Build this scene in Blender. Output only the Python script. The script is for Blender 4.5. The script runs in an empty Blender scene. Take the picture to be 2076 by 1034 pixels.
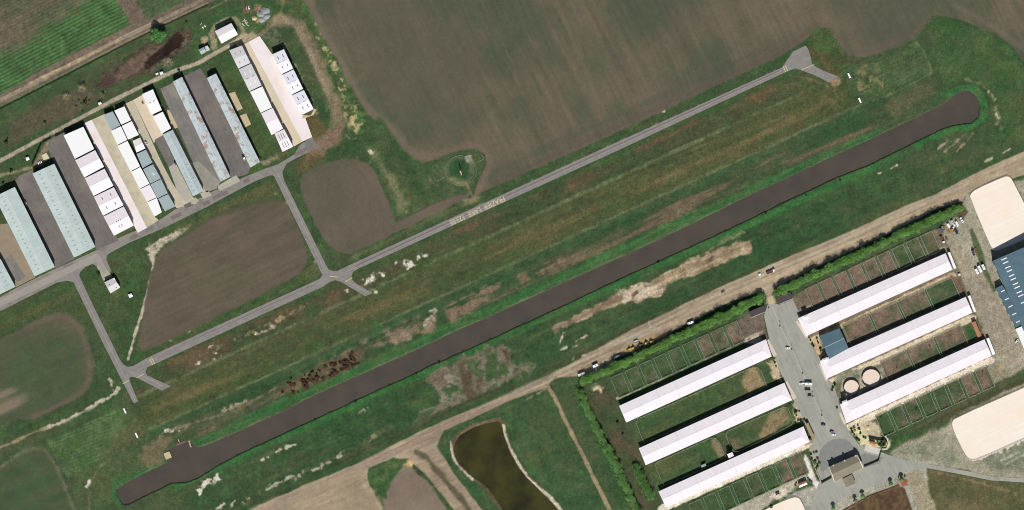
import bpy, bmesh, math, random
import numpy as np
from mathutils import Vector, Matrix

random.seed(7)
S = 0.48                       # metres per photograph pixel
H = 3000.0                     # height of the aerial camera
CX, CY = -80.0, -150.0        # its ground position, a little south-west of the middle
W_M = 2076 * S
EXPO = 0.0
E = 1.06                       # brightness of a flat unit-albedo surface under this daylight
COL = bpy.context.scene.collection

def P(px, py, z=0.0):
    gx, gy = (px - 1038) * S, (517 - py) * S
    k = (H - z) / H
    return Vector((CX + (gx - CX) * k, CY + (gy - CY) * k, z))

def lin(c):
    c = np.asarray(c, dtype=float) / 255.0
    return np.where(c <= 0.04045, c / 12.92, ((c + 0.055) / 1.055) ** 2.4)

def alb(r, g, b):
    return tuple(np.clip(lin((r, g, b)) / E, 0.005, 0.88))

# ---------------------------------------------------------------- objects
def tag(o, label=None, cat=None, group=None, kind=None):
    if label: o['label'] = label
    if cat: o['category'] = cat
    if group: o['group'] = group
    if kind: o['kind'] = kind
    return o

def empty(name, loc=(0, 0, 0), rz=0.0, label=None, cat=None, group=None):
    o = bpy.data.objects.new(name, None)
    o.empty_display_size = 0.5
    COL.objects.link(o)
    o.location = loc
    o.rotation_euler = (0, 0, rz)
    return tag(o, label, cat, group)

class MB:
    """collects shapes, then links them as one mesh object"""
    def __init__(self):
        self.v, self.f = [], []
    def add(self, vs, fs):
        n = len(self.v)
        self.v += [tuple(p) for p in vs]
        self.f += [tuple(i + n for i in f) for f in fs]
        return self
    def box(self, c, s, rz=0.0, m=None):
        x, y, z = s[0] / 2, s[1] / 2, s[2] / 2
        vs = [Vector((a, b, d)) for d in (-z, z) for a, b in ((-x, -y), (x, -y), (x, y), (-x, y))]
        R = m if m is not None else Matrix.Rotation(rz, 3, 'Z')
        vs = [R @ p + Vector(c) for p in vs]
        return self.add(vs, [(3, 2, 1, 0), (4, 5, 6, 7), (0, 1, 5, 4), (1, 2, 6, 5), (2, 3, 7, 6), (3, 0, 4, 7)])
    def bar(self, a, b, w, h):
        a, b = Vector(a), Vector(b)
        d = b - a
        L = d.length
        if L < 1e-6: return self
        x = d.normalized()
        up = Vector((0, 0, 1)) if abs(x.z) < 0.95 else Vector((1, 0, 0))
        y = up.cross(x).normalized()
        z = x.cross(y)
        m = Matrix((x, y, z)).transposed()
        return self.box((a + b) / 2, (L, w, h), m=m)
    def tube(self, pts, rad, n=8, cap=True):
        pts = [Vector(p) for p in pts]
        if not hasattr(rad, '__len__'): rad = [rad] * len(pts)
        base = len(self.v)
        for i, p in enumerate(pts):
            d = (pts[min(i + 1, len(pts) - 1)] - pts[max(i - 1, 0)]).normalized()
            up = Vector((0, 0, 1)) if abs(d.z) < 0.9 else Vector((1, 0, 0))
            a = up.cross(d).normalized()
            b = d.cross(a)
            for k in range(n):
                t = 2 * math.pi * k / n
                self.v.append(tuple(p + (a * math.cos(t) + b * math.sin(t)) * rad[i]))
        for i in range(len(pts) - 1):
            for k in range(n):
                k2 = (k + 1) % n
                self.f.append((base + i * n + k, base + i * n + k2, base + (i + 1) * n + k2, base + (i + 1) * n + k))
        if cap:
            self.f.append(tuple(base + k for k in reversed(range(n))))
            self.f.append(tuple(base + (len(pts) - 1) * n + k for k in range(n)))
        return self
    def prism_y(self, prof, y0, y1, inset=0.0, zmid=None):
        """side profile (x, z) extruded across y; points above zmid are pulled in by inset"""
        n = len(prof)
        vs = []
        for s, y in ((-1, y0), (1, y1)):
            for x, z in prof:
                k = inset if (zmid is not None and z > zmid) else 0
                vs.append((x, y - s * k, z))
        fs = [tuple(range(n)), tuple(reversed(range(n, 2 * n)))]
        for i in range(n):
            j = (i + 1) % n
            fs.append((j, i, n + i, n + j))
        return self.add(vs, fs)
    def build(self, name, mat, parent=None, smooth=False, bevel=0.0, loc=None):
        me = bpy.data.meshes.new(name)
        me.from_pydata(self.v, [], self.f)
        bm = bmesh.new(); bm.from_mesh(me)
        bmesh.ops.recalc_face_normals(bm, faces=bm.faces)
        if bevel:
            bmesh.ops.bevel(bm, geom=[e for e in bm.edges if e.is_manifold and e.calc_face_angle(0) > 0.5], offset=bevel, segments=2, affect='EDGES', clamp_overlap=True)
        bm.to_mesh(me); bm.free()
        if smooth:
            for p in me.polygons: p.use_smooth = True
        if mat: me.materials.append(mat)
        o = bpy.data.objects.new(name, me)
        COL.objects.link(o)
        if parent is not None: o.parent = parent
        if loc is not None: o.location = loc
        return o

def copy_tree(o, parent=None):
    c = o.copy()
    COL.objects.link(c)
    if parent is not None: c.parent = parent
    for ch in list(KIDS.get(o.name, [])) if o.name in KIDS else [x for x in o.children]:
        copy_tree(ch, c)
    return c
KIDS = {}

# ---------------------------------------------------------------- materials
MATS = {}
def mat(name, rgb, rough=0.85, var=0.12, scale=0.6, stretch=None, rough_var=0.0, bump=0.0, metal=0.0, spec=0.3, rot=0.0, second=None, sec_scale=0.2, sec_lo=0.5, sec_hi=0.62):
    if name in MATS: return MATS[name]
    m = bpy.data.materials.new(name); m.use_nodes = True
    nt = m.node_tree; N = nt.nodes; L = nt.links
    b = N['Principled BSDF']
    b.inputs['Roughness'].default_value = rough
    b.inputs['Metallic'].default_value = metal
    b.inputs['Specular IOR Level'].default_value = spec
    tc = N.new('ShaderNodeTexCoord')
    mp = N.new('ShaderNodeMapping')
    L.new(tc.outputs['Object'], mp.inputs['Vector'])
    if stretch: mp.inputs['Scale'].default_value = stretch
    if rot:
        mp.vector_type = 'TEXTURE'; mp.inputs['Rotation'].default_value = (0, 0, math.radians(rot))
        mp.inputs['Scale'].default_value = [1 / k for k in stretch]
    nz = N.new('ShaderNodeTexNoise')
    nz.inputs['Scale'].default_value = scale; nz.inputs['Detail'].default_value = 6; nz.inputs['Roughness'].default_value = 0.65
    L.new(mp.outputs[0], nz.inputs['Vector'])
    rp = N.new('ShaderNodeMapRange')
    rp.inputs['From Min'].default_value = 0.25; rp.inputs['From Max'].default_value = 0.75
    rp.inputs['To Min'].default_value = 1 - var; rp.inputs['To Max'].default_value = 1 + var * 0.6
    L.new(nz.outputs['Fac'], rp.inputs['Value'])
    mul = N.new('ShaderNodeMix'); mul.data_type = 'RGBA'; mul.blend_type = 'MULTIPLY'
    mul.inputs['Factor'].default_value = 1.0
    mul.inputs['A'].default_value = (*rgb, 1)
    L.new(rp.outputs[0], mul.inputs['B'])
    out = mul.outputs['Result']
    if second:
        n2 = N.new('ShaderNodeTexNoise'); n2.inputs['Scale'].default_value = sec_scale; n2.inputs['Detail'].default_value = 8; n2.inputs['Roughness'].default_value = 0.7
        L.new(tc.outputs['Object'], n2.inputs['Vector'])
        r2 = N.new('ShaderNodeMapRange'); r2.inputs['From Min'].default_value = sec_lo; r2.inputs['From Max'].default_value = sec_hi
        L.new(n2.outputs['Fac'], r2.inputs['Value'])
        mx = N.new('ShaderNodeMix'); mx.data_type = 'RGBA'
        L.new(r2.outputs[0], mx.inputs['Factor']); L.new(out, mx.inputs['A']); mx.inputs['B'].default_value = (*second, 1)
        out = mx.outputs['Result']
    L.new(out, b.inputs['Base Color'])
    if bump:
        bp = N.new('ShaderNodeBump'); bp.inputs['Strength'].default_value = bump; bp.inputs['Distance'].default_value = 0.1
        L.new(nz.outputs['Fac'], bp.inputs['Height']); L.new(bp.outputs[0], b.inputs['Normal'])
    MATS[name] = m
    return m

def attr_mat(name, rough=0.95, fine=0.2, bump=0.4, spec=0.1):
    """colour from the mesh's own colour attribute, broken up by noise"""
    if name in MATS: return MATS[name]
    m = bpy.data.materials.new(name); m.use_nodes = True
    nt = m.node_tree; N = nt.nodes; L = nt.links
    b = N['Principled BSDF']
    b.inputs['Roughness'].default_value = rough
    b.inputs['Specular IOR Level'].default_value = spec
    at = N.new('ShaderNodeAttribute'); at.attribute_name = 'Col'
    tc = N.new('ShaderNodeTexCoord')
    nz = N.new('ShaderNodeTexNoise'); nz.inputs['Scale'].default_value = 0.38; nz.inputs['Detail'].default_value = 6; nz.inputs['Roughness'].default_value = 0.85
    L.new(tc.outputs['Object'], nz.inputs['Vector'])
    rp = N.new('ShaderNodeMapRange')
    rp.inputs['From Min'].default_value = 0.3; rp.inputs['From Max'].default_value = 0.7
    rp.inputs['To Min'].default_value = 1 - fine; rp.inputs['To Max'].default_value = 1 + fine
    L.new(nz.outputs['Fac'], rp.inputs['Value'])
    mul = N.new('ShaderNodeMix'); mul.data_type = 'RGBA'; mul.blend_type = 'MULTIPLY'
    mul.inputs['Factor'].default_value = 1.0
    L.new(at.outputs['Color'], mul.inputs['A']); L.new(rp.outputs[0], mul.inputs['B'])
    L.new(mul.outputs['Result'], b.inputs['Base Color'])
    if bump:
        bp = N.new('ShaderNodeBump'); bp.inputs['Strength'].default_value = bump; bp.inputs['Distance'].default_value = 0.25
        L.new(nz.outputs['Fac'], bp.inputs['Height']); L.new(bp.outputs[0], b.inputs['Normal'])
    MATS[name] = m
    return m
SUN, SKY = 5.0, 0.05
# ================================================================ the ground raster
STEP = 1.6; MG = 160
X0, Y0 = -MG, -MG
NX = int((2076 + 2 * MG) / STEP) + 1
NY = int((1034 + 2 * MG) / STEP) + 1
gx = X0 + STEP * np.arange(NX); gy = Y0 + STEP * np.arange(NY)
PX, PY = np.meshgrid(gx, gy)
_tabs = {}
def vnoise(x, y, seed):
    if seed not in _tabs: _tabs[seed] = np.random.RandomState(seed).rand(257, 257)
    T = _tabs[seed]
    xi = np.floor(x).astype(int); yi = np.floor(y).astype(int)
    fx = x - xi; fy = y - yi
    fx = fx * fx * (3 - 2 * fx); fy = fy * fy * (3 - 2 * fy)
    a = xi % 256; b = yi % 256
    return (T[b, a] * (1 - fx) + T[b, a + 1] * fx) * (1 - fy) + (T[b + 1, a] * (1 - fx) + T[b + 1, a + 1] * fx) * fy
def fbm(x, y, sx, sy, seed, octv=4, gain=0.55):
    t = 0; a = 1; n = 0
    for k in range(octv):
        t = t + a * (vnoise(x / sx * 2 ** k + 31.7 * k, y / sy * 2 ** k + 17.3 * k, seed + k) - 0.5)
        n += a; a *= gain
    return t / n * 3.2
ca, sa = math.cos(math.radians(24.57)), math.sin(math.radians(24.57))
U = PX * ca - PY * sa
V = PX * sa + PY * ca
OFF = (PX - 258) * sa + (PY - 752) * ca          # distance south of the taxiway's centre line
T = (PX - 258) * ca - (PY - 752) * sa            # distance along it
n5 = fbm(PX, PY, 7, 7, 1, 3)
n12 = fbm(PX, PY, 18, 18, 11, 4)
n40 = fbm(PX, PY, 45, 45, 21, 5)
n120 = fbm(PX, PY, 130, 130, 31, 5)
nu = fbm(U, V, 160, 14, 41, 5)                   # streaks along the runway
nu2 = fbm(U, V, 60, 5, 51, 4)
cb, sb = math.cos(math.radians(64)), math.sin(math.radians(64))
A1 = PX * cb + PY * sb; B1 = -PX * sb + PY * cb
nv = fbm(A1, B1, 170, 11, 61, 5)                 # streaks down the big field
nv2 = fbm(A1, B1, 70, 4.5, 71, 4)

def c3(c): return np.array(c, dtype=float)
def mixc(c1, c2, f):
    f = np.clip(f, 0, 1)[..., None]
    return c3(c1) * (1 - f) + c3(c2) * f
def sm(a, b, x):
    t = np.clip((x - a) / (b - a), 0, 1)
    return t * t * (3 - 2 * t)

C = mixc((50, 78, 47), (70, 84, 56), 0.5 + 0.55 * n120 + 0.35 * n40)
C = C * (1 - 0.5 * np.clip(0.9 * nu - 0.2, 0, 1)[..., None]) + c3((88, 86, 64)) * (0.5 * np.clip(0.9 * nu - 0.2, 0, 1)[..., None])
Z = np.zeros_like(PX)
LAB = np.zeros((NY - 1, NX - 1), dtype=int)

def chaikin(pts, n=2, closed=True):
    for _ in range(n):
        q = []
        m = len(pts)
        for i in range(m if closed else m - 1):
            a, b = pts[i], pts[(i + 1) % m]
            q.append((a[0] * .75 + b[0] * .25, a[1] * .75 + b[1] * .25))
            q.append((a[0] * .25 + b[0] * .75, a[1] * .25 + b[1] * .75))
        pts = q if closed else [pts[0]] + q + [pts[-1]]
    return pts
def win(pts, pad):
    xs = [p[0] for p in pts]; ys = [p[1] for p in pts]
    i0 = max(0, int((min(xs) - pad - X0) / STEP)); i1 = min(NX, int((max(xs) + pad - X0) / STEP) + 2)
    j0 = max(0, int((min(ys) - pad - Y0) / STEP)); j1 = min(NY, int((max(ys) + pad - Y0) / STEP) + 2)
    return (slice(j0, max(j0, j1)), slice(i0, max(i0, i1)))
def sdf(pts, pad, closed=True):
    w = win(pts, pad)
    x = PX[w]; y = PY[w]
    d2 = np.full(x.shape, 1e12); ins = np.zeros(x.shape, bool)
    m = len(pts)
    for i in range(m if closed else m - 1):
        ax, ay = pts[i]; bx, by = pts[(i + 1) % m]
        dx, dy = bx - ax, by - ay
        L2 = dx * dx + dy * dy + 1e-9
        t = np.clip(((x - ax) * dx + (y - ay) * dy) / L2, 0, 1)
        d2 = np.minimum(d2, (x - ax - t * dx) ** 2 + (y - ay - t * dy) ** 2)
        if closed and ay != by:
            ins ^= ((ay > y) != (by > y)) & (x < dx * (y - ay) / dy + ax)
    d = np.sqrt(d2)
    if closed: d = np.where(ins, d, -d)
    return w, d
def put(w, m, col):
    m = m[..., None]
    C[w] = C[w] * (1 - m) + (col[w] if getattr(col, 'ndim', 1) == 3 else c3(col)) * m
def poly(pts, col, soft=2.0, warp=0.0, wn=None, amt=1.0, smooth=0, lab=None):
    if smooth: pts = chaikin(pts, smooth)
    w, d = sdf(pts, soft + abs(warp) * 1.5 + 3)
    if d.size == 0: return
    wn = n12 if wn is None else wn
    dd = d + wn[w] * warp
    a = amt[w] if hasattr(amt, 'ndim') else amt
    put(w, sm(-soft, soft, dd) * a, col)
    if lab is not None:
        lw = (slice(w[0].start, min(w[0].stop, NY - 1)), slice(w[1].start, min(w[1].stop, NX - 1)))
        h, k = LAB[lw].shape
        LAB[lw] = np.where((dd > 0)[:h, :k], lab, LAB[lw])
def line(pts, width, col, soft=1.0, warp=0.0, wn=None, amt=1.0, smooth=0):
    if smooth: pts = chaikin(pts, smooth, False)
    w, d = sdf(pts, width + soft + abs(warp) * 1.5 + 3, False)
    if d.size == 0: return
    wn = n12 if wn is None else wn
    a = amt[w] if hasattr(amt, 'ndim') else amt
    put(w, sm(-soft, soft, width / 2 - d + wn[w] * warp) * a, col)
def dig(pts, depth, slope, smooth=0, closed=True, width=0.0, warp=0.0):
    if smooth: pts = chaikin(pts, smooth, closed)
    w, d = sdf(pts, slope + width + 4, closed)
    if d.size == 0: return
    if not closed: d = width / 2 - d
    m = sm(-slope * 0.25, slope * 0.75, d + n12[w] * warp)
    if depth > 0: Z[w] = np.minimum(Z[w], -depth * m)
    else: Z[w] = np.maximum(Z[w], -depth * m)
def noi(f, lo=0.0, hi=0.5): return np.clip((f - lo) / (hi - lo), 0, 1)

# ---- the air strip between taxiway and canal, in bands
inT = sm(-40, 20, T + 20 * n40) * (1 - sm(1560, 1640, T + 20 * n40))
def band(o0, o1, col, soft=3, amt=1.0, wob=2.0):
    m = sm(-soft, soft, np.minimum(OFF - o0, o1 - OFF) + wob * n12) * inT * amt
    put(np.s_[:, :], m, col)
rough = mixc((60, 76, 48), (94, 84, 62), 0.45 + 0.6 * nu + 0.5 * n40)
band(6, 56, rough, 3)
band(6, 18, (54, 82, 46), 3, 0.8, 4)
band(14, 44, (102, 86, 64), 5, 0.75 * noi(n40 + 0.6 * nu, 0.15, 0.8), 5)
turf = mixc((66, 80, 48), (98, 92, 64), 0.42 + 0.5 * nu + 0.35 * n120)
band(58, 126, turf, 4)
band(86, 104, (112, 102, 70), 5, 0.55 * noi(nu + 0.8 * n120, -0.2, 0.7), 6)
band(64, 82, (58, 76, 46), 5, 0.6 * noi(-nu2 + n40, -0.1, 0.8), 6)
band(106, 122, (60, 80, 46), 4, 0.7 * noi(n40, -0.4, 0.5), 5)
band(53.5, 59.5, (106, 114, 82), 2.4, 0.85 * noi(n40 + 0.5 * n5, -1.3, 0.1), 1.5)
band(124.5, 130.5, (104, 118, 86), 2.4, 0.85 * noi(-n40 + 0.5 * n5, -1.3, 0.1), 1.5)
band(130, 206, mixc((46, 76, 46), (84, 84, 62), 0.3 + 0.55 * nu + 0.3 * n120), 3)
band(131, 143, (50, 82, 50), 2.5, 0.7, 3)
band(150, 184, (112, 96, 76), 5, 0.8 * noi(nu + 0.9 * n120 + 0.3 * nu2, 0.35, 0.9), 6)
band(184, 206, mixc((44, 98, 54), (66, 108, 60), 0.5 + 0.5 * nu2), 4, 0.92, 4)
band(201, 206, (96, 100, 74), 1.5, 0.5, 2)
band(244, 264, mixc((42, 100, 52), (56, 112, 58), 0.5 + 0.5 * nu2), 4, 0.92, 4)
band(262, 420, mixc((42, 76, 45), (66, 82, 52), 0.35 + 0.5 * nu + 0.4 * n120), 6, 0.9, 4)
band(268, 340, (96, 96, 70), 6, 0.35 * noi(nu2 + nu, 0.4, 1.2), 4)

# ---- top-left: crop, dirt road, wetland
poly([(-200, -200), (640, -200), (540, -60), (440, 0), (380, 30), (0, 215), (-200, 310)], mixc((104, 92, 80), (120, 106, 90), 0.5 + 0.5 * nu), 2, 1)
rows = 0.5 + 0.5 * np.cos((PX * 0.462 + PY * 0.887) * 2 * math.pi / 7.0 + 0.9 * n40)
rows = 1 - (1 - rows) ** 2.2
crop = mixc((48, 74, 49), (80, 126, 70), rows * 0.9 + 0.25 * n12)
poly([(-200, -200), (190, -200), (232, 0), (250, 22), (266, 42), (262, 52), (150, 107), (60, 155), (40, 172), (0, 190), (-200, 292)], crop, 3, 2.5, lab=2)
upper = mixc((76, 88, 64), (108, 97, 80), 0.6 + 0.5 * n40 + 0.25 * nu2) * (0.93 + 0.1 * rows[..., None])
poly([(-200, -200), (170, -200), (200, -10), (120, 40), (60, 82), (0, 110), (-200, 190)], upper, 16, 10, n40)
line([(-20, 98), (60, 62), (130, 25), (180, -10)], 14, (112, 98, 80), 8, 4, n12, 0.55 * noi(n12, -0.3, 0.5))
poly([(282, -200), (560, -200), (450, -40), (385, -4), (300, 40), (290, 40), (272, 0)], mixc((78, 88, 66), (72, 104, 66), rows * 0.7 + 0.3 * n12), 3, 2, lab=2)
poly([(228, -100), (275, -100), (275, 0), (300, 42), (288, 60), (268, 60), (255, 25)], (112, 98, 86), 4, 4)
line([(-200, 305), (0, 205), (130, 138), (260, 72), (372, 20), (430, -12), (600, -100)], 7, (150, 138, 116), 1.5, 1, None, 0.8)
line([(60, 168), (150, 127), (240, 82)], 4, (178, 158, 116), 1.5, 1.5, None, 0.7)
line([(-200, 300), (0, 200), (130, 134), (260, 68), (372, 16)], 1.4, (178, 168, 148), 1, 0, None, 0.7)
poly([(-200, 320), (0, 218), (130, 150), (372, 32), (450, -6), (520, -30), (560, 30), (480, 80), (350, 140), (150, 240), (0, 320), (-200, 420)], mixc((52, 80, 48), (78, 82, 58), 0.45 + 0.5 * n40 + 0.3 * nu), 3, 2)
line([(0, 226), (130, 158), (260, 92), (360, 42)], 9, (58, 104, 58), 4, 2, None, 0.55 * noi(n40, -0.5, 0.4))
poly([(20, 250), (110, 200), (180, 175), (210, 195), (150, 235), (40, 290), (0, 300)], (92, 84, 68), 10, 8, None, 0.85)
poly([(180, 180), (205, 158), (240, 135), (262, 118), (300, 95), (340, 85), (372, 62), (385, 62), (392, 75), (380, 100), (362, 112), (330, 125), (312, 148), (280, 158), (225, 180), (195, 180)], mixc((76, 66, 54), (116, 101, 86), 0.5 + 0.9 * n5), 9, 9)
poly([(238, 145), (262, 122), (292, 108), (300, 120), (290, 140), (262, 155), (240, 160)], mixc((118, 98, 86), (136, 114, 100), 0.5 + 0.7 * n5), 4, 4)
poly([(186, 174), (205, 162), (225, 150), (236, 158), (230, 172), (205, 178)], (84, 62, 58), 4, 5)
poly([(298, 118), (325, 100), (340, 78), (362, 66), (374, 78), (366, 96), (352, 104), (340, 112), (318, 128), (302, 142), (290, 144)], (48, 36, 30), 3, 4)
line([(222, 182), (250, 168), (300, 150)], 5, (58, 84, 46), 2, 3)
# wet pool
POOL = [(326, 104), (340, 84), (352, 74), (366, 74), (366, 90), (352, 100), (338, 112)]
# bright strip and scrub by the big field's west edge
poly([(600, -100), (640, -100), (640, 0), (668, 70), (700, 140), (724, 195), (738, 232), (720, 262), (690, 262), (684, 220), (660, 150), (632, 90), (606, 40), (560, 10)], mixc((52, 86, 46), (86, 88, 60), 0.4 + 0.6 * n12), 4, 4)
line([(618, 10), (650, 62), (676, 112), (700, 170), (722, 222), (728, 262)], 16, (66, 116, 56), 5, 5, n12, 0.8 * noi(n12, -0.3, 0.5))
line([(640, 55), (672, 120), (700, 190), (722, 262)], 10, (172, 156, 116), 3, 4, n5, 0.9 * noi(n5 + 0.3 * n12, 0.1, 0.6))
poly([(695, 215), (722, 205), (732, 245), (728, 272), (712, 262), (700, 240)], (160, 146, 110), 5, 5, n5, 0.85 * noi(n5, -0.4, 0.4))
# haul road round the hangars
line([(500, 78), (530, 62), (556, 44), (580, 40), (600, 46), (622, 78), (646, 130), (664, 180), (680, 225), (686, 255), (670, 282), (650, 300)], 26, (134, 118, 96), 8, 5, None, 0.85, smooth=2)
line([(560, 40), (588, 42), (612, 72), (640, 130), (664, 190)], 9, (150, 134, 110), 4, 3, None, 0.6, smooth=2)
line([(566, 34), (574, 10), (572, -30)], 9, (136, 120, 92), 4, 4, None, 0.7)
poly([(630, 280), (690, 250), (700, 285), (668, 300), (640, 318), (618, 322)], (128, 106, 86), 8, 7, None, 0.8)
poly([(600, 325), (640, 310), (660, 320), (625, 345), (600, 360)], (104, 88, 62), 8, 6, None, 0.7)
poly([(537, 68), (552, 54), (566, 56), (572, 78), (572, 90), (548, 105), (540, 88)], mixc((62, 84, 54), (98, 104, 82), 0.5 + 0.7 * n5), 3, 3)
line([(576, 92), (600, 140), (640, 222), (644, 230)], 6, (150, 140, 108), 3, 4, n5, 0.7 * noi(n5, -0.3, 0.4))
# green round the sheds
poly([(395, 60), (440, 20), (520, 0), (560, 10), (540, 60), (500, 72), (470, 40), (430, 60), (428, 90), (396, 115), (386, 95)], mixc((46, 84, 48), (66, 92, 54), 0.5 + 0.6 * n40), 4, 4)
line([(434, 96), (428, 62), (450, 46), (474, 36), (484, 46), (494, 66), (498, 74)], 11, (150, 142, 112), 3, 3, None, 0.85, smooth=1)
line([(424, 19), (460, 0), (480, -12)], 2.5, (140, 132, 104), 1.5, 0.5, None, 0.7)
for x, y, r, c in ((500, 20, 9, (120, 92, 78)), (523, 18, 9, (140, 116, 92)), (537, 26, 10, (120, 124, 122)), (535, 38, 8, (128, 130, 126)), (524, 42, 6, (160, 148, 108)), (414, 82, 8, (170, 150, 122)), (434, 82, 5, (150, 140, 112))):
    poly([(x + r * math.cos(k), y + r * math.sin(k)) for k in np.linspace(0, 6.28, 10)[:-1]], c, 3, 3, n5)
# grass between the hangars
poly([(432, 128), (462, 104), (530, 230), (560, 300), (570, 312), (530, 335), (506, 340)], mixc((54, 82, 46), (74, 86, 54), 0.5 + 0.6 * n40), 2, 1.5)
poly([(322, 164), (400, 128), (410, 134), (322, 178), (312, 176)], (54, 80, 46), 2, 1)
poly([(308, 178), (318, 176), (340, 224), (336, 228)], (48, 66, 40), 2, 0)
poly([(610, 238), (618, 232), (638, 226), (660, 258), (664, 270), (636, 278), (632, 270)], (92, 84, 56), 4, 4)
poly([(506, 340), (530, 334), (580, 312), (596, 302), (598, 308), (560, 328), (520, 350), (505, 354)], (66, 90, 50), 3, 3)
line([(535, 330), (560, 318)], 9, (142, 130, 110), 4, 4, n5, 0.8)
# gravel lane north of the hangars
LANE = [(-200, 424), (0, 326), (91, 277), (152, 245), (234, 201), (350, 145), (400, 129), (440, 106), (490, 78)]
line(LANE, 8.5, (162, 150, 130), 1.2, 0.6, n12)
line(LANE, 3, (176, 164, 146), 1.5, 0.6, n12, 0.6)
poly([(484, 92), (474, 84), (494, 68), (512, 64), (520, 74), (500, 86)], (168, 154, 126), 4, 3)
poly([(94, 286), (106, 279), (98, 304), (86, 312), (88, 334), (64, 346), (66, 336), (78, 316)], (132, 118, 96), 3, 2)
line([(-20, 360), (30, 348), (66, 340)], 5, (132, 124, 98), 3, 3)

# ---- grass between taxi lanes, pale cut bank
poly([(-200, 720), (0, 634), (60, 602), (130, 572), (152, 590), (182, 640), (166, 640), (116, 628), (50, 652), (0, 684), (-200, 770)], mixc((58, 80, 48), (84, 88, 56), 0.5 + 0.6 * nu), 3, 2)
poly([(166, 555), (196, 535), (224, 525), (300, 490), (318, 505), (316, 540), (300, 580), (284, 640), (262, 725), (246, 722), (222, 680), (190, 615)], mixc((50, 78, 46), (74, 84, 54), 0.45 + 0.6 * n40), 4, 2)
poly([(300, 500), (330, 482), (400, 450), (470, 420), (540, 372), (572, 374), (600, 425), (640, 540), (650, 556), (560, 600), (440, 655), (330, 715), (290, 728), (268, 735), (285, 640), (300, 580), (308, 520)], mixc((56, 84, 48), (82, 86, 56), 0.45 + 0.6 * nu), 5, 3)
poly([(330, 478), (420, 434), (540, 370), (562, 372), (540, 392), (420, 440), (330, 490)], (98, 92, 64), 5, 4, None, 0.75)
# white cut banks
WHT = (190, 177, 157)
line([(345, 478), (320, 490), (306, 500), (304, 512), (312, 522), (310, 545), (300, 590), (288, 635), (276, 670), (266, 705), (260, 728)], 5.5, WHT, 1.4, 1.2, n5, 0.95, smooth=1)
poly([(298, 508), (306, 498), (330, 484), (360, 470), (385, 462), (372, 475), (340, 494), (318, 512), (316, 526), (308, 530)], WHT, 4, 5, n5, 0.9)
line([(330, 490), (420, 447), (500, 425)], 10, (150, 132, 106), 5, 4, None, 0.6 * noi(n12, -0.3, 0.5))
line([(232, 800), (240, 788), (222, 806), (200, 815), (180, 830), (150, 846), (120, 858), (92, 868)], 8, WHT, 2.0, 3.0, n5, 0.95)
line([(220, 760), (226, 780), (234, 800)], 3.5, WHT, 1.2, 3, n5, 0.8)
line([(92, 868), (60, 880), (20, 900), (-20, 915)], 5, (148, 136, 108), 2, 2, None, 0.8)
poly([(238, 920), (258, 908), (272, 912), (262, 920), (246, 926)], (205, 195, 178), 2, 5, n5)
poly([(334, 872), (355, 866), (366, 868), (350, 876), (338, 878)], (200, 190, 172), 2, 5, n5)
for pts in ([(742, 565), (752, 556), (760, 566), (752, 576), (742, 574)], [(820, 530), (834, 526), (840, 536), (830, 544), (822, 538)], [(838, 526), (852, 518), (864, 516), (860, 524), (846, 526)], [(772, 556), (778, 554), (778, 560)], [(798, 532), (802, 530), (801, 536)],
            [(428, 716), (438, 711), (444, 718), (436, 724)], [(872, 630), (884, 628), (882, 648), (866, 668), (856, 660), (870, 645)], [(398, 990), (420, 972), (440, 964), (444, 970), (424, 982), (404, 1002)]):
    poly(pts, (214, 205, 190), 3.5, 6, n5, 0.92 * noi(n5 + 0.7, 0.0, 0.6))
for x, y in ((426, 703), (520, 676), (552, 662), (344, 690), (380, 670), (702, 590), (810, 168), (764, 590), (400, 735), (820, 430), (1345, 225), (815, 418)):
    poly([(x - 3, y - 2), (x + 3, y - 2), (x + 3, y + 2), (x - 3, y + 2)], (200, 188, 166), 2, 4, n5)
line([(524, 676), (560, 660)], 4, (172, 152, 132), 2, 4, n5, 0.8)
# ground by the first field / lower left
poly([(152, 1080), (150, 1000), (130, 950), (98, 905), (110, 870), (240, 800), (280, 830), (300, 880), (330, 905), (240, 970), (225, 1010), (240, 1080)], mixc((52, 82, 48), (80, 92, 60), 0.5 + 0.6 * n40), 5, 4)
chk = 0.5 + 0.5 * np.cos((PX * 0.35 + PY * 0.94) * 2 * math.pi / 7.0)
poly([(97, 893), (150, 870), (232, 832), (254, 868), (232, 905), (218, 925), (140, 968)], mixc((66, 98, 56), (92, 112, 76), chk * 0.8 + 0.5 * n12), 3, 3)
poly([(236, 880), (280, 850), (300, 880), (240, 920), (200, 930)], (98, 96, 66), 8, 6, None, 0.7)
line([(98, 890), (106, 912), (124, 942), (136, 966)], 4, (98, 116, 80), 2, 2, None, 0.6)
line([(210, 938), (190, 965), (178, 985), (182, 1040)], 5, (120, 112, 86), 3, 3, None, 0.7)
line([(176, 985), (180, 978)], 6, (214, 204, 188), 2, 3, n5, 0.9)
poly([(290, 905), (330, 882), (362, 880), (350, 896), (336, 915), (334, 938), (300, 950), (284, 930)], (118, 106, 82), 6, 6, None, 0.85)
poly([(226, 1000), (222, 978), (250, 965), (300, 950), (336, 938), (340, 950), (260, 985), (240, 1005), (248, 1028), (240, 1034)], (52, 104, 56), 5, 3, None, 0.8)
line([(420, 792), (480, 788), (560, 752), (640, 716)], 3, (120, 118, 92), 2, 2, n12, 0.0)
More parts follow.
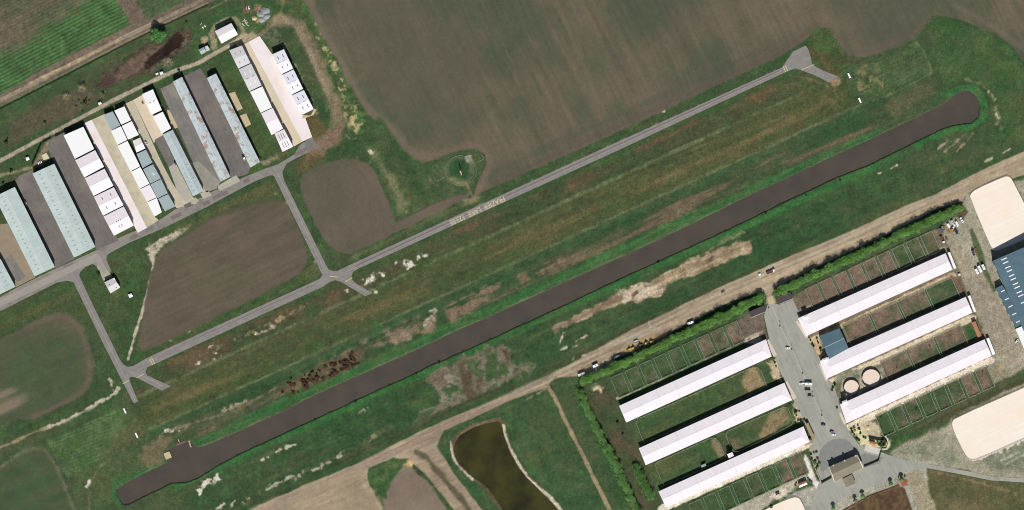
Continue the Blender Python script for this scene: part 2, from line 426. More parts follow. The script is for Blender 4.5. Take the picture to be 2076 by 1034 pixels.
# brown scrub patches north of the canal
line([(330, 878), (400, 855), (480, 832), (560, 786)], 4, (134, 124, 100), 2, 3, n12, 0.75)
line([(455, 832), (500, 815)], 7, (158, 146, 120), 3, 4, n5, 0.85)
poly([(400, 860), (450, 840), (560, 792), (560, 812), (470, 850), (400, 880)], (92, 92, 68), 6, 5, None, 0.6)
poly([(560, 800), (590, 770), (680, 720), (740, 700), (730, 735), (690, 752), (600, 792)], (106, 92, 72), 6, 6, n12, 0.85)
poly([(575, 785), (620, 760), (680, 725), (730, 705), (735, 725), (700, 748), (640, 775), (590, 797)], mixc((82, 74, 56), (108, 98, 74), 0.5 + 0.8 * n5), 6, 6, n5, 0.75)
poly([(680, 720), (780, 668), (850, 640), (880, 632), (878, 668), (820, 690), (740, 705)], (124, 106, 86), 6, 7, n12, 0.85 * noi(nu2 + n12, -0.5, 0.3))
poly([(780, 672), (830, 660), (834, 688), (800, 700)], (136, 120, 100), 6, 6, n12, 0.85)
poly([(900, 620), (950, 596), (1015, 570), (1010, 590), (960, 625), (918, 652), (902, 640)], (126, 106, 86), 5, 7, n12, 0.9 * noi(nu2 + n12, -0.7, 0.2))
poly([(1052, 560), (1090, 540), (1140, 520), (1190, 505), (1185, 520), (1120, 545), (1060, 575)], (120, 102, 82), 6, 7, n12, 0.85 * noi(nu2 + n12, -0.5, 0.3))
poly([(1140, 520), (1200, 495), (1260, 470), (1250, 490), (1180, 525)], (96, 90, 66), 6, 6, n12, 0.7)
poly([(748, 640), (776, 665), (770, 690), (752, 680)], (56, 98, 54), 4, 4, None, 0.7)

# ---- fields
soil = mixc((86, 85, 71), (116, 103, 86), 0.5 + 0.2 * nv + 0.5 * n120 + 0.15 * n40)
grn = noi(-n120 - 0.25 * nv + 0.5 * n40, -0.1, 0.9)[..., None] * 0.55
soilN = soil * (1 - grn) + c3((74, 86, 66)) * grn
soilN = soilN * (1 + 0.045 * nv2[..., None])
NF = [(617, 0), (640, 45), (652, 70), (687, 126), (717, 187), (744, 231), (774, 252), (796, 278), (818, 305), (844, 324), (861, 329), (896, 322), (931, 307), (961, 302), (983, 313), (986, 335), (968, 368), (962, 396), (1050, 358), (1180, 300), (1330, 232), (1450, 175), (1585, 112), (1640, 76), (1660, 58), (1673, 55), (1687, 64), (1705, 94), (1720, 112), (1741, 115), (1754, 116), (1809, 100), (1856, 80), (1874, 58), (1882, 40), (1892, 30), (1915, 33), (1951, 42), (2020, 69), (2053, 95), (2076, 127), (2300, 300), (2300, -200), (560, -200)]
poly([(p[0], p[1]) for p in NF], soilN, 1.6, 0.8, lab=1)
line([(625, 0), (652, 58), (690, 118), (722, 182), (750, 226), (780, 246), (806, 272), (830, 304), (850, 316), (868, 318)], 16, (122, 108, 92), 6, 3, None, 0.7, smooth=2)
line([(654, 50), (690, 105), (726, 165), (760, 215), (790, 240), (815, 275)], 6, (90, 98, 78), 4, 3, None, 0.55, smooth=2)
line([(868, 322), (930, 298), (966, 292), (992, 312), (994, 340), (974, 374), (968, 396)], 12, (124, 104, 92), 5, 3, None, 0.6, smooth=2)
line([(1000, 372), (1180, 290), (1450, 166), (1580, 106), (1655, 52)], 14, (96, 84, 74), 6, 3, None, 0.6)
line([(1000, 350), (1180, 268), (1450, 146), (1560, 94)], 12, (84, 84, 72), 6, 3, None, 0.45)
line([(1680, 50), (1700, 84), (1722, 102), (1750, 106), (1805, 92), (1852, 70), (1872, 48)], 12, (102, 90, 78), 5, 3, None, 0.6, smooth=1)
poly([(1720, -60), (1880, -60), (1870, 40), (1850, 70), (1790, 95), (1735, 102), (1710, 70), (1700, 20)], (92, 90, 76), 20, 10, None, 0.6)
line([(1890, -40), (1930, 8), (1990, 40), (2060, 86), (2110, 130)], 10, (122, 110, 96), 6, 3, None, 0.4)
poly([(660, -40), (1000, -60), (1020, 60), (960, 200), (900, 290), (840, 300), (780, 220), (710, 110)], (80, 83, 69), 40, 20, n40, 0.55 * noi(n120 + 0.4 * nv, -0.6, 0.6))
SF1 = [(280, 708), (290, 640), (300, 575), (312, 530), (330, 500), (420, 442), (470, 422), (520, 408), (556, 402), (574, 406), (590, 425), (606, 465), (620, 505), (624, 530), (616, 548), (600, 560), (530, 600), (450, 640), (390, 668), (330, 696), (295, 712)]
soil1 = mixc((88, 84, 70), (112, 96, 84), 0.5 + 0.25 * nu + 0.4 * n120 + 0.2 * n40)
g1 = noi(n120 + 0.4 * nu, 0.2, 1.0)[..., None] * 0.5
soil1 = (soil1 * (1 - g1) + c3((76, 86, 64)) * g1) * (1 + 0.05 * nu2[..., None])
poly(SF1, soil1, 2.5, 2, smooth=2, lab=1)
line([(335, 498), (425, 442), (520, 408), (562, 402)], 9, (64, 80, 52), 5, 3, None, 0.6)
line([(440, 648), (470, 632), (530, 604), (600, 566)], 8, (46, 76, 44), 4, 4, None, 0.6)
line([(340, 700), (420, 664), (470, 640)], 5, (56, 78, 46), 3, 4, n5, 0.7)
line([(560, 394), (600, 425), (620, 470), (640, 540)], 3, (132, 122, 88), 1.5, 3, n5, 0.8 * noi(n5, -0.2, 0.4), smooth=1)
line([(450, 700), (500, 678), (570, 640), (640, 600)], 2, (130, 122, 90), 1.5, 3, n5, 0.0)
line([(440, 706), (480, 688), (560, 650), (620, 616)], 4, (120, 116, 84), 2, 4, n5, 0.8 * noi(n5, -0.1, 0.5))
line([(560, 650), (580, 642)], 5, (150, 138, 104), 2, 4, n5, 0.8)
SF2 = [(606, 378), (612, 352), (640, 338), (680, 324), (715, 320), (742, 328), (760, 345), (775, 380), (790, 415), (802, 445), (800, 452), (880, 412), (940, 388), (954, 384), (956, 395), (940, 404), (870, 440), (800, 474), (760, 492), (720, 512), (704, 516), (680, 508), (655, 485), (630, 440)]
f2 = mixc((92, 88, 74), (112, 98, 86), 0.5 + 0.25 * nv + 0.5 * n120)
g2 = noi(-n120 + 0.3 * nv, 0.0, 0.9)[..., None] * 0.45
poly(SF2, f2 * (1 - g2) + c3((78, 86, 66)) * g2, 2.5, 1.5, smooth=2, lab=1)
line([(804, 450), (880, 413), (955, 384)], 1.5, (64, 66, 48), 1, 0, None, 0.6)
SF3 = [(-200, 780), (0, 690), (52, 660), (100, 636), (125, 634), (150, 642), (168, 668), (184, 705), (190, 735), (190, 768), (178, 796), (132, 820), (100, 836), (68, 850), (50, 851), (32, 848), (0, 862), (-200, 940)]
f3 = mixc((76, 84, 64), (104, 94, 80), 0.42 + 0.28 * nu + 0.45 * n120) * (1 + 0.04 * nu2[..., None])
poly(SF3, f3, 2.5, 1.5, smooth=2, lab=1)
poly([(40, 690), (100, 670), (150, 680), (170, 740), (150, 800), (90, 830), (50, 835), (20, 770)], (62, 84, 58), 26, 10, n40, 0.55)
poly([(-60, 770), (20, 780), (48, 800), (44, 840), (10, 860), (-60, 880)], (140, 124, 106), 16, 10, n40, 0.7 * noi(nu, -0.5, 0.5))
line([(52, 664), (110, 640), (150, 648), (176, 700), (184, 750), (176, 790), (132, 816), (68, 844)], 10, (110, 96, 84), 5, 3, None, 0.65, smooth=1)
SF4 = [(-200, 1040), (0, 955), (40, 920), (76, 906), (96, 916), (112, 940), (124, 966), (152, 1034), (190, 1150), (-200, 1200)]
poly(SF4, mixc((58, 82, 56), (80, 86, 64), 0.45 + 0.6 * nu), 3, 2, smooth=1, lab=1)
line([(-40, 968), (0, 950), (40, 918), (78, 906), (98, 918), (124, 966), (150, 1034)], 8, (112, 108, 84), 4, 2, None, 0.75, smooth=1)
line([(0, 880), (60, 862), (100, 852)], 12, (50, 80, 46), 6, 4, None, 0.6)

# ---- windsock circle
poly([(868, 345), (878, 325), (930, 306), (962, 302), (982, 315), (982, 335), (962, 368), (945, 395), (880, 395), (850, 400), (830, 360)], mixc((52, 82, 50), (76, 88, 60), 0.5 + 0.6 * n12), 3, 2)
poly([(905, 336), (915, 322), (935, 317), (952, 328), (955, 345), (946, 360), (930, 366), (912, 358)], (42, 76, 48), 4, 3)
circ = [(934 + 28 * math.cos(k), 346 + 27 * math.sin(k)) for k in np.linspace(0, 6.28, 24)]
line(circ, 5, (98, 104, 80), 3, 2, n12, 0.7)
poly([(943, 318), (955, 315), (956, 326), (946, 328)], (150, 142, 124), 2, 2)
poly([(950, 330), (962, 330), (960, 350), (950, 352)], (112, 112, 88), 4, 4, None, 0.8)
poly([(914, 362), (930, 364), (944, 368), (940, 376), (924, 374)], (126, 124, 88), 4, 4, None, 0.7)
line([(944, 370), (950, 382), (958, 398), (960, 404)], 5, (122, 112, 84), 2, 2)
line([(870, 358), (876, 370), (890, 378)], 3, (108, 104, 82), 2, 2)
poly([(940, 405), (962, 395), (985, 398), (960, 412), (945, 418)], (126, 116, 88), 4, 4)
line([(700, 548), (790, 508), (930, 442), (1000, 406), (1180, 324), (1330, 256), (1460, 198), (1580, 142)], 6, (128, 120, 88), 2, 3, n5, 0.75 * noi(n5 + 0.4 * n40, 0.0, 0.5))
line([(720, 520), (800, 482), (880, 440), (950, 410)], 8, (96, 104, 70), 4, 3, None, 0.7)
poly([(740, 290), (770, 285), (800, 350), (830, 410), (860, 400), (810, 440), (800, 436), (780, 385), (762, 340)], mixc((54, 84, 50), (82, 90, 60), 0.4 + 0.6 * n40), 6, 4)
poly([(745, 300), (770, 310), (800, 360), (828, 410), (818, 428), (806, 424), (786, 370), (760, 330)], (126, 120, 92), 9, 6, None, 0.75)
poly([(746, 306), (752, 304), (756, 312), (750, 314)], (190, 184, 160), 2, 2)
line([(770, 250), (800, 300), (830, 345), (852, 390)], 18, (44, 76, 42), 8, 5, None, 0.7)
line([(700, 275), (712, 282), (730, 280)], 3, (110, 124, 92), 2, 3, n5, 0.7)

# ---- east end
poly([(1600, 180), (1640, 150), (1700, 165), (1730, 140), (1770, 132), (1780, 190), (1740, 215), (1690, 230)], mixc((56, 78, 46), (96, 88, 60), 0.5 + 0.6 * n12), 8, 6, None, 0.7)
line([(1600, 152), (1640, 160), (1690, 180), (1700, 200), (1680, 220)], 3, (110, 106, 74), 2, 2, None, 0.6)
poly([(1680, 165), (1702, 157), (1710, 170), (1690, 178)], (150, 126, 96), 4, 4)
poly([(1640, 70), (1680, 60), (1700, 100), (1730, 130), (1700, 150), (1660, 130), (1640, 100)], mixc((58, 78, 44), (104, 84, 62), 0.35 + 0.7 * n12), 4, 3)
poly([(1650, 60), (1685, 58), (1696, 90), (1690, 110), (1656, 100), (1640, 84)], (60, 92, 48), 6, 4, None, 0.6)
chk2 = 0.5 + 0.5 * np.cos((PX * 0.41 + PY * 0.91) * 2 * math.pi / 8.0)
poly([(1700, 130), (1769, 129), (1810, 112), (1856, 84), (1871, 98), (1880, 118), (1891, 142), (1887, 153), (1850, 172), (1787, 200), (1760, 210), (1720, 190)], mixc((62, 86, 54), (82, 102, 68), chk2 * 0.6 + 0.5 * n12), 2.5, 2)
poly([(1730, 150), (1760, 130), (1785, 150), (1790, 175), (1770, 195), (1740, 185)], (124, 114, 82), 8, 12, n12, 0.8 * noi(n12 + 0.6 * n5, -0.2, 0.5))
line([(1858, 86), (1872, 104), (1884, 130), (1890, 146), (1850, 170), (1790, 198)], 2.5, (116, 122, 92), 1.5, 1, None, 0.6)
poly([(1800, 205), (1880, 165), (1900, 165), (1890, 190), (1820, 235), (1800, 230)], (94, 92, 66), 8, 6, n12, 0.8)
poly([(1880, 60), (1900, 40), (1950, 46), (2020, 76), (2050, 100), (2076, 135), (2076, 300), (2010, 250), (2005, 190), (1960, 165), (1910, 165)], mixc((50, 86, 48), (78, 94, 58), 0.4 + 0.6 * n40), 6, 4)
line([(1955, 160), (1995, 172), (2015, 200), (2025, 230), (2030, 260)], 4, (120, 120, 92), 3, 3, n5, 0.7, smooth=1)
line([(2004, 184), (2018, 200)], 4, (160, 150, 122), 2, 3, n5, 0.8)
line([(2020, 215), (2024, 245), (2018, 252)], 5, (138, 124, 98), 3, 4, n5, 0.8)
poly([(1905, 190), (1940, 172), (1975, 170), (1997, 190), (2003, 220), (1995, 245), (1970, 262), (1925, 268), (1860, 300), (1840, 290), (1900, 262), (1930, 200)], mixc((44, 104, 54), (56, 116, 60), 0.5 + 0.5 * n12), 3, 3)
line([(1900, 205), (1928, 180), (1960, 166), (1990, 176), (2006, 205), (2004, 240), (1985, 258)], 4, (40, 70, 42), 3, 1, None, 0.5, smooth=1)
for a, b in (((1902, 302), (1922, 285)), ((1914, 308), (1936, 290)), ((1936, 290), (1952, 278)), ((1940, 306), (1962, 284)), ((1962, 284), (1972, 272))):
    line([a, b], 4, (158, 138, 116), 2, 3, n5, 0.85)
for a, b in (((1998, 328), (2012, 320)), ((1806, 342), (1818, 334)), ((2020, 232), (2024, 240)), ((2034, 310), (2050, 300)), ((1782, 352), (1788, 349))):
    line([a, b], 3, (196, 184, 158), 1.5, 2, n5, 0.85)

# ---- south of the canal: bare bank, mud pan
poly([(1116, 664), (1200, 624), (1268, 588), (1320, 568), (1380, 536), (1440, 508), (1480, 496), (1520, 486), (1526, 512), (1500, 518), (1440, 548), (1368, 570), (1340, 600), (1304, 608), (1256, 616), (1200, 640), (1120, 672)], mixc((140, 120, 96), (176, 158, 128), 0.5 + 0.5 * nu2 + 0.4 * n12), 3, 5, n12)
poly([(1255, 590), (1290, 578), (1330, 580), (1345, 592), (1310, 606), (1262, 612)], (200, 184, 162), 5, 6, n5, 0.8)
poly([(1120, 664), (1200, 626), (1250, 600), (1250, 612), (1190, 640), (1124, 674)], (128, 104, 88), 4, 4, n5, 0.8)
poly([(1430, 528), (1444, 516), (1448, 520), (1436, 538)], (96, 78, 64), 3, 3)
poly([(1280, 596), (1292, 588), (1296, 594), (1282, 606)], (104, 86, 72), 3, 3)
line([(1440, 505), (1490, 478), (1510, 470)], 5, (150, 150, 112), 3, 3, n5, 0.7)
MUD = [(866, 770), (874, 756), (900, 744), (920, 728), (960, 716), (1000, 702), (1018, 698), (1036, 712), (1046, 744), (1070, 738), (1084, 740), (1076, 754), (1050, 766), (1020, 780), (972, 804), (930, 822), (892, 836), (842, 862), (850, 842), (880, 828), (896, 806), (880, 788)]
poly(MUD, mixc((104, 98, 80), (136, 128, 110), 0.5 + 0.7 * n12), 5, 8, n12)
poly(MUD, (64, 84, 54), 5, 4, n12, 0.8 * noi(n12 + 0.5 * n40, 0.15, 0.5))
poly([(868, 768), (884, 752), (905, 750), (915, 770), (900, 784), (880, 780)], (112, 100, 84), 4, 4, n12)
poly([(924, 736), (945, 730), (940, 748), (958, 756), (956, 790), (975, 800), (950, 812), (940, 790), (934, 760)], (90, 78, 60), 4, 3, n12, 0.9)
poly([(966, 770), (980, 766), (976, 786), (966, 794)], (98, 84, 66), 3, 3)
for pts in ([(984, 740), (995, 718), (1008, 712), (1006, 740), (996, 770), (986, 774)], [(1012, 742), (1022, 734), (1030, 745), (1024, 760), (1016, 756)], [(962, 736), (975, 728), (976, 736), (966, 744)], [(896, 790), (925, 780), (932, 790), (910, 800)]):
    poly(pts, (56, 86, 50), 3, 3, n12)
poly([(1016, 706), (1030, 712), (1038, 735), (1026, 730)], (92, 70, 60), 3, 4)
poly([(895, 762), (915, 760), (924, 776), (908, 784)], (150, 140, 122), 3, 5, n5, 0.7)
line([(842, 858), (890, 836), (972, 806), (1020, 782)], 3, (60, 62, 44), 2, 1, None, 0.5)
poly([(872, 776), (700, 855), (640, 880), (560, 930), (520, 950), (600, 905), (700, 850)], (50, 80, 46), 12, 6, None, 0.4)
for a, b, wd in (((634, 954), (666, 936), 6), ((595, 972), (615, 955), 6), ((545, 990), (590, 966), 7), ((530, 935), (545, 925), 4), ((560, 915), (600, 900), 3), ((690, 918), (700, 912), 4), ((675, 930), (690, 925), 4), ((725, 838), (745, 826), 4), ((752, 890), (760, 884), 4), ((1135, 694), (1142, 676), 2), ((1168, 692), (1190, 680), 3), ((1140, 710), (1150, 704), 3), ((490, 1020), (508, 1008), 3), ((440, 1030), (455, 1022), 4), ((466, 1034), (475, 1015), 4), ((1160, 705), (1175, 700), 2), ((1150, 730), (1172, 722), 2), ((1180, 722), (1200, 714), 2)):
    line([a, b], wd, (196, 184, 160), 2, 4, n5, 0.85)
line([(470, 1034), (530, 1000), (620, 955), (720, 905), (790, 868)], 7, (104, 96, 72), 4, 4, n12, 0.6 * noi(n12, -0.3, 0.4))
line([(500, 1050), (560, 1004), (640, 962), (740, 912), (850, 862), (960, 810), (1090, 762), (1190, 710), (1310, 650), (1460, 578), (1620, 506)], 8, (62, 66, 46), 3, 2, None, 0.7)

# ---- dirt road and yards
DIRT = mixc((144, 126, 106), (178, 162, 136), 0.4 + 0.4 * nu2 + 0.3 * n40 + 0.35 * sm(1100, 1500, PX))
ROADN = [(380, 1100), (508, 1034), (620, 982), (728, 938), (800, 900), (900, 852), (1000, 812), (1100, 772), (1200, 712), (1315, 651), (1457, 583), (1600, 520), (1726, 468), (1827, 421), (1900, 392), (1954, 363), (2000, 340), (2076, 307), (2300, 205)]
ROADS = [(2300, 260), (2090, 350), (1960, 392), (1952, 408), (1900, 424), (1780, 484), (1660, 540), (1575, 582), (1571, 600), (1574, 616), (1553, 616), (1554, 600), (1549, 590), (1480, 612), (1330, 690), (1240, 730), (1180, 762), (1124, 766), (1108, 786), (1024, 816), (960, 846), (900, 872), (888, 900), (916, 954), (978, 1034), (1010, 1100), (960, 1100), (920, 1034), (868, 968), (838, 940), (812, 932), (780, 936), (748, 948), (745, 972), (776, 1034), (800, 1100)]
poly(ROADN + ROADS, DIRT, 2.0, 0.9, n12, lab=3)
for o_, c_ in ((-6, (120, 104, 88)), (-2, (180, 164, 138)), (4, (128, 110, 94)), (9, (176, 158, 130))):
    line([(x, y + o_) for x, y in ((500, 1050), (730, 950), (860, 888), (1020, 806), (1120, 762), (1200, 726), (1320, 664), (1460, 596), (1560, 554), (1720, 484), (1830, 434), (1950, 380))], 2.2, c_, 1.2, 1.2, nu2, 0.45, smooth=1)
poly([(508, 1034), (728, 942), (742, 960), (748, 985), (776, 1034), (800, 1120), (400, 1120)], mixc((148, 134, 112), (166, 150, 124), 0.5 + 0.5 * n40 + 0.2 * nu2), 8, 4, None, 0.9)
line([(740, 985), (760, 1010)], 14, (170, 154, 126), 6, 5, None, 0.6)
line([(520, 1040), (740, 944), (860, 892), (1020, 806), (1120, 760)], 7, (156, 138, 122), 4, 2, None, 0.7)
line([(1125, 755), (1200, 722), (1320, 662), (1460, 594), (1560, 552), (1720, 482), (1830, 432), (1950, 375)], 6, (176, 164, 142), 3, 2, nu2, 0.6)
line([(1560, 570), (1700, 508), (1830, 448), (1940, 396)], 6, (178, 160, 128), 3, 3, n12, 0.5)
poly([(1170, 760), (1190, 748), (1240, 728), (1260, 736), (1200, 762), (1180, 768)], (186, 170, 138), 4, 4, n12, 0.85)
poly([(1260, 704), (1330, 675), (1360, 680), (1290, 716), (1262, 720)], (178, 150, 110), 5, 4, n12, 0.7)
line([(1315, 652), (1320, 668)], 3, (196, 190, 176), 1.5, 1, None, 0.7)
line([(1250, 700), (1310, 672), (1330, 660)], 4, (150, 150, 136), 2, 2, None, 0.7)
poly([(820, 930), (838, 938), (832, 960), (812, 942)], (190, 160, 112), 3, 3)
line([(830, 950), (870, 1000), (900, 1040)], 7, (170, 146, 112), 3, 3, None, 0.7)
poly([(870, 905), (888, 892), (892, 900), (884, 912)], (150, 140, 124), 2, 2)
line([(842, 916), (866, 930), (890, 960), (916, 990), (950, 1030)], 12, (84, 80, 60), 4, 4, n12, 0.85)
poly([(775, 1000), (786, 978), (804, 952), (820, 944), (838, 950), (866, 975), (900, 1024), (940, 1100), (800, 1100)], mixc((118, 104, 92), (134, 120, 104), 0.5 + 0.6 * n40), 3, 3, lab=1)
poly([(744, 960), (770, 940), (800, 928), (826, 930), (812, 950), (792, 976), (782, 1010), (768, 1000), (750, 985)], mixc((46, 80, 44), (66, 96, 56), 0.5 + 0.8 * n5), 3, 3)
# pond and its meadow
poly([(886, 905), (900, 876), (960, 850), (1020, 830), (1070, 800), (1112, 790), (1126, 805), (1150, 860), (1240, 1040), (1280, 1120), (1000, 1120), (984, 1034), (920, 955)], mixc((46, 80, 48), (70, 90, 56), 0.4 + 0.6 * n40 + 0.3 * nv), 3, 2)
poly([(1060, 820), (1110, 800), (1140, 860), (1200, 990), (1160, 1000), (1100, 920)], (64, 84, 52), 14, 8, None, 0.5)
POND = [(922, 898), (932, 882), (960, 866), (985, 858), (1010, 853), (1016, 858), (1022, 884), (1036, 920), (1050, 945), (1068, 968), (1090, 990), (1112, 1012), (1132, 1034), (1180, 1100), (1080, 1140), (1020, 1034), (1012, 1020), (988, 988), (968, 972), (952, 960), (928, 936), (920, 915)]
w, d = sdf(POND, 16)
put(w, sm(-9, -4, d + 1.5 * n12[w]), (98, 84, 66))
line([(934, 878), (960, 862), (1012, 848)], 5, (120, 102, 82), 2, 2, n12, 0.9)
line([(912, 880), (930, 866), (965, 854), (1010, 840), (1030, 850), (1040, 890), (1060, 930), (1100, 975), (1150, 1010)], 9, (58, 92, 54), 4, 3, None, 0.5, smooth=1)
line([(914, 896), (916, 916), (924, 940), (950, 964), (958, 972)], 4.5, (190, 178, 156), 1.5, 1.2, n5, 0.95, smooth=1)
line([(1020, 864), (1026, 892), (1042, 924), (1060, 956), (1082, 982), (1112, 1004), (1134, 1030), (1160, 1060)], 6.5, (196, 184, 164), 1.5, 1.4, n5, 0.95, smooth=1)
line([(1110, 782), (1124, 805), (1150, 860), (1185, 930), (1236, 1034), (1275, 1110)], 7.5, (148, 132, 104), 1.5, 1, n12)
line([(1064, 812), (1085, 800), (1108, 788)], 3, (160, 142, 120), 2, 3, n5, 0.8)

# ---- stud farm
poly([(1175, 790), (1240, 766), (1262, 828), (1272, 862), (1300, 915), (1318, 950), (1340, 1000), (1350, 1040), (1380, 1120), (1290, 1120), (1215, 850)], mixc((52, 74, 46), (92, 80, 62), 0.4 + 0.7 * n40), 4, 3)
line([(1190, 800), (1230, 870), (1270, 960), (1310, 1040)], 4, (88, 78, 62), 2, 2, None, 0.7)
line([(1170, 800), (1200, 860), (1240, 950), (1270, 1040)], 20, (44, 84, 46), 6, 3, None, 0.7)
poly([(1196, 786), (1206, 780), (1222, 786), (1220, 796), (1208, 792)], (190, 172, 142), 3, 4, n5)
farm = mixc((148, 144, 124), (170, 162, 140), 0.5 + 0.5 * n40 + 0.3 * n12)
# east service yard
poly([(1900, 470), (1925, 440), (1952, 410), (1960, 394), (1990, 380), (2090, 360), (2300, 300), (2300, 1140), (1860, 1140), (1850, 980), (1800, 920), (1860, 870), (1960, 800), (2010, 720), (1975, 630), (1940, 560), (1918, 510)], farm, 4, 3, lab=4)
poly([(1930, 530), (2020, 560), (2060, 660), (2070, 740), (2010, 720), (1985, 650)], (152, 140, 122), 12, 8, None, 0.7)
poly([(1918, 480), (1950, 500), (1965, 540), (1950, 560), (1930, 520)], (160, 146, 120), 10, 6, None, 0.6)
poly([(1964, 465), (1972, 462), (1984, 490), (1996, 520), (2000, 545), (2020, 590), (2014, 592), (1990, 545), (1974, 500)], (84, 94, 66), 2.5, 2)
poly([(1800, 920), (1900, 890), (1925, 910), (1960, 950), (2090, 930), (2300, 900), (2300, 960), (2076, 960), (1960, 945), (1870, 925)], mixc((118, 122, 100), (146, 146, 124), 0.5 + 0.6 * n40), 8, 4)
poly([(1880, 905), (1930, 900), (1910, 925), (1880, 915)], (170, 162, 138), 10, 6, None, 0.6)
poly([(1985, 930), (2076, 890), (2110, 880), (2110, 930), (2020, 945)], (112, 120, 98), 6, 4, None, 0.7)
line([(1990, 928), (2076, 892)], 6, (214, 204, 186), 2.5, 4, n5, 0.9)
for a, b in (((2040, 940), (2076, 922)), ((2020, 925), (2050, 912)), ((2030, 934), (2066, 916))): line([a, b], 2.5, (176, 174, 156), 2, 2, n5, 0.7)
poly([(1800, 910), (1830, 880), (1960, 800), (2015, 775), (2076, 750), (2300, 650), (2300, 745), (2076, 775), (1935, 845), (1920, 860), (1820, 905)], mixc((92, 92, 66), (66, 80, 52), 0.5 + 0.6 * n12), 5, 4)
line([(1800, 904), (1840, 880), (1930, 838), (2010, 800), (2080, 770)], 7, (76, 70, 48), 4, 2, None, 0.7)
poly([(1790, 905), (1830, 882), (1900, 856), (1880, 870), (1820, 902), (1800, 910)], (44, 84, 46), 4, 3, None, 0.8)
# south-east: driveway, grass, ploughed strip
poly([(1860, 950), (1885, 942), (1960, 955), (2020, 968), (2076, 972), (2300, 980), (2300, 1140), (1900, 1140), (1890, 1034), (1868, 960)], mixc((84, 88, 58), (112, 102, 74), 0.45 + 0.6 * n40), 3, 3)
line([(1890, 955), (1990, 980), (2060, 1000)], 4, (140, 122, 86), 3, 3, n5, 0.6)
poly([(1540, 1040), (1610, 1000), (1650, 985), (1680, 970), (1780, 950), (1860, 930), (1880, 935), (1880, 1034), (1890, 1140), (1500, 1140)], mixc((158, 156, 140), (176, 172, 154), 0.5 + 0.6 * n40), 4, 3, lab=4)
poly([(1834, 960), (1860, 945), (1870, 962), (1900, 1040), (1920, 1120), (1886, 1120), (1846, 990)], (158, 148, 124), 4, 3)
CULT = [(1690, 1050), (1760, 1008), (1822, 984), (1834, 990), (1850, 1034), (1870, 1120), (1690, 1120)]
poly(CULT, mixc((84, 64, 52), (106, 88, 60), 0.5 + 0.8 * n5), 1.6, 1, lab=1)
line([(1690, 1046), (1760, 1006), (1822, 983)], 3.5, (84, 50, 40), 1, 0.5)
poly([(1820, 972), (1840, 968), (1842, 984), (1828, 986)], (150, 96, 72), 2, 2)
poly([(1390, 1040), (1490, 1015), (1560, 980), (1620, 950), (1640, 970), (1580, 1010), (1520, 1050)], (176, 168, 148), 5, 4)
poly([(1560, 1006), (1590, 990), (1606, 996), (1574, 1014)], (214, 202, 182), 4, 4, n5)
line([(1630, 925), (1650, 975), (1660, 985)], 13, (226, 214, 202), 2.5, 2)
# turf between the barns
TURF = [(1240, 766), (1530, 640), (1560, 690), (1590, 770), (1625, 850), (1642, 900), (1620, 950), (1400, 1040), (1350, 1040), (1300, 920)]
poly(TURF, mixc((54, 80, 50), (76, 88, 58), 0.45 + 0.6 * n40), 3, 2)
TURF2 = [(1580, 620), (1660, 570), (1905, 462), (1925, 500), (1980, 640), (2012, 720), (1990, 765), (1775, 870), (1735, 880), (1700, 830), (1665, 745), (1620, 650)]
poly(TURF2, mixc((108, 96, 78), (126, 114, 96), 0.5 + 0.6 * n40), 3, 2)
poly([(1490, 648), (1530, 626), (1548, 640), (1556, 688), (1520, 704), (1505, 680)], (112, 100, 88), 3, 2)
poly([(1505, 690), (1535, 680), (1552, 690), (1530, 700)], (200, 190, 170), 4, 4, n5, 0.8)
# pale walks beside the barns
def walk(a, b, wd, col=(206, 194, 170), am=0.9): line([a, b], wd, col, 1.5, 1.2, n5, am)
walk((1252, 808), (1545, 672), 6, (180, 168, 142), 0.75)
walk((1340, 1032), (1640, 900), 15, (226, 214, 196), 0.95)
walk((1636, 694), (1934, 556), 10, (196, 178, 146), 0.85)
walk((1676, 780), (1972, 644), 14, (212, 198, 170), 0.9)
walk((1716, 868), (2010, 730), 14, (224, 210, 188), 0.95)
walk((1622, 630), (1915, 502), 5, (176, 160, 136), 0.75)
poly([(1718, 862), (1760, 850), (1790, 868), (1785, 900), (1750, 892), (1726, 880)], (206, 192, 160), 4, 3, n5, 0.85)
poly([(1688, 800), (1705, 818), (1716, 778), (1790, 742), (1800, 780), (1715, 812)], (196, 182, 156), 3, 3, n5, 0.8)
poly([(1690, 775), (1704, 752), (1740, 750), (1780, 740), (1800, 768), (1790, 782), (1720, 815), (1702, 812)], (112, 116, 94), 3, 3, n12, 0.8)
for cx, cy, r in ((1726, 786, 22), (1766, 767, 24)):
    poly([(cx + r * math.cos(k), cy + r * math.sin(k)) for k in np.linspace(0, 6.28, 24)[:-1]], (176, 168, 144), 3, 2, n5, 0.8)
poly([(1644, 690), (1658, 686), (1682, 730), (1664, 735), (1654, 715)], (196, 172, 136), 3, 2)
poly([(1556, 735), (1574, 728), (1588, 775), (1570, 770)], (192, 172, 140), 3, 3, n5)
poly([(1604, 815), (1612, 808), (1632, 850), (1622, 858), (1612, 850)], (190, 174, 140), 3, 3, n5)
poly([(1640, 905), (1656, 900), (1668, 950), (1660, 962), (1648, 940)], (196, 182, 146), 3, 3, n5)
poly([(1728, 868), (1745, 870), (1762, 892), (1790, 906), (1806, 888), (1802, 912), (1780, 908), (1746, 904)], (214, 202, 160), 3, 3, n5)
poly([(1930, 560), (1945, 570), (1955, 595), (1940, 600)], (120, 96, 80), 4, 3)
poly([(1950, 662), (1968, 655), (1982, 684), (1964, 692)], (54, 92, 50), 4, 3)
poly([(2005, 740), (2030, 735), (2042, 760), (2020, 770), (2008, 758)], (140, 128, 104), 6, 4, n5, 0.8)
poly([(2022, 738), (2034, 736), (2036, 748), (2026, 750)], (174, 158, 128), 3, 2)

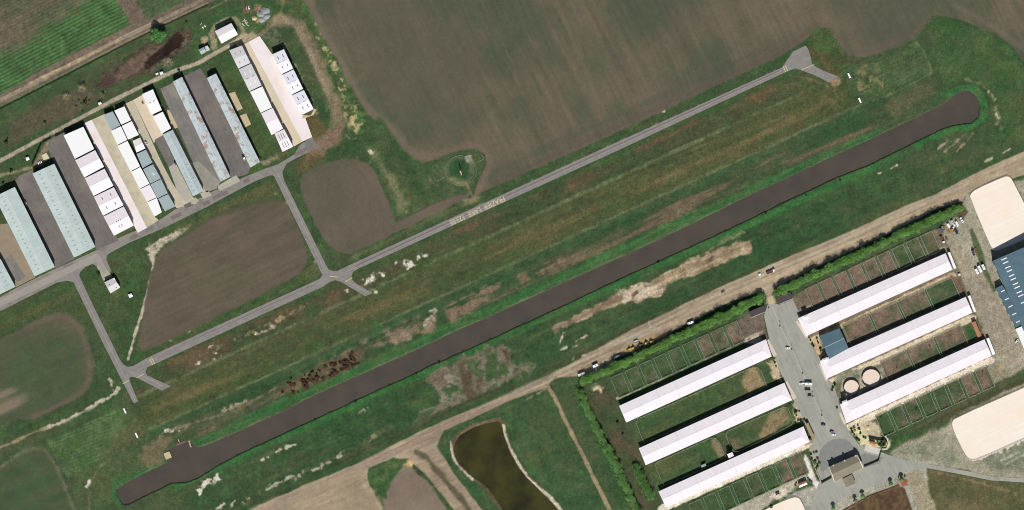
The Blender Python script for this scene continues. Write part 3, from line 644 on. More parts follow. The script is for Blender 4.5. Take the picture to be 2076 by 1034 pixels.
# ---- paddocks: turf and worn soil inside each fence
PADDOCKS = []       # (row name, quads)
def row(start, step, wv, dv, n):
    return [[(start[0] + step[0] * i, start[1] + step[1] * i),
             (start[0] + step[0] * i + wv[0], start[1] + step[1] * i + wv[1]),
             (start[0] + step[0] * i + wv[0] + dv[0], start[1] + step[1] * i + wv[1] + dv[1]),
             (start[0] + step[0] * i + dv[0], start[1] + step[1] * i + dv[1])] for i in range(n)]
PADDOCKS.append(('p1', row((1237.5, 766.5), (29.1, -13.2), (23, -10.5), (17.4, 40), 9)))
PADDOCKS.append(('p2', row((1632, 587), (29.2, -13.5), (23, -10.8), (18, 39.5), 9)))
PADDOCKS.append(('p3', row((1708.5, 661.5), (56.1, -25), (52, -23.3), (18.5, 41), 4)))
PADDOCKS.append(('p4', row((1785, 735), (55, -26), (51.5, -23.5), (17, 40), 3)))
PADDOCKS.append(('p5', row((1775, 844.8), (28.8, -13.1), (23, -10.6), (17, 40.5), 8)))
PADDOCKS.append(('p6', row((1396, 1022), (29, -13.5), (23.5, -10), (17, 41), 8)))
BROWN = {'p1': [.3, .15, .35, .05, .2, .25, .5, .35, .6], 'p2': [.95, .95, .9, .85, .5, .35, .25, .3, .3], 'p3': [.8, .8, .6, .4], 'p4': [.55, .5, .55],
         'p5': [.3, .3, .3, .25, .2, .3, .85, .95], 'p6': [.1, .1, .1, .15, .2, .2, .6, .4]}
for nm, qs in PADDOCKS:
    w, d = sdf([qs[0][0], qs[-1][1], qs[-1][2], qs[0][3]], 4)
    put(w, sm(-2, 2, d), mixc((54, 96, 58), (66, 88, 60), 0.3 + 0.6 * n40) if nm != 'p2' else mixc((84, 100, 76), (92, 96, 76), 0.5 + 0.6 * n40))
    for q, b in zip(qs, BROWN[nm]):
        inside = mixc((60, 84, 52), (122, 104, 88), (b * 2 - 0.5) * 0.7 + (0.28 if nm in ('p2', 'p3', 'p4') else 0.1) + 0.55 * n40 + 0.35 * n12)
        poly(q, inside, 1.5, 1.0)
        line(q + [q[0]], 2.0, (116, 108, 86), 1.0, 0.8, n5, 0.45)
    
# rounded meadows between the left barns
MEADOWS = [[(1290, 858), (1292, 848), (1302, 846), (1400, 802.5), (1522, 746.5), (1534, 744), (1543, 752), (1555, 784), (1480, 822), (1380, 866), (1306, 898), (1298, 880)],
           [(1328, 942), (1332, 938), (1380, 916), (1440, 888.5), (1450, 888), (1458, 896), (1472, 928), (1400, 962), (1346, 984), (1336, 962)],
           [(1471, 880), (1476, 874), (1530, 850), (1590, 825), (1597, 827), (1608, 852), (1604, 862), (1550, 890), (1500, 914), (1488, 916), (1478, 900)]]
for k, mq in enumerate(MEADOWS):
    poly(mq, mixc((58, 84, 50), (88, 92, 60), 0.4 + 0.6 * n40 + 0.3 * nu), 2, 1)
    line(mq + [mq[0]], 2.2, (116, 112, 86), 1, 0.8, n5, 0.5)
poly([(1505, 762), (1522, 744), (1534, 742), (1552, 782), (1520, 796), (1508, 785)], (150, 130, 98), 6, 6, n12, 0.9)
poly([(1440, 890), (1450, 886), (1470, 926), (1460, 930), (1448, 910)], (140, 122, 96), 4, 4, n12, 0.85)
poly([(1560, 845), (1592, 824), (1606, 852), (1570, 878), (1540, 890), (1550, 865)], (146, 126, 94), 6, 6, n12, 0.85)
poly([(1480, 890), (1500, 885), (1505, 908), (1488, 914)], (140, 120, 96), 5, 5, n12, 0.7)
# hedge-row footing
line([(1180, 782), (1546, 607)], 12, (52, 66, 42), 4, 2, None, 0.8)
line([(1186, 790), (1300, 742), (1546, 622)], 6, (70, 90, 60), 3, 2, None, 0.7)
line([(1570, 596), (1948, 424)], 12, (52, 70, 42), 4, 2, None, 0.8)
line([(1600, 590), (1950, 432)], 6, (70, 90, 60), 3, 2, None, 0.7)
poly([(1938, 420), (1952, 412), (1960, 430), (1950, 448), (1940, 440)], (94, 80, 62), 3, 3)

# ---- mottling of all turf
isg = sm(2, 14, C[..., 1] - np.maximum(C[..., 0], C[..., 2]))
n25 = fbm(PX, PY, 30, 22, 81, 5, 0.7)
m = (isg * 0.42 * noi(n25 + 0.3 * nu, 0.0, 0.9))[..., None]
C = C * (1 - m) + c3((100, 94, 66)) * m
n18 = fbm(PX, PY, 24, 20, 91, 5, 0.7)
m = (isg * 0.40 * noi(n18, 0.05, 0.9))[..., None]
C = C * (1 - m) + c3((70, 112, 60)) * m
m = (isg * 0.35 * noi(-n18 + 0.3 * n5, 0.15, 1.0))[..., None]
C = C * (1 - m) + c3((42, 62, 40)) * m
# ---- hollows
CANAL = [(236, 992), (240, 1008), (248, 1022), (262, 1022), (300, 1002), (348, 979), (380, 977), (400, 970), (440, 944), (500, 913), (572, 880), (640, 849), (712, 816), (780, 784), (820, 767), (880, 738), (940, 712), (1010, 680), (1080, 648), (1140, 621), (1240, 573), (1360, 518), (1500, 454), (1600, 405), (1700, 358), (1754, 338), (1810, 310), (1856, 288), (1904, 264), (1933, 254), (1969, 249), (1984, 238), (1988, 214), (1980, 196), (1967, 184), (1951, 183), (1933, 193), (1918, 207), (1890, 222), (1853, 240), (1754, 287), (1700, 311), (1600, 358), (1500, 405), (1390, 460), (1280, 512), (1180, 556), (1080, 602), (1000, 638), (920, 673), (850, 706), (780, 738), (710, 768), (640, 800), (560, 840), (480, 876), (412, 905), (400, 906), (388, 895), (370, 896), (348, 906), (340, 914), (346, 928), (338, 938), (296, 958), (256, 978)]
dig(CANAL, 3.2, 9, warp=1.0)
dig(POND, 2.6, 8, warp=1.0)
dig(POOL, 1.2, 6, smooth=1)
dig([(-20, 228), (130, 152), (260, 84), (372, 30), (420, 8)], 1.3, 4, closed=False, width=5)
w, d = sdf(CANAL, 6); put(w, sm(-2.0, 1.0, d + 1.2 * n5[w]), (70, 64, 52))
w, d = sdf(POND, 6); put(w, sm(-1.5, 1.0, d + n5[w]), (74, 66, 44))
LAB2 = LAB

# ---- fine break-up, then to albedo
m = (isg * 0.16)[..., None]
C = C * (1 - m) + c3((96, 96, 68)) * m
LV = np.zeros((NY, NX)); LV[:-1, :-1] = LAB
FINE = np.where(LV == 1, 0.3, np.where(LV == 3, 0.5, 1.0))
C *= (1 + FINE * 0.05 * n12 + FINE * 0.08 * n5 + FINE * 0.085 * np.random.RandomState(5).randn(NY, NX) + 0.05 * nu2 * inT * (OFF > 6) * (OFF < 420))[..., None]
ALB = np.clip(lin(np.clip(C, 5, 235)) / E, 0.004, 0.85)

def ground_meshes():
    names = {0: 'ground', 1: 'field', 2: 'crop_field', 3: 'dirt_road', 4: 'gravel_yard'}
    vx = (PX - 1038) * S; vy = (517 - PY) * S
    idx = np.arange(NX * NY).reshape(NY, NX)
    m = attr_mat('earth_and_grass'); smooth = attr_mat('tilled_earth', fine=0.07, bump=0.2); mid = attr_mat('road_earth', fine=0.1, bump=0.3)
    for k, nm in names.items():
        jj, ii = np.nonzero(LAB == k)
        if len(jj) == 0: continue
        q = np.stack([idx[jj + 1, ii], idx[jj + 1, ii + 1], idx[jj, ii + 1], idx[jj, ii]], 1)
        u, inv = np.unique(q.ravel(), return_inverse=True)
        co = np.stack([vx.ravel()[u], vy.ravel()[u], Z.ravel()[u]], 1)
        colr = np.concatenate([ALB.reshape(-1, 3)[u], np.ones((len(u), 1))], 1)
        faces = inv.reshape(-1, 4)
        if k == 0:   # the land beyond, out to the horizon
            x0, x1 = vx.min(), vx.max(); y0, y1 = vy.min(), vy.max(); B = 9000.0
            ring = np.array([(x0, y0, 0), (x1, y0, 0), (x1, y1, 0), (x0, y1, 0), (-B, -B, 0), (B, -B, 0), (B, B, 0), (-B, B, 0)], float)
            n = len(co)
            co = np.concatenate([co, ring]); colr = np.concatenate([colr, np.tile([*alb(78, 84, 60), 1.0], (8, 1))])
            faces = np.concatenate([faces, n + np.array([(4, 5, 1, 0), (5, 6, 2, 1), (6, 7, 3, 2), (7, 4, 0, 3)])])
        me = bpy.data.meshes.new(nm)
        nf = len(faces)
        me.vertices.add(len(co)); me.vertices.foreach_set('co', co.astype(np.float32).ravel())
        me.loops.add(nf * 4); me.loops.foreach_set('vertex_index', faces.astype(np.int32).ravel())
        me.polygons.add(nf); me.polygons.foreach_set('loop_start', (np.arange(nf) * 4).astype(np.int32))
        me.update(calc_edges=True)
        at = me.attributes.new('Col', 'FLOAT_COLOR', 'POINT')
        at.data.foreach_set('color', colr.astype(np.float32).ravel())
        me.polygons.foreach_set('use_smooth', np.ones(nf, bool))
        me.materials.append(smooth if nm == 'field' else mid if nm == 'dirt_road' else m)
        o = bpy.data.objects.new(nm, me); COL.objects.link(o)
        tag(o, kind='structure')
ground_meshes()
# ================================================================ paving, water, markings
def grow(pts, k):
    n = len(pts)
    area = sum(pts[i][0] * pts[(i + 1) % n][1] - pts[(i + 1) % n][0] * pts[i][1] for i in range(n))
    s = 1 if area > 0 else -1
    out = []
    for i in range(n):
        a, b = pts[i - 1], pts[(i + 1) % n]
        dx, dy = b[0] - a[0], b[1] - a[1]
        L = math.hypot(dx, dy) or 1
        out.append((pts[i][0] + s * dy / L * k, pts[i][1] - s * dx / L * k))
    return out
def sheet(name, pts, m, z, parent=None, kind='structure', smooth=0, jit=0.0, thick=0.0):
    if smooth: pts = chaikin(pts, smooth)
    if jit:
        q = []
        for i in range(len(pts)):
            a, b = pts[i], pts[(i + 1) % len(pts)]
            n = max(1, int(math.hypot(b[0] - a[0], b[1] - a[1]) / 5))
            for k in range(n):
                q.append((a[0] + (b[0] - a[0]) * k / n + random.uniform(-jit, jit), a[1] + (b[1] - a[1]) * k / n + random.uniform(-jit, jit)))
        pts = q
    me = bpy.data.meshes.new(name); bm = bmesh.new()
    vs = [bm.verts.new(P(x, y, z)) for x, y in pts]
    f = bm.faces.new(vs)
    f.normal_update()
    if f.normal.z < 0: f.normal_flip()
    if thick:
        r = bmesh.ops.extrude_face_region(bm, geom=[f])
        bmesh.ops.translate(bm, vec=(0, 0, -thick), verts=[v for v in r['geom'] if isinstance(v, bmesh.types.BMVert)])
        bmesh.ops.recalc_face_normals(bm, faces=bm.faces)
    bmesh.ops.triangulate(bm, faces=bm.faces[:])
    bm.to_mesh(me); bm.free()
    me.materials.append(m)
    o = bpy.data.objects.new(name, me); COL.objects.link(o)
    if parent is not None: o.parent = parent
    elif kind: o['kind'] = kind
    return o
def ribbon(pts, w):
    """outline of a strip of width w along a line of pixels"""
    L, R = [], []
    for i, p in enumerate(pts):
        a, b = pts[max(i - 1, 0)], pts[min(i + 1, len(pts) - 1)]
        dx, dy = b[0] - a[0], b[1] - a[1]
        k = math.hypot(dx, dy) or 1
        ww = w[i] if hasattr(w, '__len__') else w
        L.append((p[0] - dy / k * ww / 2, p[1] + dx / k * ww / 2)); R.append((p[0] + dy / k * ww / 2, p[1] - dx / k * ww / 2))
    return L + R[::-1]

M_TAXI = mat('worn_asphalt', alb(136, 131, 128), 0.95, 0.2, 0.4, (0.12, 1, 1), rot=24.5, second=alb(146, 143, 136), sec_scale=0.15, sec_lo=0.45, sec_hi=0.7)
M_ASPH = mat('dark_asphalt', alb(112, 107, 103), 0.95, 0.24, 0.5, (0.12, 1, 1), rot=-66, second=alb(128, 120, 112), sec_scale=0.05, sec_lo=0.45, sec_hi=0.65)
M_ASPH2 = mat('grey_asphalt', alb(124, 120, 116), 0.95, 0.24, 0.5, (0.12, 1, 1), rot=-66, second=alb(140, 132, 122), sec_scale=0.06)
M_ROADW = mat('taxi_lane_asphalt', alb(142, 136, 130), 0.95, 0.16, 0.3, second=alb(122, 116, 110), sec_scale=0.06)
M_PATCH = mat('patched_asphalt', alb(122, 112, 110), 0.95, 0.12, 0.3)
M_COURT = mat('court_asphalt', alb(160, 160, 150), 0.95, 0.3, 0.35, (0.12, 1, 1), rot=-66, second=alb(166, 166, 154), sec_scale=0.05, sec_lo=0.42, sec_hi=0.66)
M_COURT2 = mat('court_resurfaced', alb(136, 137, 132), 0.95, 0.12, 0.2)
M_PINK = mat('pale_concrete', alb(240, 228, 228), 0.9, 0.06, 0.2, second=alb(232, 216, 206), sec_scale=0.05)
M_BEIGE = mat('old_concrete', alb(198, 188, 164), 0.9, 0.16, 0.15, second=alb(176, 170, 150), sec_scale=0.06)
M_TAN = mat('tan_concrete', alb(196, 180, 146), 0.9, 0.14, 0.2)
M_GREYC = mat('grey_concrete', alb(176, 172, 158), 0.9, 0.12, 0.2)
M_BROWNA = mat('brown_gravel_apron', alb(150, 136, 114), 0.95, 0.14, 0.2, second=alb(136, 124, 108), sec_scale=0.06)
M_SAND = mat('arena_sand', alb(250, 238, 226), 1.0, 0.1, 0.5, (0.06, 1, 1), rot=24.4, second=alb(250, 226, 204), sec_scale=0.03, sec_lo=0.4, sec_hi=0.7)
M_SAND2 = mat('pen_sand', alb(236, 216, 200), 1.0, 0.06, 0.3)
M_YEL = mat('yellow_paint', alb(206, 196, 140), 0.9, 0.25, 1.2)
M_LINE = mat('worn_white_paint', alb(190, 186, 172), 0.9, 0.3, 1.0)
M_FAINT = mat('faded_paint', alb(166, 160, 150), 0.9, 0.2, 1.0)

# water
def water(name, rgb, rough):
    m = bpy.data.materials.new(name); m.use_nodes = True
    nt = m.node_tree; N = nt.nodes; L = nt.links
    b = N['Principled BSDF']; b.inputs['Roughness'].default_value = rough; b.inputs['IOR'].default_value = 1.33
    tc = N.new('ShaderNodeTexCoord'); nz = N.new('ShaderNodeTexNoise'); nz.inputs['Scale'].default_value = 0.05; nz.inputs['Detail'].default_value = 5
    L.new(tc.outputs['Object'], nz.inputs['Vector'])
    cr = N.new('ShaderNodeValToRGB')
    cr.color_ramp.elements[0].position = 0.36; cr.color_ramp.elements[1].position = 0.62
    cr.color_ramp.elements[0].color = (*rgb[0], 1); cr.color_ramp.elements[1].color = (*rgb[1], 1)
    L.new(nz.outputs['Fac'], cr.inputs['Fac']); L.new(cr.outputs[0], b.inputs['Base Color'])
    n2 = N.new('ShaderNodeTexNoise'); n2.inputs['Scale'].default_value = 0.8; n2.inputs['Detail'].default_value = 4
    L.new(tc.outputs['Object'], n2.inputs['Vector'])
    bp = N.new('ShaderNodeBump'); bp.inputs['Strength'].default_value = 0.05; bp.inputs['Distance'].default_value = 0.1
    L.new(n2.outputs['Fac'], bp.inputs['Height']); L.new(bp.outputs[0], b.inputs['Normal'])
    return m
sheet('canal_water', grow(CANAL, 4), water('muddy_water', (alb(76, 71, 65), alb(84, 77, 69)), 0.3), -0.8)
sheet('pond_water', grow(POND, 4), water('green_pond_water', (alb(42, 43, 26), alb(66, 65, 33)), 0.3), -0.62)
sheet('marsh_water', grow(POOL, 2), water('marsh_water_brown', (alb(38, 28, 24), alb(52, 40, 32)), 0.3), -0.3)

# taxiway beside the grass strip with its stubs
tw = sheet('taxiway', [(301, 724)] + [(258 + (1332) * t, 752 - 609 * t) for t in ()] + [(648, 565.5)] + [(654, 558)] + [(556, 358), (548, 352), (571, 344), (576, 366), (660, 535), (666, 546), (676, 550), (684, 549)]
           + [(900, 449), (1240, 293), (1585, 137), (1598.5, 118), (1607.5, 104.5), (1633, 92.5), (1638, 99), (1642, 110), (1646.5, 130), (1657, 137.5), (1673.5, 145), (1700.5, 155.5), (1679.5, 166.6), (1655, 154), (1630, 144.5), (1612, 138.5), (1591, 147)]
           + [(1246, 308), (905, 463), (730, 543), (717, 550), (713, 558), (713, 566), (722, 575), (755, 594), (741, 600.5), (690, 571), (680, 568), (668, 572), (657, 580)]
           + [(305, 742), (298, 745), (295, 754), (298, 761), (346, 783), (328, 792), (280, 767), (270, 764), (263, 765), (262, 770), (280, 814), (271, 818), (240, 757), (212, 702), (178, 632), (148, 570), (161, 560), (190, 622), (224, 690), (243, 729), (250, 739), (259, 744), (270, 742)],
           M_TAXI, 0.06)
def mark(name, pts, w, m, z=0.10): return sheet(name, ribbon(pts, w), m, z, parent=tw)
mark('centre_line', [(300, 733), (480, 651), (650, 573)], 0.9, M_FAINT)
mark('centre_line', [(700, 552), (900, 458), (1240, 302), (1585, 143)], 0.9, M_FAINT)
mark('centre_line', [(563, 352), (600, 425), (640, 510), (664, 556)], 0.9, M_FAINT)
mark('centre_line', [(156, 572), (200, 660), (236, 730), (252, 764), (274, 812)], 0.9, M_FAINT)
mark('centre_line', [(680, 558), (715, 576), (744, 594)], 0.9, M_FAINT)
mark('centre_line', [(262, 753), (300, 766), (332, 784)], 0.9, M_FAINT)
mark('lane_edge_patch', [(320, 724), (480, 650), (640, 577)], 3.4, M_PATCH, 0.085)
mark('lane_edge_patch', [(720, 540), (900, 456), (1240, 300), (1580, 144)], 3.4, M_PATCH, 0.085)
for a, b in (((303, 727), (310, 740)), ((307, 725), (314, 738)), ((249, 778), (262, 771)), ((277, 766), (292, 758)), ((668, 560), (684, 562)), ((699, 572), (714, 563)), ((1588, 135), (1593, 146)), ((1592, 133), (1597, 144)), ((1626, 141), (1650, 131))):
    mark('holding_line', [a, b], 1.6, M_YEL, 0.11)
# the painted name: seen upside down from here
fc = bpy.data.curves.new('taxiway_lettering', 'FONT'); fc.body = 'FRAZIER  LAKE  123.05'; fc.size = 7.2; fc.align_x = 'CENTER'; fc.align_y = 'CENTER'; fc.offset = 0.05
to = bpy.data.objects.new('taxiway_lettering', fc); COL.objects.link(to)
bpy.context.view_layer.update()
tm = bpy.data.meshes.new_from_object(to.evaluated_get(bpy.context.evaluated_depsgraph_get()))
COL.objects.unlink(to); bpy.data.objects.remove(to)
xs = [v.co.x for v in tm.vertices]; ys = [v.co.y for v in tm.vertices]
kx = 121 * S / (max(xs) - min(xs)); ky = 5.3 / (max(ys) - min(ys))
for v in tm.vertices: v.co.x *= kx; v.co.y *= ky
tm.materials.clear(); tm.materials.append(mat('cream_paint', alb(206, 194, 162), 0.9, 0.12, 1.0))
tl = bpy.data.objects.new('lettering', tm); COL.objects.link(tl); tl.parent = tw
tl.location = P(967.5, 427, 0.12); tl.rotation_euler = (0, 0, math.radians(180 + 24.6))

# taxi lane past the hangars
tlane = sheet('taxi_lane', [(-200, 700), (0, 603), (31, 585), (72, 564), (112, 545), (152, 527), (196, 507), (232, 486), (274, 468), (322, 447), (356, 424), (413, 398), (450, 378), (500, 357), (540, 341), (562, 334), (598, 312), (606, 296), (616, 288), (633, 278), (646, 298), (624, 309), (600, 321), (582, 331), (576, 341), (572, 350), (560, 354), (546, 356), (520, 366), (500, 376), (420, 419), (330, 463), (260, 493), (226, 511), (216, 518), (216, 528), (225, 548), (221, 562), (208, 566), (206, 556), (196, 540), (188, 535), (172, 542), (162, 552), (160, 562), (148, 572), (136, 569), (115, 573), (60, 601), (0, 631), (-200, 722)], M_ROADW, 0.03)
sheet('lane_strip', [(-60, 634), (0, 607), (80, 568), (160, 530), (195, 513), (202, 517), (210, 534), (216, 552), (211, 555), (204, 548), (195, 530), (160, 545), (80, 584), (0, 622), (-60, 650)], mat('pale_lane', alb(156, 150, 142), 0.95, 0.1, 0.3), 0.07, parent=tlane)
for a in ([(262, 480), (276, 473), (281, 480), (267, 487)], [(345, 440), (365, 430), (369, 437), (349, 447)], [(410, 412), (424, 405), (427, 412), (413, 419)], [(492, 366), (505, 360), (507, 368), (494, 373)], [(596, 312), (622, 298), (624, 304), (600, 318)], [(430, 400), (460, 386), (463, 392), (433, 406)]):
    sheet('asphalt_patch', a, M_PATCH, 0.075, parent=tlane)
sheet('asphalt_apron', [(31, 365), (40, 356), (66, 344), (80, 380), (152, 524), (113, 544), (72, 460)], M_ASPH, 0.05)
sheet('gravel_apron', [(-40, 460), (15, 453), (72, 562), (33, 582), (2, 524), (-40, 545)], M_BROWNA, 0.05)
sheet('asphalt_strip', [(8, 528), (22, 515), (52, 562), (34, 572)], M_ASPH2, 0.09)
sheet('asphalt_apron', [(96, 298), (102, 284), (112, 275), (132, 265), (152, 312), (240, 488), (196, 506), (110, 330)], M_ASPH, 0.05)
sheet('concrete_apron', [(170, 250), (186, 243), (298, 462), (279, 472), (268, 450)], M_PINK, 0.05)
sheet('old_concrete_apron', [(186, 243), (212, 231), (302, 410), (314, 440), (322, 446), (298, 462)], M_BEIGE, 0.05)
sheet('old_concrete_apron', [(250, 212), (270, 203), (328, 330), (350, 372), (362, 390), (392, 400), (400, 412), (358, 422), (338, 392), (296, 304)], M_BEIGE, 0.05)
sheet('concrete_apron', [(270, 203), (289, 192), (332, 275), (316, 284), (312, 290)], mat('tan_pale_concrete', alb(214, 198, 174), 0.9, 0.1, 0.2), 0.05)
sheet('asphalt_strip', [(313, 284), (330, 274), (356, 330), (342, 339)], M_ASPH, 0.09)
sheet('asphalt_strip', [(372, 416), (388, 408), (392, 416), (376, 423)], M_ASPH, 0.09)
sheet('grey_concrete_apron', [(342, 339), (356, 330), (391, 400), (376, 408), (358, 384)], M_GREYC, 0.07)
sheet('concrete_walk', [(338, 222), (344, 224), (361, 258), (350, 263)], M_TAN, 0.07)
sheet('concrete_walk', [(350, 263), (354, 262), (417, 386), (413, 391)], M_TAN, 0.07)
sheet('asphalt_apron', [(325, 180), (350, 168), (448, 368), (441, 380), (418, 390), (362, 262), (344, 224)], M_ASPH2, 0.05)
sheet('grey_concrete_apron', [(388, 332), (402, 326), (446, 368), (440, 382), (418, 390)], mat('mottled_concrete', alb(150, 146, 134), 0.95, 0.2, 0.2), 0.08)
sheet('asphalt_apron', [(368, 157), (406, 138), (420, 160), (507, 340), (503, 352), (490, 357), (468, 360)], M_ASPH, 0.05)
sheet('concrete_pad', [(440, 378), (478, 355), (488, 367), (446, 387)], M_GREYC, 0.08)
sheet('concrete_pad', [(406, 392), (422, 386), (430, 396), (412, 404)], M_GREYC, 0.08)
sheet('concrete_pad', [(385, 406), (396, 400), (404, 408), (388, 414)], M_GREYC, 0.10)
sheet('concrete_apron', [(504, 85), (526, 73), (531, 80), (553, 112), (612, 233), (617, 234), (633, 278), (613, 287)], M_PINK, 0.05)
sheet('old_concrete_apron', [(489, 93), (504, 85), (613, 287), (596, 297), (574, 260), (552, 217)], mat('warm_concrete', alb(220, 204, 178), 0.9, 0.12, 0.2, second=alb(200, 194, 166), sec_scale=0.05), 0.05)
sheet('asphalt_apron', [(616, 288), (633, 279), (647, 299), (624, 309)], M_ASPH2, 0.06)
sheet('concrete_pad', [(463, 190), (476, 186), (492, 220), (479, 226)], M_TAN, 0.05)
sheet('concrete_pad', [(485, 235), (499, 230), (509, 252), (496, 259)], M_TAN, 0.05)
sheet('concrete_pad', [(84, 315), (94, 310), (101, 322), (90, 328)], mat('cream_pad', alb(216, 206, 170), 0.9, 0.1, 0.3), 0.06)
sheet('concrete_drive', [(196, 540), (205, 534), (228, 560), (226, 563), (210, 569)], mat('green_grey_drive', alb(168, 168, 146), 0.9, 0.1, 0.3), 0.055)
sheet('concrete_walk', [(630, 234), (637, 221), (641, 222), (636, 233), (614, 241), (612, 234)], M_TAN, 0.07)

# stud farm court, drive and sand
court = sheet('court', [(1549, 640), (1556, 618), (1572, 616), (1580, 618), (1607, 607), (1622, 638), (1634, 668), (1640, 690), (1654, 716), (1664, 736), (1676, 768), (1690, 778), (1700, 815), (1714, 858), (1722, 876), (1742, 902), (1776, 912), (1800, 922), (1838, 934), (1880, 941), (1960, 955), (2010, 966), (2076, 970), (2300, 972), (2300, 980), (2076, 978), (2010, 974), (1950, 962), (1876, 948), (1834, 956), (1775, 984), (1700, 1014), (1672, 1040), (1640, 1034), (1652, 1000), (1662, 975), (1652, 938), (1642, 905), (1648, 896), (1628, 850), (1608, 812), (1601, 796), (1590, 775), (1573, 728), (1560, 690)], M_COURT, 0.05)
sheet('court_patch', chaikin([(1660, 918), (1672, 900), (1694, 888), (1720, 892), (1732, 908), (1740, 918), (1680, 944), (1668, 960), (1658, 940)], 1), M_COURT2, 0.08, parent=court)
sheet('court_patch', [(1740, 928), (1752, 918), (1790, 928), (1782, 940), (1752, 948)], M_COURT2, 0.08, parent=court)
sheet('parking_line', ribbon([(1566, 622), (1581, 661), (1605, 708), (1627, 757), (1634, 770)], 1.6), M_LINE, 0.10, parent=court)
sheet('parking_line', ribbon([(1648, 804), (1664, 838), (1684, 880)], 1.6), M_LINE, 0.10, parent=court)
cl = [(1581, 661), (1605, 708), (1627, 757), (1648, 804), (1666, 842)]
for i in range(4):
    for k in range(6):
        t = (k + 0.5) / 6
        x = cl[i][0] * (1 - t) + cl[i + 1][0] * t; y = cl[i][1] * (1 - t) + cl[i + 1][1] * t
        if 765 < y < 812: continue
        sheet('bay_line', ribbon([(x - 8, y + 1.2), (x + 8, y - 1.2)], 0.55), M_FAINT, 0.11, parent=court)
sheet('court_ramp', [(1755, 902), (1786, 910), (1783, 922), (1752, 914)], mat('pale_ramp', alb(206, 202, 190), 0.9, 0.06, 0.3), 0.09, parent=court)
for q in ([(1553, 694), (1558, 687), (1575, 719), (1569, 724)], [(1591, 776), (1596, 772), (1615, 806), (1608, 811)], [(1613, 652), (1617, 650), (1639, 682), (1634, 686)], [(1660, 738), (1664, 736), (1680, 770), (1674, 772)], [(1701, 838), (1705, 836), (1716, 858), (1711, 861)]):
    sheet('porch_pad', q, mat('porch_concrete', alb(214, 198, 180), 0.9, 0.08, 0.3), 0.09)
sheet('brown_paved_yard', [(1556, 604), (1566, 600), (1570, 616), (1558, 620)], M_TAN, 0.03)
ARENAS = [[(1966, 402), (1967, 394), (1976, 385), (2036, 358), (2046, 358), (2053, 366), (2096, 452), (2094, 470), (2084, 483), (2024, 508), (2014, 508), (2008, 502)],
          [(1929, 856), (1936, 848), (2076, 786), (2200, 732), (2230, 790), (2180, 846), (2076, 891), (1980, 934), (1966, 934), (1956, 924), (1932, 874)],
          [(1530, 1046), (1560, 1028), (1604, 1009), (1616, 1008), (1624, 1014), (1640, 1052), (1660, 1090), (1560, 1090)]]
for a in ARENAS: sheet('arena_sand', a, M_SAND, 0.06, smooth=1)
PENS = [(1726, 786, 15.3), (1766, 767, 18.0)]
for cx, cy, r in PENS: sheet('pen_sand', [(cx + r * math.cos(k), cy + r * math.sin(k)) for k in np.linspace(0, 2 * math.pi, 41)[:-1]], M_SAND2, 0.06)
# ================================================================ buildings
R_WHITE = mat('white_sheet_roof', alb(255, 252, 252), 0.6, 0.03, 0.3)
R_PALE = mat('pale_pink_sheet_roof', alb(246, 236, 240), 0.7, 0.08, 0.5, (0.1, 1, 1), rot=24 - 90)
R_GREY = mat('light_grey_sheet_roof', alb(214, 212, 212), 0.7, 0.1, 0.5, (0.1, 1, 1), rot=24 - 90)
R_LILAC = mat('lilac_white_sheet_roof', alb(240, 238, 246), 0.6, 0.04, 0.25)
R_TEAL = mat('teal_grey_sheet_roof', alb(166, 180, 180), 0.7, 0.07, 0.2, second=alb(156, 170, 172), sec_scale=0.08)
R_LONG = mat('pale_green_grey_roof', alb(196, 210, 206), 0.75, 0.2, 0.5, (0.12, 1, 1), rot=24, second=alb(184, 198, 194), sec_scale=0.12, sec_lo=0.42, sec_hi=0.6)
R_RUST = mat('pale_roof_with_rust', alb(192, 204, 206), 0.8, 0.2, 0.5, (0.12, 1, 1), rot=24, second=alb(162, 136, 118), sec_scale=0.16, sec_lo=0.51, sec_hi=0.62)
R_BLUEG = mat('pale_blue_grey_roof', alb(186, 198, 200), 0.75, 0.18, 0.5, (0.12, 1, 1), rot=24, second=alb(172, 186, 188), sec_scale=0.1)
R_BARN = mat('white_barn_roof', alb(244, 237, 241), 0.7, 0.08, 0.5, (0.08, 1, 1), rot=24.2 - 90, second=alb(236, 230, 234), sec_scale=0.06, sec_lo=0.45, sec_hi=0.7)
R_SLATE = mat('slate_blue_metal_roof', alb(84, 110, 122), 0.6, 0.08, 0.2, second=alb(92, 118, 128), sec_scale=0.05)
R_DARK = mat('dark_brown_shingle', alb(84, 74, 76), 0.9, 0.15, 1.2)
R_SHED = mat('brown_orange_shed_roof', alb(176, 126, 92), 0.85, 0.1, 0.6)
R_CLUB = mat('weathered_tile_roof', alb(140, 132, 114), 0.9, 0.16, 0.35, second=alb(132, 134, 118), sec_scale=0.1)
W_TAN = mat('tan_wall', alb(196, 186, 166), 0.9, 0.06, 0.4)
W_WHITE = mat('white_wall', alb(226, 222, 216), 0.9, 0.05, 0.4)
W_GREY = mat('grey_wall', alb(170, 172, 170), 0.9, 0.06, 0.4)
W_SLATE = mat('slate_wall', alb(96, 116, 124), 0.9, 0.06, 0.4)
M_DOOR = mat('door_sheet_metal', alb(204, 204, 200), 0.7, 0.08, 0.5)
M_DOORD = mat('door_dark_timber', alb(96, 78, 66), 0.8, 0.1, 0.5)
M_GLASSD = mat('dark_skylight_panel', alb(52, 52, 58), 0.3, 0.05, 0.5)
M_GLASSL = mat('pale_skylight_panel', alb(250, 252, 252), 0.4, 0.02, 0.5)
M_GLASSG = mat('grey_skylight_panel', alb(150, 152, 150), 0.5, 0.05, 0.5)
M_CAP = mat('ridge_metal', alb(214, 212, 212), 0.6, 0.05, 0.5)
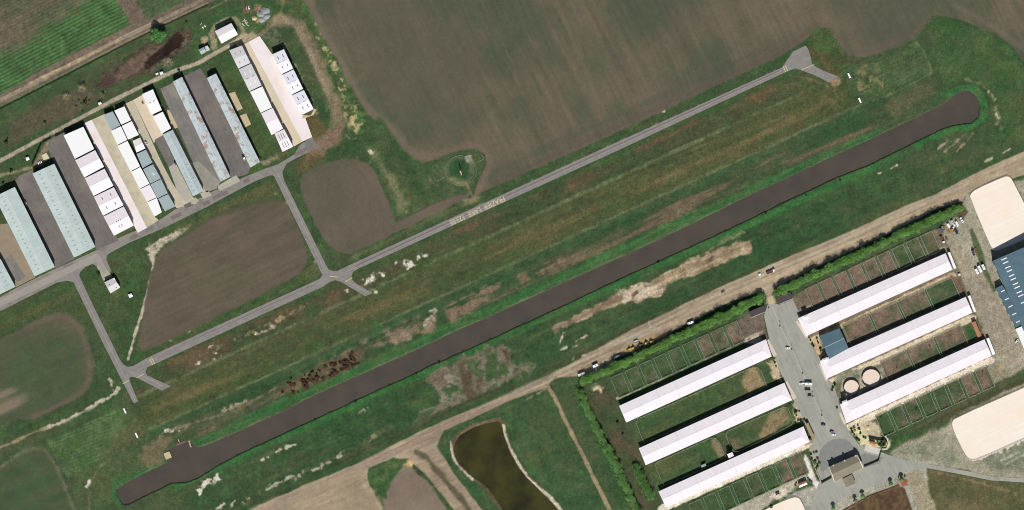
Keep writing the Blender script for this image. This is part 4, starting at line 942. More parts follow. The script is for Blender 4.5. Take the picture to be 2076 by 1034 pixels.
M_CAPD = mat('dark_ridge_gap', alb(70, 70, 74), 0.8, 0.05, 0.5)

def lerp(a, b, t): return a + (b - a) * t

class Building:
    def __init__(self, name, label, cat, q, h, rise=1.0, ridge='x', roof=None, wall=None, group=None, over=0.35, hip=None, cap=None):
        self.h, self.rise, self.ridge = h, rise, ridge
        w = [P(x, y, h) for x, y in q]                    # TL TR BR BL at the eave
        c = sum(w, Vector()) / 4
        self.c = Vector((c.x, c.y, 0))
        self.root = empty(name, self.c, 0, label, cat, group)
        self.q = [p - self.c for p in w]
        a = self.q
        e1 = ((a[1] - a[0]) + (a[2] - a[3])).normalized(); e2 = ((a[3] - a[0]) + (a[2] - a[1])).normalized()
        self.e1, self.e2 = e1, e2
        ins = [a[0] + (e1 + e2) * over, a[1] + (-e1 + e2) * over, a[2] + (-e1 - e2) * over, a[3] + (e1 - e2) * over]
        self.ins = ins
        up = Vector((0, 0, 1))
        th = 0.18
        m = MB()
        hips = hip or ''
        if ridge == 'flat':
            top = [a[0], a[1], a[2] + up * rise, a[3] + up * rise]
            m.add(top + [p - up * th for p in top], [(3, 2, 1, 0), (4, 5, 6, 7), (0, 1, 5, 4), (1, 2, 6, 5), (2, 3, 7, 6), (3, 0, 4, 7)])
            wt = [ins[0], ins[1], ins[2] + up * rise, ins[3] + up * rise]
            wv = [Vector((p.x, p.y, 0)) for p in ins] + [p - up * (th + 0.03) for p in wt]
            wm = MB().add(wv, [(0, 1, 5, 4), (1, 2, 6, 5), (2, 3, 7, 6), (3, 0, 4, 7), (4, 5, 6, 7)])
            self.r0 = self.r1 = None
        else:
            if ridge == 'x':
                b = a; i2 = ins; s1, s2 = 'W', 'E'
            else:           # ridge along TL-BL: turn the quad by a quarter
                b = [a[3], a[0], a[1], a[2]]; i2 = [ins[3], ins[0], ins[1], ins[2]]; s1, s2 = 'S', 'N'
            r0 = (b[0] + b[3]) / 2 + up * rise; r1 = (b[1] + b[2]) / 2 + up * rise
            hw = (b[0] - b[3]).length / 2
            dr = (r1 - r0).normalized()
            g0, g1 = s1 not in hips, s2 not in hips
            if not g0: r0 = r0 + dr * hw * 0.85
            if not g1: r1 = r1 - dr * hw * 0.85
            v = [b[0], b[1], r1, r0, b[2], b[3]]
            fs = [(0, 1, 2, 3), (3, 2, 4, 5)]
            if not g0: fs.append((0, 3, 5))
            if not g1: fs.append((1, 4, 2))
            bot = [p - up * th for p in v]
            n = 6
            fb = [tuple(reversed([k + n for k in f])) for f in fs]
            rim = [0, 1] + ([2] if g1 else []) + [4, 5] + ([3] if g0 else [])
            sd = [(rim[k], rim[(k + 1) % len(rim)], rim[(k + 1) % len(rim)] + n, rim[k] + n) for k in range(len(rim))]
            m.add(v + bot, fs + fb + sd)
            self.r0, self.r1 = r0, r1
            j = [Vector((p.x, p.y, 0)) for p in i2]
            e = [p - up * (th + 0.03) for p in i2]
            if g0 or g1:
                w0 = (i2[0] + i2[3]) / 2 + up * (rise - th - 0.08); w1 = (i2[1] + i2[2]) / 2 + up * (rise - th - 0.08)
            wm = MB()
            wm.add(j + e, [(0, 1, 5, 4), (2, 3, 7, 6), (1, 2, 6, 5), (3, 0, 4, 7)])
            if g0: wm.add([e[3], e[0], w0], [(0, 1, 2)])
            if g1: wm.add([e[1], e[2], w1], [(0, 1, 2)])
        self.roof = m.build('roof', roof, self.root)
        self.wall = wm.build('wall', wall or W_GREY, self.root)
        if ridge != 'flat' and cap is not False:
            MB().bar(self.r0 + up * 0.02, self.r1 + up * 0.02, 0.5, 0.1).build('ridge_cap', cap or M_CAP, self.roof)
    def side(self, s):
        i = self.ins
        a, b = {'N': (i[0], i[1]), 'E': (i[1], i[2]), 'S': (i[2], i[3]), 'W': (i[3], i[0])}[s]
        return Vector((a.x, a.y, 0)), Vector((b.x, b.y, 0))
    def doors(self, s, n, frac=0.7, hfrac=0.8, m=None, name='door', z0=0.0):
        a, b = self.side(s)
        d = (b - a); L = d.length; u = d.normalized(); nrm = Vector((u.y, -u.x, 0))
        if nrm.dot((a + b) / 2) < 0: nrm = -nrm
        for k in range(n):
            w = L / n * frac; hh = (self.h - 0.3) * hfrac
            c = a + u * (L * (k + 0.5) / n) + nrm * 0.03
            o = MB().box((c.x, c.y, z0 + hh / 2 + 0.02), (w, 0.08, hh), rz=math.atan2(u.y, u.x)).build(name, m or M_DOOR, self.root)
            if name == 'door':
                hp = c + u * (w * 0.4) + nrm * 0.07
                MB().box((hp.x, hp.y, 1.1), (0.12, 0.06, 0.25), rz=math.atan2(u.y, u.x)).build('handle', M_CAPD, o)
        return self
    def at(self, s, t):
        """point on the roof, s along TL-TR, t along TL-BL"""
        a = self.q
        p = lerp(lerp(a[0], a[1], s), lerp(a[3], a[2], s), t)
        if self.ridge == 'flat': z = self.rise * t
        elif self.ridge == 'x': z = self.rise * (1 - abs(2 * t - 1))
        else: z = self.rise * (1 - abs(2 * s - 1))
        return p + Vector((0, 0, z))
    def panel(self, name, s, t, ds, dt, m, lift=0.04, parent=None, th=0.06):
        cs = [self.at(s - ds / 2, t - dt / 2), self.at(s + ds / 2, t - dt / 2), self.at(s + ds / 2, t + dt / 2), self.at(s - ds / 2, t + dt / 2)]
        lo = [p + Vector((0, 0, lift - th)) for p in cs]; hi = [p + Vector((0, 0, lift)) for p in cs]
        return MB().add(lo + hi, [(3, 2, 1, 0), (4, 5, 6, 7), (0, 1, 5, 4), (1, 2, 6, 5), (2, 3, 7, 6), (3, 0, 4, 7)]).build(name, m, parent or self.roof)
    def gutter(self, s):
        a, b = {'N': (0, 1), 'E': (1, 2), 'S': (2, 3), 'W': (3, 0)}[s]
        MB().bar(self.q[a] - Vector((0, 0, 0.1)), self.q[b] - Vector((0, 0, 0.1)), 0.16, 0.14).build('gutter', M_CAP, self.roof)
        return self

GH = 'hangars in rows beside the taxi lanes'
# --- long old hangars
b = Building('long_hangar', 'long pale grey-green hangar cut by the left edge, mostly out of frame', 'hangar', [(-40, 545), (1, 525), (31, 581), (-10, 601)], 5.5, 0.9, 'y', R_LONG, W_TAN, GH)
b.doors('E', 4); b.doors('W', 4)
for k in range(6): b.panel('skylight', 0.72, 0.1 + k * 0.15, 0.14, 0.02, M_GLASSG)
b = Building('long_hangar', 'long pale grey-green hangar second from the left, beside the brown gravel apron', 'hangar', [(-11, 399), (30, 379), (111, 541), (70, 560)], 5.7, 1.0, 'y', R_LONG, W_TAN, GH)
b.doors('E', 9); b.doors('W', 9)
for k in range(18): b.panel('skylight', 0.28 + 0.02 * (k % 2), 0.04 + k * 0.053, 0.10, 0.008, M_GLASSG)
b = Building('long_hangar', 'long pale grey-green hangar with rows of small dark roof panels, between two dark aprons', 'hangar', [(66, 352), (110, 332), (193, 500), (150, 522)], 5.7, 1.0, 'y', R_LONG, W_TAN, GH)
b.doors('E', 9); b.doors('W', 9); b.doors('S', 2, 0.5)
for k in range(18): b.panel('skylight', 0.26, 0.04 + k * 0.053, 0.11, 0.008, M_GLASSG); b.panel('skylight', 0.74, 0.06 + k * 0.053, 0.09, 0.007, M_GLASSG)
# --- column of wide hangars left of the pink apron
A = [('white', 'largest plain white hangar, topmost of the column left of the pink concrete apron', [(129, 274.5), (169, 257), (191, 302), (152, 322)], R_WHITE, 'flat'),
     ('two', 'grey and pinkish-white gabled hangar just below the largest plain white one', [(152.5, 325), (193, 304.5), (211, 338), (171, 359.5)], R_PALE, 'x'),
     ('two', 'grey and pinkish-white gabled hangar third down the column left of the pink apron', [(172, 361.5), (212, 342), (230, 376.5), (190, 397)], R_PALE, 'x'),
     ('sky', 'gabled hangar with four grey skylights, fourth down the column left of the pink apron', [(190.6, 399), (231, 379.5), (250.5, 416), (209, 437)], R_PALE, 'x'),
     ('dash', 'gabled hangar with pale skylights and a broken ridge line beside the taxi lane', [(210, 439), (251, 418.5), (271, 457), (231, 477.5)], R_PALE, 'x')]
for kind, lab, q, rm, rd in A:
    b = Building('hangar', lab, 'hangar', q, 5.7, 1.3 if rd == 'x' else 0.4, rd, rm, W_TAN if kind != 'white' else W_SLATE, GH, cap=R_PALE)
    b.doors('E', 1, 0.85, 0.85); b.gutter('N')
    if kind == 'sky':
        for s in (0.3, 0.72):
            for t in (0.25, 0.75): b.panel('skylight', s, t, 0.05, 0.14, M_GLASSG)
    if kind == 'dash':
        for s in (0.42, 0.54):
            for t in (0.26, 0.74): b.panel('skylight', s, t, 0.04, 0.14, M_GLASSL if t < .5 else M_GLASSG)
        for s in (0.4, 0.5, 0.6): b.panel('ridge_vent', s, 0.5, 0.06, 0.03, M_CAPD, 0.16)
# --- paired columns right of it
B1 = [('teal-grey flat hangar at the top of the paired columns, next to a white one', [(210, 233), (228.5, 225.6), (244, 253.5), (225, 264)], R_TEAL),
      ('white flat hangar just below the teal-grey one at the top of the pale concrete apron', [(225, 265.6), (245, 256), (258, 283.4), (238, 293.4)], R_WHITE),
      ('double-length white flat hangar in the left one of the paired columns', [(238, 295.6), (258.5, 285.6), (284, 337), (264.6, 347)], R_WHITE),
      ('square white flat hangar below the double-length white one', [(265.7, 348.6), (284.6, 338.6), (303, 372), (283, 382.5)], R_WHITE),
      ('slightly pink flat hangar, last but one of the left paired column', [(283.5, 384), (303.5, 374), (317.5, 400), (298, 408.5)], R_PALE),
      ('white flat hangar at the lower end of the left paired column by the grass', [(298.5, 410), (318, 401.5), (328, 430), (313, 439)], R_WHITE)]
for lab, q, rm in B1:
    b = Building('hangar', lab, 'hangar', q, 4.9, 0.3, 'flat', rm, W_TAN, GH); b.doors('W', 1, 0.85, 0.85); b.gutter('S')
C1 = [('white flat hangar at the upper end of the right paired column, near the gravel lane', [(231.7, 224.5), (252, 215.6), (265.7, 243.4), (245.9, 252.7)], R_WHITE, 'flat'),
      ('white flat hangar second from the top of the right paired column', [(246.8, 255.3), (267, 245.6), (281.3, 273.4), (259.7, 282.8)], R_WHITE, 'flat'),
      ('smallest hangar, a low grey and pink gable below the white pair', [(269, 285.6), (284, 279), (294.6, 301), (277, 309.7)], R_PALE, 'x'),
      ('plain teal-grey flat hangar under the small grey and pink gable', [(277, 312.3), (296, 303.4), (309, 329.5), (289, 340.5)], R_TEAL, 'flat'),
      ('teal-grey flat hangar with two white roof panels', [(290, 343), (310, 333), (326, 361.2), (304.6, 372)], R_TEAL, 'flat'),
      ('teal-grey flat hangar below the one with two white roof panels', [(305, 373.8), (326.6, 363), (340, 391.5), (319, 401.5)], R_TEAL, 'flat'),
      ('teal-grey flat hangar lowest in the right paired column beside the grass', [(320.5, 403), (341, 393.5), (355, 418), (334, 428)], R_TEAL, 'flat')]
for k, (lab, q, rm, rd) in enumerate(C1):
    b = Building('hangar', lab, 'hangar', q, 4.9 if k != 2 else 3.6, 0.3 if rd == 'flat' else 0.9, rd, rm, W_TAN, GH, cap=R_PALE); b.doors('E', 1, 0.85, 0.85); b.gutter('S')
    if k == 4:
        b.panel('skylight', 0.62, 0.52, 0.2, 0.035, M_GLASSL); b.panel('skylight', 0.62, 0.62, 0.2, 0.035, M_GLASSL)
b = Building('hangar', 'white hangar with two short dark roof slots beside the gravel lane', 'hangar', [(288, 191), (310, 181), (328, 223), (307, 233)], 5.2, 0.6, 'x', R_WHITE, W_TAN, GH, cap=R_WHITE)
b.doors('W', 1, 0.85, 0.85)
for s in (0.32, 0.68): b.panel('ridge_vent', s, 0.5, 0.16, 0.025, M_CAPD, 0.14)
b = Building('hangar', 'plain white hangar below the one with dark roof slots, above the long blue-grey hangar', 'hangar', [(310, 236), (330, 226.5), (347, 260), (328, 271)], 5.0, 0.3, 'flat', R_WHITE, W_TAN, GH); b.doors('W', 1, 0.85, 0.85)
b = Building('long_hangar', 'long narrow pale blue-grey hangar with a concrete strip along its right side', 'hangar', [(330, 273), (350, 263), (413, 387), (391, 398)], 4.9, 0.7, 'y', R_BLUEG, W_TAN, GH)
b.doors('W', 7); b.doors('E', 7)
for k in range(6):
    b.panel('skylight', 0.7, 0.55 + k * 0.07, 0.14, 0.008, M_GLASSG); b.panel('skylight', 0.25, 0.58 + k * 0.07, 0.12, 0.008, M_GLASSG)
b = Building('long_hangar', 'longest narrow rust-streaked hangar, its lower end on a concrete pad', 'hangar', [(350, 166), (369, 156), (467, 358), (447, 368)], 5.1, 0.7, 'y', R_RUST, W_TAN, GH)
b.doors('W', 11); b.doors('E', 11)
b.panel('roof_patch', 0.5, 0.93, 0.98, 0.12, M_GREYC, 0.05)
for k in range(8): b.panel('skylight', 0.3 + 0.1 * (k % 3), 0.06 + k * 0.1, 0.08, 0.008, M_GLASSG)
b = Building('long_hangar', 'long narrow rust-streaked hangar beside a wide strip of grass and two tan pads', 'hangar', [(419.4, 158.4), (438, 149), (527, 328), (507.4, 339.5)], 5.3, 0.7, 'y', R_RUST, W_TAN, GH)
b.doors('W', 10); b.doors('E', 10)
for k in range(8): b.panel('skylight', 0.35 + 0.15 * (k % 3), 0.05 + k * 0.115, 0.08, 0.008, M_GLASSG)
MB().bar(b.at(0.96, 0.96), b.at(0.02, 0.965), 0.4, 0.3).build('parapet', M_CAP, b.roof)
# --- far right hangar columns
F = [('pale grey and pink gabled hangar with four faint skylights, topmost beside the wide pink concrete', [(465, 102), (490.4, 92.4), (507.7, 127.5), (483, 139)], 'faint'),
     ('pale grey and pink gabled hangar with four white skylights', [(484, 141), (509, 129), (530.4, 173), (505.5, 185)], 'white'),
     ('plain bright white hangar in the middle of the column left of the wide pink concrete', [(507, 186.4), (532, 175.3), (551.7, 218), (528.3, 228.5)], 'flat'),
     ('plain grey and pink gabled hangar below the bright white one', [(529.4, 230), (553, 219), (574, 260.6), (550.4, 273.5)], 'plain'),
     ('narrow hangar with six long grey skylight strips at the lower end of its column', [(556.5, 271), (576, 262), (594.4, 297), (572.7, 307.7)], 'strips')]
for lab, q, kind in F:
    flat = kind == 'flat'
    b = Building('hangar', lab, 'hangar', q, 5.6, 0.4 if flat else 0.9, 'flat' if flat else 'x', R_WHITE if flat else (R_GREY if kind in ('faint', 'white') else R_PALE), W_TAN, GH, cap=False)
    b.doors('E', 1, 0.85, 0.85); b.gutter('N')
    if kind in ('faint', 'white'):
        for s in (0.3, 0.7):
            for t in (0.27, 0.75): b.panel('skylight', s, t, 0.05, 0.14, M_GLASSL if kind == 'white' else M_GLASSG)
        if kind == 'white':
            for s in (0.3, 0.75): b.panel('ridge_vent', s, 0.5, 0.2, 0.018, M_CAPD, 0.06)
    if kind == 'strips':
        for s in (0.28, 0.5, 0.72):
            for t in (0.27, 0.73): b.panel('skylight', s, t, 0.07, 0.30, M_GLASSG)
for k, (lab, q) in enumerate([('lilac and white hangar with black skylights, topmost of three beside the pink concrete', [(551.7, 110.4), (575.6, 99.8), (594.3, 139), (571, 150)]),
               ('lilac and white hangar with black skylights, middle of three beside the pink concrete', [(572, 152), (595.3, 141), (614.5, 180), (591.7, 191.3)]),
               ('lilac and white hangar with black skylights, lowest of three beside the pink concrete', [(592, 193.4), (616, 182.5), (635.8, 221), (612, 232.5)])]):
    b = Building('hangar', lab, 'hangar', q, 6.0, 1.1, 'x', R_LILAC, W_TAN, GH, cap=False)
    b.doors('W', 1, 0.85, 0.85); b.gutter('N')
    for s in (0.3, 0.72):
        for t in (0.26, 0.74): b.panel('skylight', s, t, 0.05, 0.14, M_GLASSD)
    for s in (0.2, 0.62): b.panel('ridge_vent', s, 0.5, 0.3, 0.012, M_CAPD, 0.05)
# --- sheds and houses at the airfield
b = Building('gabled_building', 'square grey and pink gabled building with a gravel ring, above the hangars', 'building', [(435.6, 63.3), (469, 46.7), (482, 69.4), (448.8, 88)], 5.2, 1.2, 'x', R_PALE, W_WHITE, cap=False)
b.doors('S', 2, 0.5); b.doors('E', 2, 0.3, 0.5, M_GLASSD, 'window')
b = Building('shed', 'small grey-roofed shed beside the tan patch of soil at the top left', 'shed', [(402, 101), (413, 95.5), (418.5, 104.5), (408, 110.5)], 3.6, 0.6, 'x', R_TEAL, W_TAN)
b.doors('E', 1, 0.4)
b = Building('lean_to', 'narrow pale lean-to standing against the small grey-roofed shed', 'shed', [(414.2, 95.4), (420.5, 92), (426, 101), (419.6, 104.3)], 2.8, 0.2, 'flat', R_GREY, W_TAN); b.doors('E', 1, 0.4)
b = Building('house', 'square house with grey and white roof at the end of the short concrete drive', 'house', [(211.6, 572.5), (231, 562.8), (243.5, 583), (224, 594.8)], 4.0, 1.0, 'x', R_GREY, W_WHITE, cap=False)
b.doors('N', 1, 0.35); b.doors('S', 2, 0.25, 0.4, M_GLASSD, 'window', 1.0); b.doors('W', 2, 0.25, 0.4, M_GLASSD, 'window', 1.0)
b.panel('terrace', 0.94, 0.5, 0.14, 0.9, R_WHITE, 0.3); b.panel('skylight', 0.3, 0.36, 0.14, 0.05, M_GLASSD); b.panel('vent', 0.7, 0.85, 0.08, 0.05, M_CAPD, 0.2)
for lab, q, hh in (('tiny white shed in the grass below the square house', [(259, 597.5), (266, 594.5), (270, 600.5), (263, 604)], 1.6),
               ('tiny pale shed on the lawn left of the dark hedge', [(51.5, 320), (57.5, 317.5), (60, 323), (54, 326)], 2.0),
               ('tiny white shed by the gravel lane, below the dead reeds at left', [(198.5, 208.5), (204, 206), (206, 210), (200.5, 213)], 2.0),
               ('tiny white shed by the gravel lane beside a smaller white box', [(323, 147), (329, 144.5), (331.5, 148.5), (325.5, 151.5)], 2.2)):
    b = Building('small_shed', lab, 'shed', q, hh, 0.35, 'x', R_WHITE, W_WHITE, 'tiny sheds round the airfield', over=0.1, cap=False); b.doors('S', 1, 0.35)
def box_thing(name, label, cat, px, py, size, ang, m, lid=None, group=None):
    r = empty(name, P(px, py), math.radians(ang), label, cat, group)
    MB().box((0, 0, size[2] / 2), size).build('body', m, r, bevel=0.05)
    MB().box((0, 0, size[2] + 0.05), (size[0] * 1.05, size[1] * 1.05, 0.1)).build('lid', lid or m, r)
    return r
box_thing('storage_box', 'small white box beside the tiny white shed on the gravel lane', 'box', 318.5, 150, (2.6, 1.5, 1.2), 24, R_WHITE)
for k, lab in enumerate(('white tank nearest the hedge, leftmost of three', 'white tank in the middle of three beside the cream pad', 'white tank nearest the cream pad, rightmost of three')):
    r = empty('storage_tank', P(78 + 3.1 * k, 331 - 1.4 * k), math.radians(-66), lab, 'tank', 'white tanks by the cream pad')
    MB().tube([(-1.3, 0, 0.7), (-1.2, 0, 0.7), (1.2, 0, 0.7), (1.3, 0, 0.7)], [0.35, 0.5, 0.5, 0.35], 12).build('tank_body', R_WHITE, r, True)
    MB().box((-0.8, 0, 0.12), (0.15, 0.9, 0.24)).box((0.8, 0, 0.12), (0.15, 0.9, 0.24)).build('cradle', W_GREY, r)

# ================================================================ stud farm
GB = 'long white stable barns'
M_SEAM = mat('roof_seam', alb(206, 200, 204), 0.8, 0.05, 0.5)
def barn(label, q, hip, vents=True):
    b = Building('stable_barn', label, 'barn', q, 4.5, 0.85, 'x', R_BARN, W_WHITE, GB, over=1.0, hip=hip, cap=R_BARN)
    b.doors('N', 14, 0.28, 0.5, M_DOORD); b.doors('S', 14, 0.28, 0.5, M_DOORD)
    b.gutter('S'); b.gutter('N')
    for k in range(1, 8): b.panel('panel_seam', k / 8, 0.26, 0.0016, 0.5, M_SEAM, 0.03); b.panel('panel_seam', k / 8, 0.74, 0.0016, 0.5, M_SEAM, 0.03)
    return b
def tower(b, label, q, h=7.0):
    t = Building('gate_lodge', label, 'lodge', q, h, 0.7, 'x', R_WHITE, W_WHITE, 'lodges on the barn corners', over=0.4, cap=False, hip='WE')
    t.doors('W', 1, 0.4, 0.4); return t
def awning(label, q, h=3.4, roof=None):
    t = Building('awning', label, 'awning', q, h, 0.15, 'flat', roof or R_WHITE, None, 'awnings at the barn ends', over=0.2)
    bpy.data.objects.remove(t.wall)
    for p in t.ins:
        MB().tube([(p.x, p.y, 0), (p.x, p.y, h - 0.2)], 0.12, 8).build('post', W_WHITE, t.root)
    return t
L1 = barn('long white stable barn, uppermost of the three left of the court', [(1255, 823), (1553, 688), (1564.6, 722.5), (1269.5, 856.5)], 'E')
L2 = barn('long white stable barn, middle one of the three left of the court', [(1295, 909), (1590, 776), (1606, 811), (1309, 943)], 'E')
L3 = barn('long white stable barn with a small dormer, lowest of the three left of the court', [(1335, 996.5), (1629, 864.5), (1641.6, 896), (1350, 1029)], 'E')
R1 = barn('long white stable barn, uppermost of the three right of the court', [(1617.5, 645.5), (1917, 513.5), (1931, 546.5), (1634, 681.5)], 'W')
R2 = barn('long white stable barn touching the slate square hall, right of the court', [(1662, 732), (1958, 602), (1971.5, 634), (1675, 768)], 'W')
R3 = barn('long white stable barn below the two round pens, right of the court', [(1703, 820), (1996, 688), (2010.5, 721), (1716, 858)], 'W')
tower(R1, 'small white lodge on the corner of the uppermost right barn', [(1627, 641), (1636.5, 636.8), (1639.5, 643.5), (1630, 647.7)])
tower(R2, 'small white lodge on the corner of the middle right barn', [(1667, 728), (1676.5, 723.8), (1679.5, 730.5), (1670, 734.7)])
tower(R3, 'small white lodge on the corner of the lowest right barn', [(1707, 814), (1716.5, 809.8), (1719.5, 816.5), (1710, 820.7)])
awning('white awning at the far end of the uppermost right barn beside the parked machines', [(1921.5, 512.5), (1926, 510.5), (1939, 543.5), (1934, 546)])
awning('white awning at the far end of the middle right barn', [(1962, 600.5), (1967, 598.5), (1979, 631.5), (1974.5, 633.5)])
awning('white awning at the far end of the lowest right barn by the empty yard', [(1999.5, 687), (2005, 684.5), (2018, 717.5), (2012, 720)])
R_PORCH = mat('brown_pergola_roof', alb(168, 144, 112), 0.9, 0.12, 0.5)
awning('brown L-shaped porch roof, long arm at the court end of the lowest left barn', [(1632.5, 860), (1638.5, 857), (1653, 888.5), (1647, 891.5)], 3.6, R_PORCH)
awning('short brown porch roof turning the corner below the long brown porch', [(1630.5, 898.5), (1646.5, 891.8), (1649, 896.5), (1633, 903.5)], 3.6, R_PORCH)
b = Building('dormer_block', 'small white block built against the middle of the lowest left barn', 'building', [(1474, 921), (1484.5, 916.5), (1488, 924), (1477.5, 929)], 6.2, 0.6, 'y', R_BARN, W_WHITE, cap=False); b.doors('N', 1, 0.4, 0.4)
b = Building('field_shelter', 'tiny grey shelter in the meadow against the lowest left barn', 'shelter', [(1420.5, 944), (1430, 939.5), (1432, 944), (1422.5, 948)], 2.6, 0.3, 'flat', R_TEAL, W_GREY); b.doors('N', 1, 0.6)
b = Building('square_hall', 'square slate-blue roofed hall with a pale ridge line between two white barns', 'building', [(1661, 681), (1701.7, 665.6), (1720.5, 706), (1681, 728)], 5.6, 0.9, 'x', R_SLATE, W_SLATE, cap=mat('pale_ridge', alb(170, 184, 186), 0.7, 0.05, 0.5))
b.doors('W', 2, 0.4); b.doors('E', 2, 0.4)
# riding hall on the right edge
b = Building('riding_hall', 'huge slate-blue roofed riding hall with rows of white skylights on the right edge', 'building', [(2013.6, 528.4), (2150, 469), (2224, 634), (2087, 695)], 8.6, 2.2, 'y', R_SLATE, W_SLATE, cap=False)
b.doors('W', 6, 0.4, 0.5); b.doors('N', 4, 0.4, 0.5)
def px_of(bld, px, py, z):   # image point back to roof coordinates
    p = P(px, py, z) - bld.c; a = bld.q
    o = a[0]; u = a[1] - a[0]; v = a[3] - a[0]
    d = Vector((p.x - o.x, p.y - o.y)); det = u.x * v.y - u.y * v.x
    return (d.x * v.y - d.y * v.x) / det, (u.x * d.y - u.y * d.x) / det
for k in range(5):
    for j in range(2):
        x = 2035.5 + 7.7 * k + 3.3 * j; y = 525 + 16.8 * k + 7.2 * j
        s, t = px_of(b, x, y, 9.2)
        b.panel('skylight', s, t, 0.078, 0.011, M_GLASSL, 0.08)
for k in range(4):
    s, t = px_of(b, 2075 + 8 * k, 613 + 16.8 * k, 9.2); b.panel('skylight', s, t, 0.078, 0.011, M_GLASSL, 0.08)
b = Building('side_wing', 'lower slate-blue wing of the riding hall with five white skylights', 'building', [(2018.5, 584.5), (2032, 577.5), (2075, 656), (2058.5, 664)], 5.2, 1.6, 'flat', R_SLATE, W_SLATE)
b.doors('W', 5, 0.5, 0.6)
for x, y in ((2033, 590), (2040.5, 606.5), (2047.5, 621.5), (2055, 637), (2062.5, 652.5)):
    s, t = px_of(b, x, y, 5.9); b.panel('skylight', s, t, 0.55, 0.022, M_GLASSL, 0.08)
b = Building('annexe', 'flat white annexe at the lower end of the riding hall', 'building', [(2059, 667), (2110, 645), (2130, 690), (2078, 712)], 4.0, 0.3, 'flat', R_WHITE, W_WHITE); b.doors('W', 3, 0.5)
b = Building('long_shed', 'narrow brown-orange roofed shed beside the far end of the middle right barn', 'shed', [(1970, 654), (1977.5, 651), (1990, 681), (1982.6, 684.3)], 3.2, 0.3, 'y', R_SHED, mat('brown_wall', alb(140, 100, 76), 0.9, 0.08, 0.5), cap=False); b.doors('E', 3, 0.5)
for lab, q in (('dark brown roofed open shed right of the gate in the tree row', [(1573, 603.5), (1602, 591.5), (1608.5, 605), (1580.5, 616.5)]),
               ('dark brown roofed open shed left of the gate in the tree row', [(1518, 632.3), (1549, 619), (1552.8, 631.8), (1522.5, 644.3)])):
    b = Building('open_shed', lab, 'shed', q, 3.0, 0.3, 'flat', R_DARK, W_TAN, 'sheds flanking the gate'); b.doors('S', 3, 0.8, 0.8, M_CAPD, 'bay')
    MB().bar(b.q[2] + Vector((0, 0, 0.34)), b.q[3] + Vector((0, 0, 0.34)), 0.35, 0.12).build('edge_trim', M_CAP, b.roof)
# clubhouse with its porch and garden walls
b = Building('clubhouse', 'large grey-brown tiled clubhouse with pale parapets at the foot of the court', 'house', [(1680.5, 946.5), (1737, 922.3), (1749.5, 948), (1691.5, 976.5)], 5.0, 1.6, 'x', R_CLUB, W_TAN, hip='', cap=False)
b.doors('N', 3, 0.25, 0.5); b.doors('S', 5, 0.25, 0.4, M_GLASSD, 'window', 1.0)
for a_, b_ in ((0, 3), (1, 2)):
    mm = MB(); r_ = b.r0 if a_ == 0 else b.r1
    mm.bar(b.q[a_] + Vector((0, 0, .2)), r_ + Vector((0, 0, .2)), 0.9, 0.5).bar(r_ + Vector((0, 0, .2)), b.q[b_] + Vector((0, 0, .2)), 0.9, 0.5).build('parapet', mat('cream_parapet', alb(216, 206, 190), 0.9, 0.06, 0.5), b.roof)
for t in (0.15, 0.55, 0.95):
    p = b.at(t, 0.03); MB().box((p.x, p.y, 5.3), (1.4, 1.4, 1.8), rz=0.42).build('chimney', W_TAN, b.roof)
b2 = Building('club_porch', 'low square porch in front of the clubhouse', 'building', [(1708, 971), (1727, 961.5), (1735, 980.5), (1715.5, 988)], 3.2, 0.5, 'y', R_CLUB, W_TAN, cap=False); b2.doors('S', 2, 0.3, 0.6)
b = Building('white_cabin', 'small white-roofed cabin with a brown timber edge below the six-paddock row', 'shed', [(1618, 981), (1633.5, 974), (1637, 982), (1621, 989)], 3.0, 0.6, 'x', R_SHED, mat('brown_wall', alb(140, 100, 76), 0.9, 0.08, 0.5), cap=False)
b.doors('S', 1, 0.3); b.panel('white_roof_sheet', 0.5, 0.76, 1.0, 0.44, R_WHITE, 0.05)
b = Building('gatehouse', 'small terracotta-roofed gatehouse in the garden at the court entrance', 'house', [(1765, 894.5), (1775.5, 896.5), (1774, 905), (1763.5, 902)], 3.4, 0.7, 'x', mat('terracotta_roof', alb(196, 140, 104), 0.9, 0.1, 0.8), W_TAN, cap=False); b.doors('S', 1, 0.3)
def wall_thing(name, label, cat, pts, w, h, m, cap=None, group=None, posts=True):
    c = P(*pts[0]); r = empty(name, c, 0, label, cat, group)
    mm = MB(); cp = MB()
    for a, b_ in zip(pts, pts[1:]):
        A_, B_ = P(*a) - c, P(*b_) - c
        mm.bar(A_ + Vector((0, 0, h / 2)), B_ + Vector((0, 0, h / 2)), w, h)
        cp.bar(A_ + Vector((0, 0, h + 0.05)), B_ + Vector((0, 0, h + 0.05)), w * 1.3, 0.12)
    mm.build('wall_body', m, r); cp.build('coping', cap or m, r)
    if posts:
        for p in pts:
            A_ = P(*p) - c; MB().box((A_.x, A_.y, h / 2 + 0.15), (w * 1.8, w * 1.8, h + 0.3)).build('pier', m, r)
    return r
M_DKWALL = mat('dark_garden_wall', alb(92, 84, 72), 0.9, 0.1, 0.6)
wall_thing('garden_wall', 'dark garden wall running right from the clubhouse corner', 'wall', [(1753, 946), (1768, 940), (1781, 934), (1785, 918)], 0.5, 1.6, M_DKWALL)
wall_thing('garden_wall', 'dark garden wall joining the clubhouse to the pale path on its left', 'wall', [(1685, 969), (1666, 979.5)], 0.5, 1.8, M_DKWALL)
wall_thing('garden_wall', 'thin garden wall beside the pale path left of the clubhouse', 'wall', [(1665, 979), (1656, 958), (1646, 934)], 0.3, 1.2, W_TAN)
wall_thing('garden_wall', 'pale curved wall at the right end of the entrance garden', 'wall', [(1790, 911), (1797, 910), (1801, 900), (1799, 890), (1795, 885)], 0.9, 1.0, mat('cream_parapet', alb(216, 206, 190), 0.9, 0.06, 0.5))
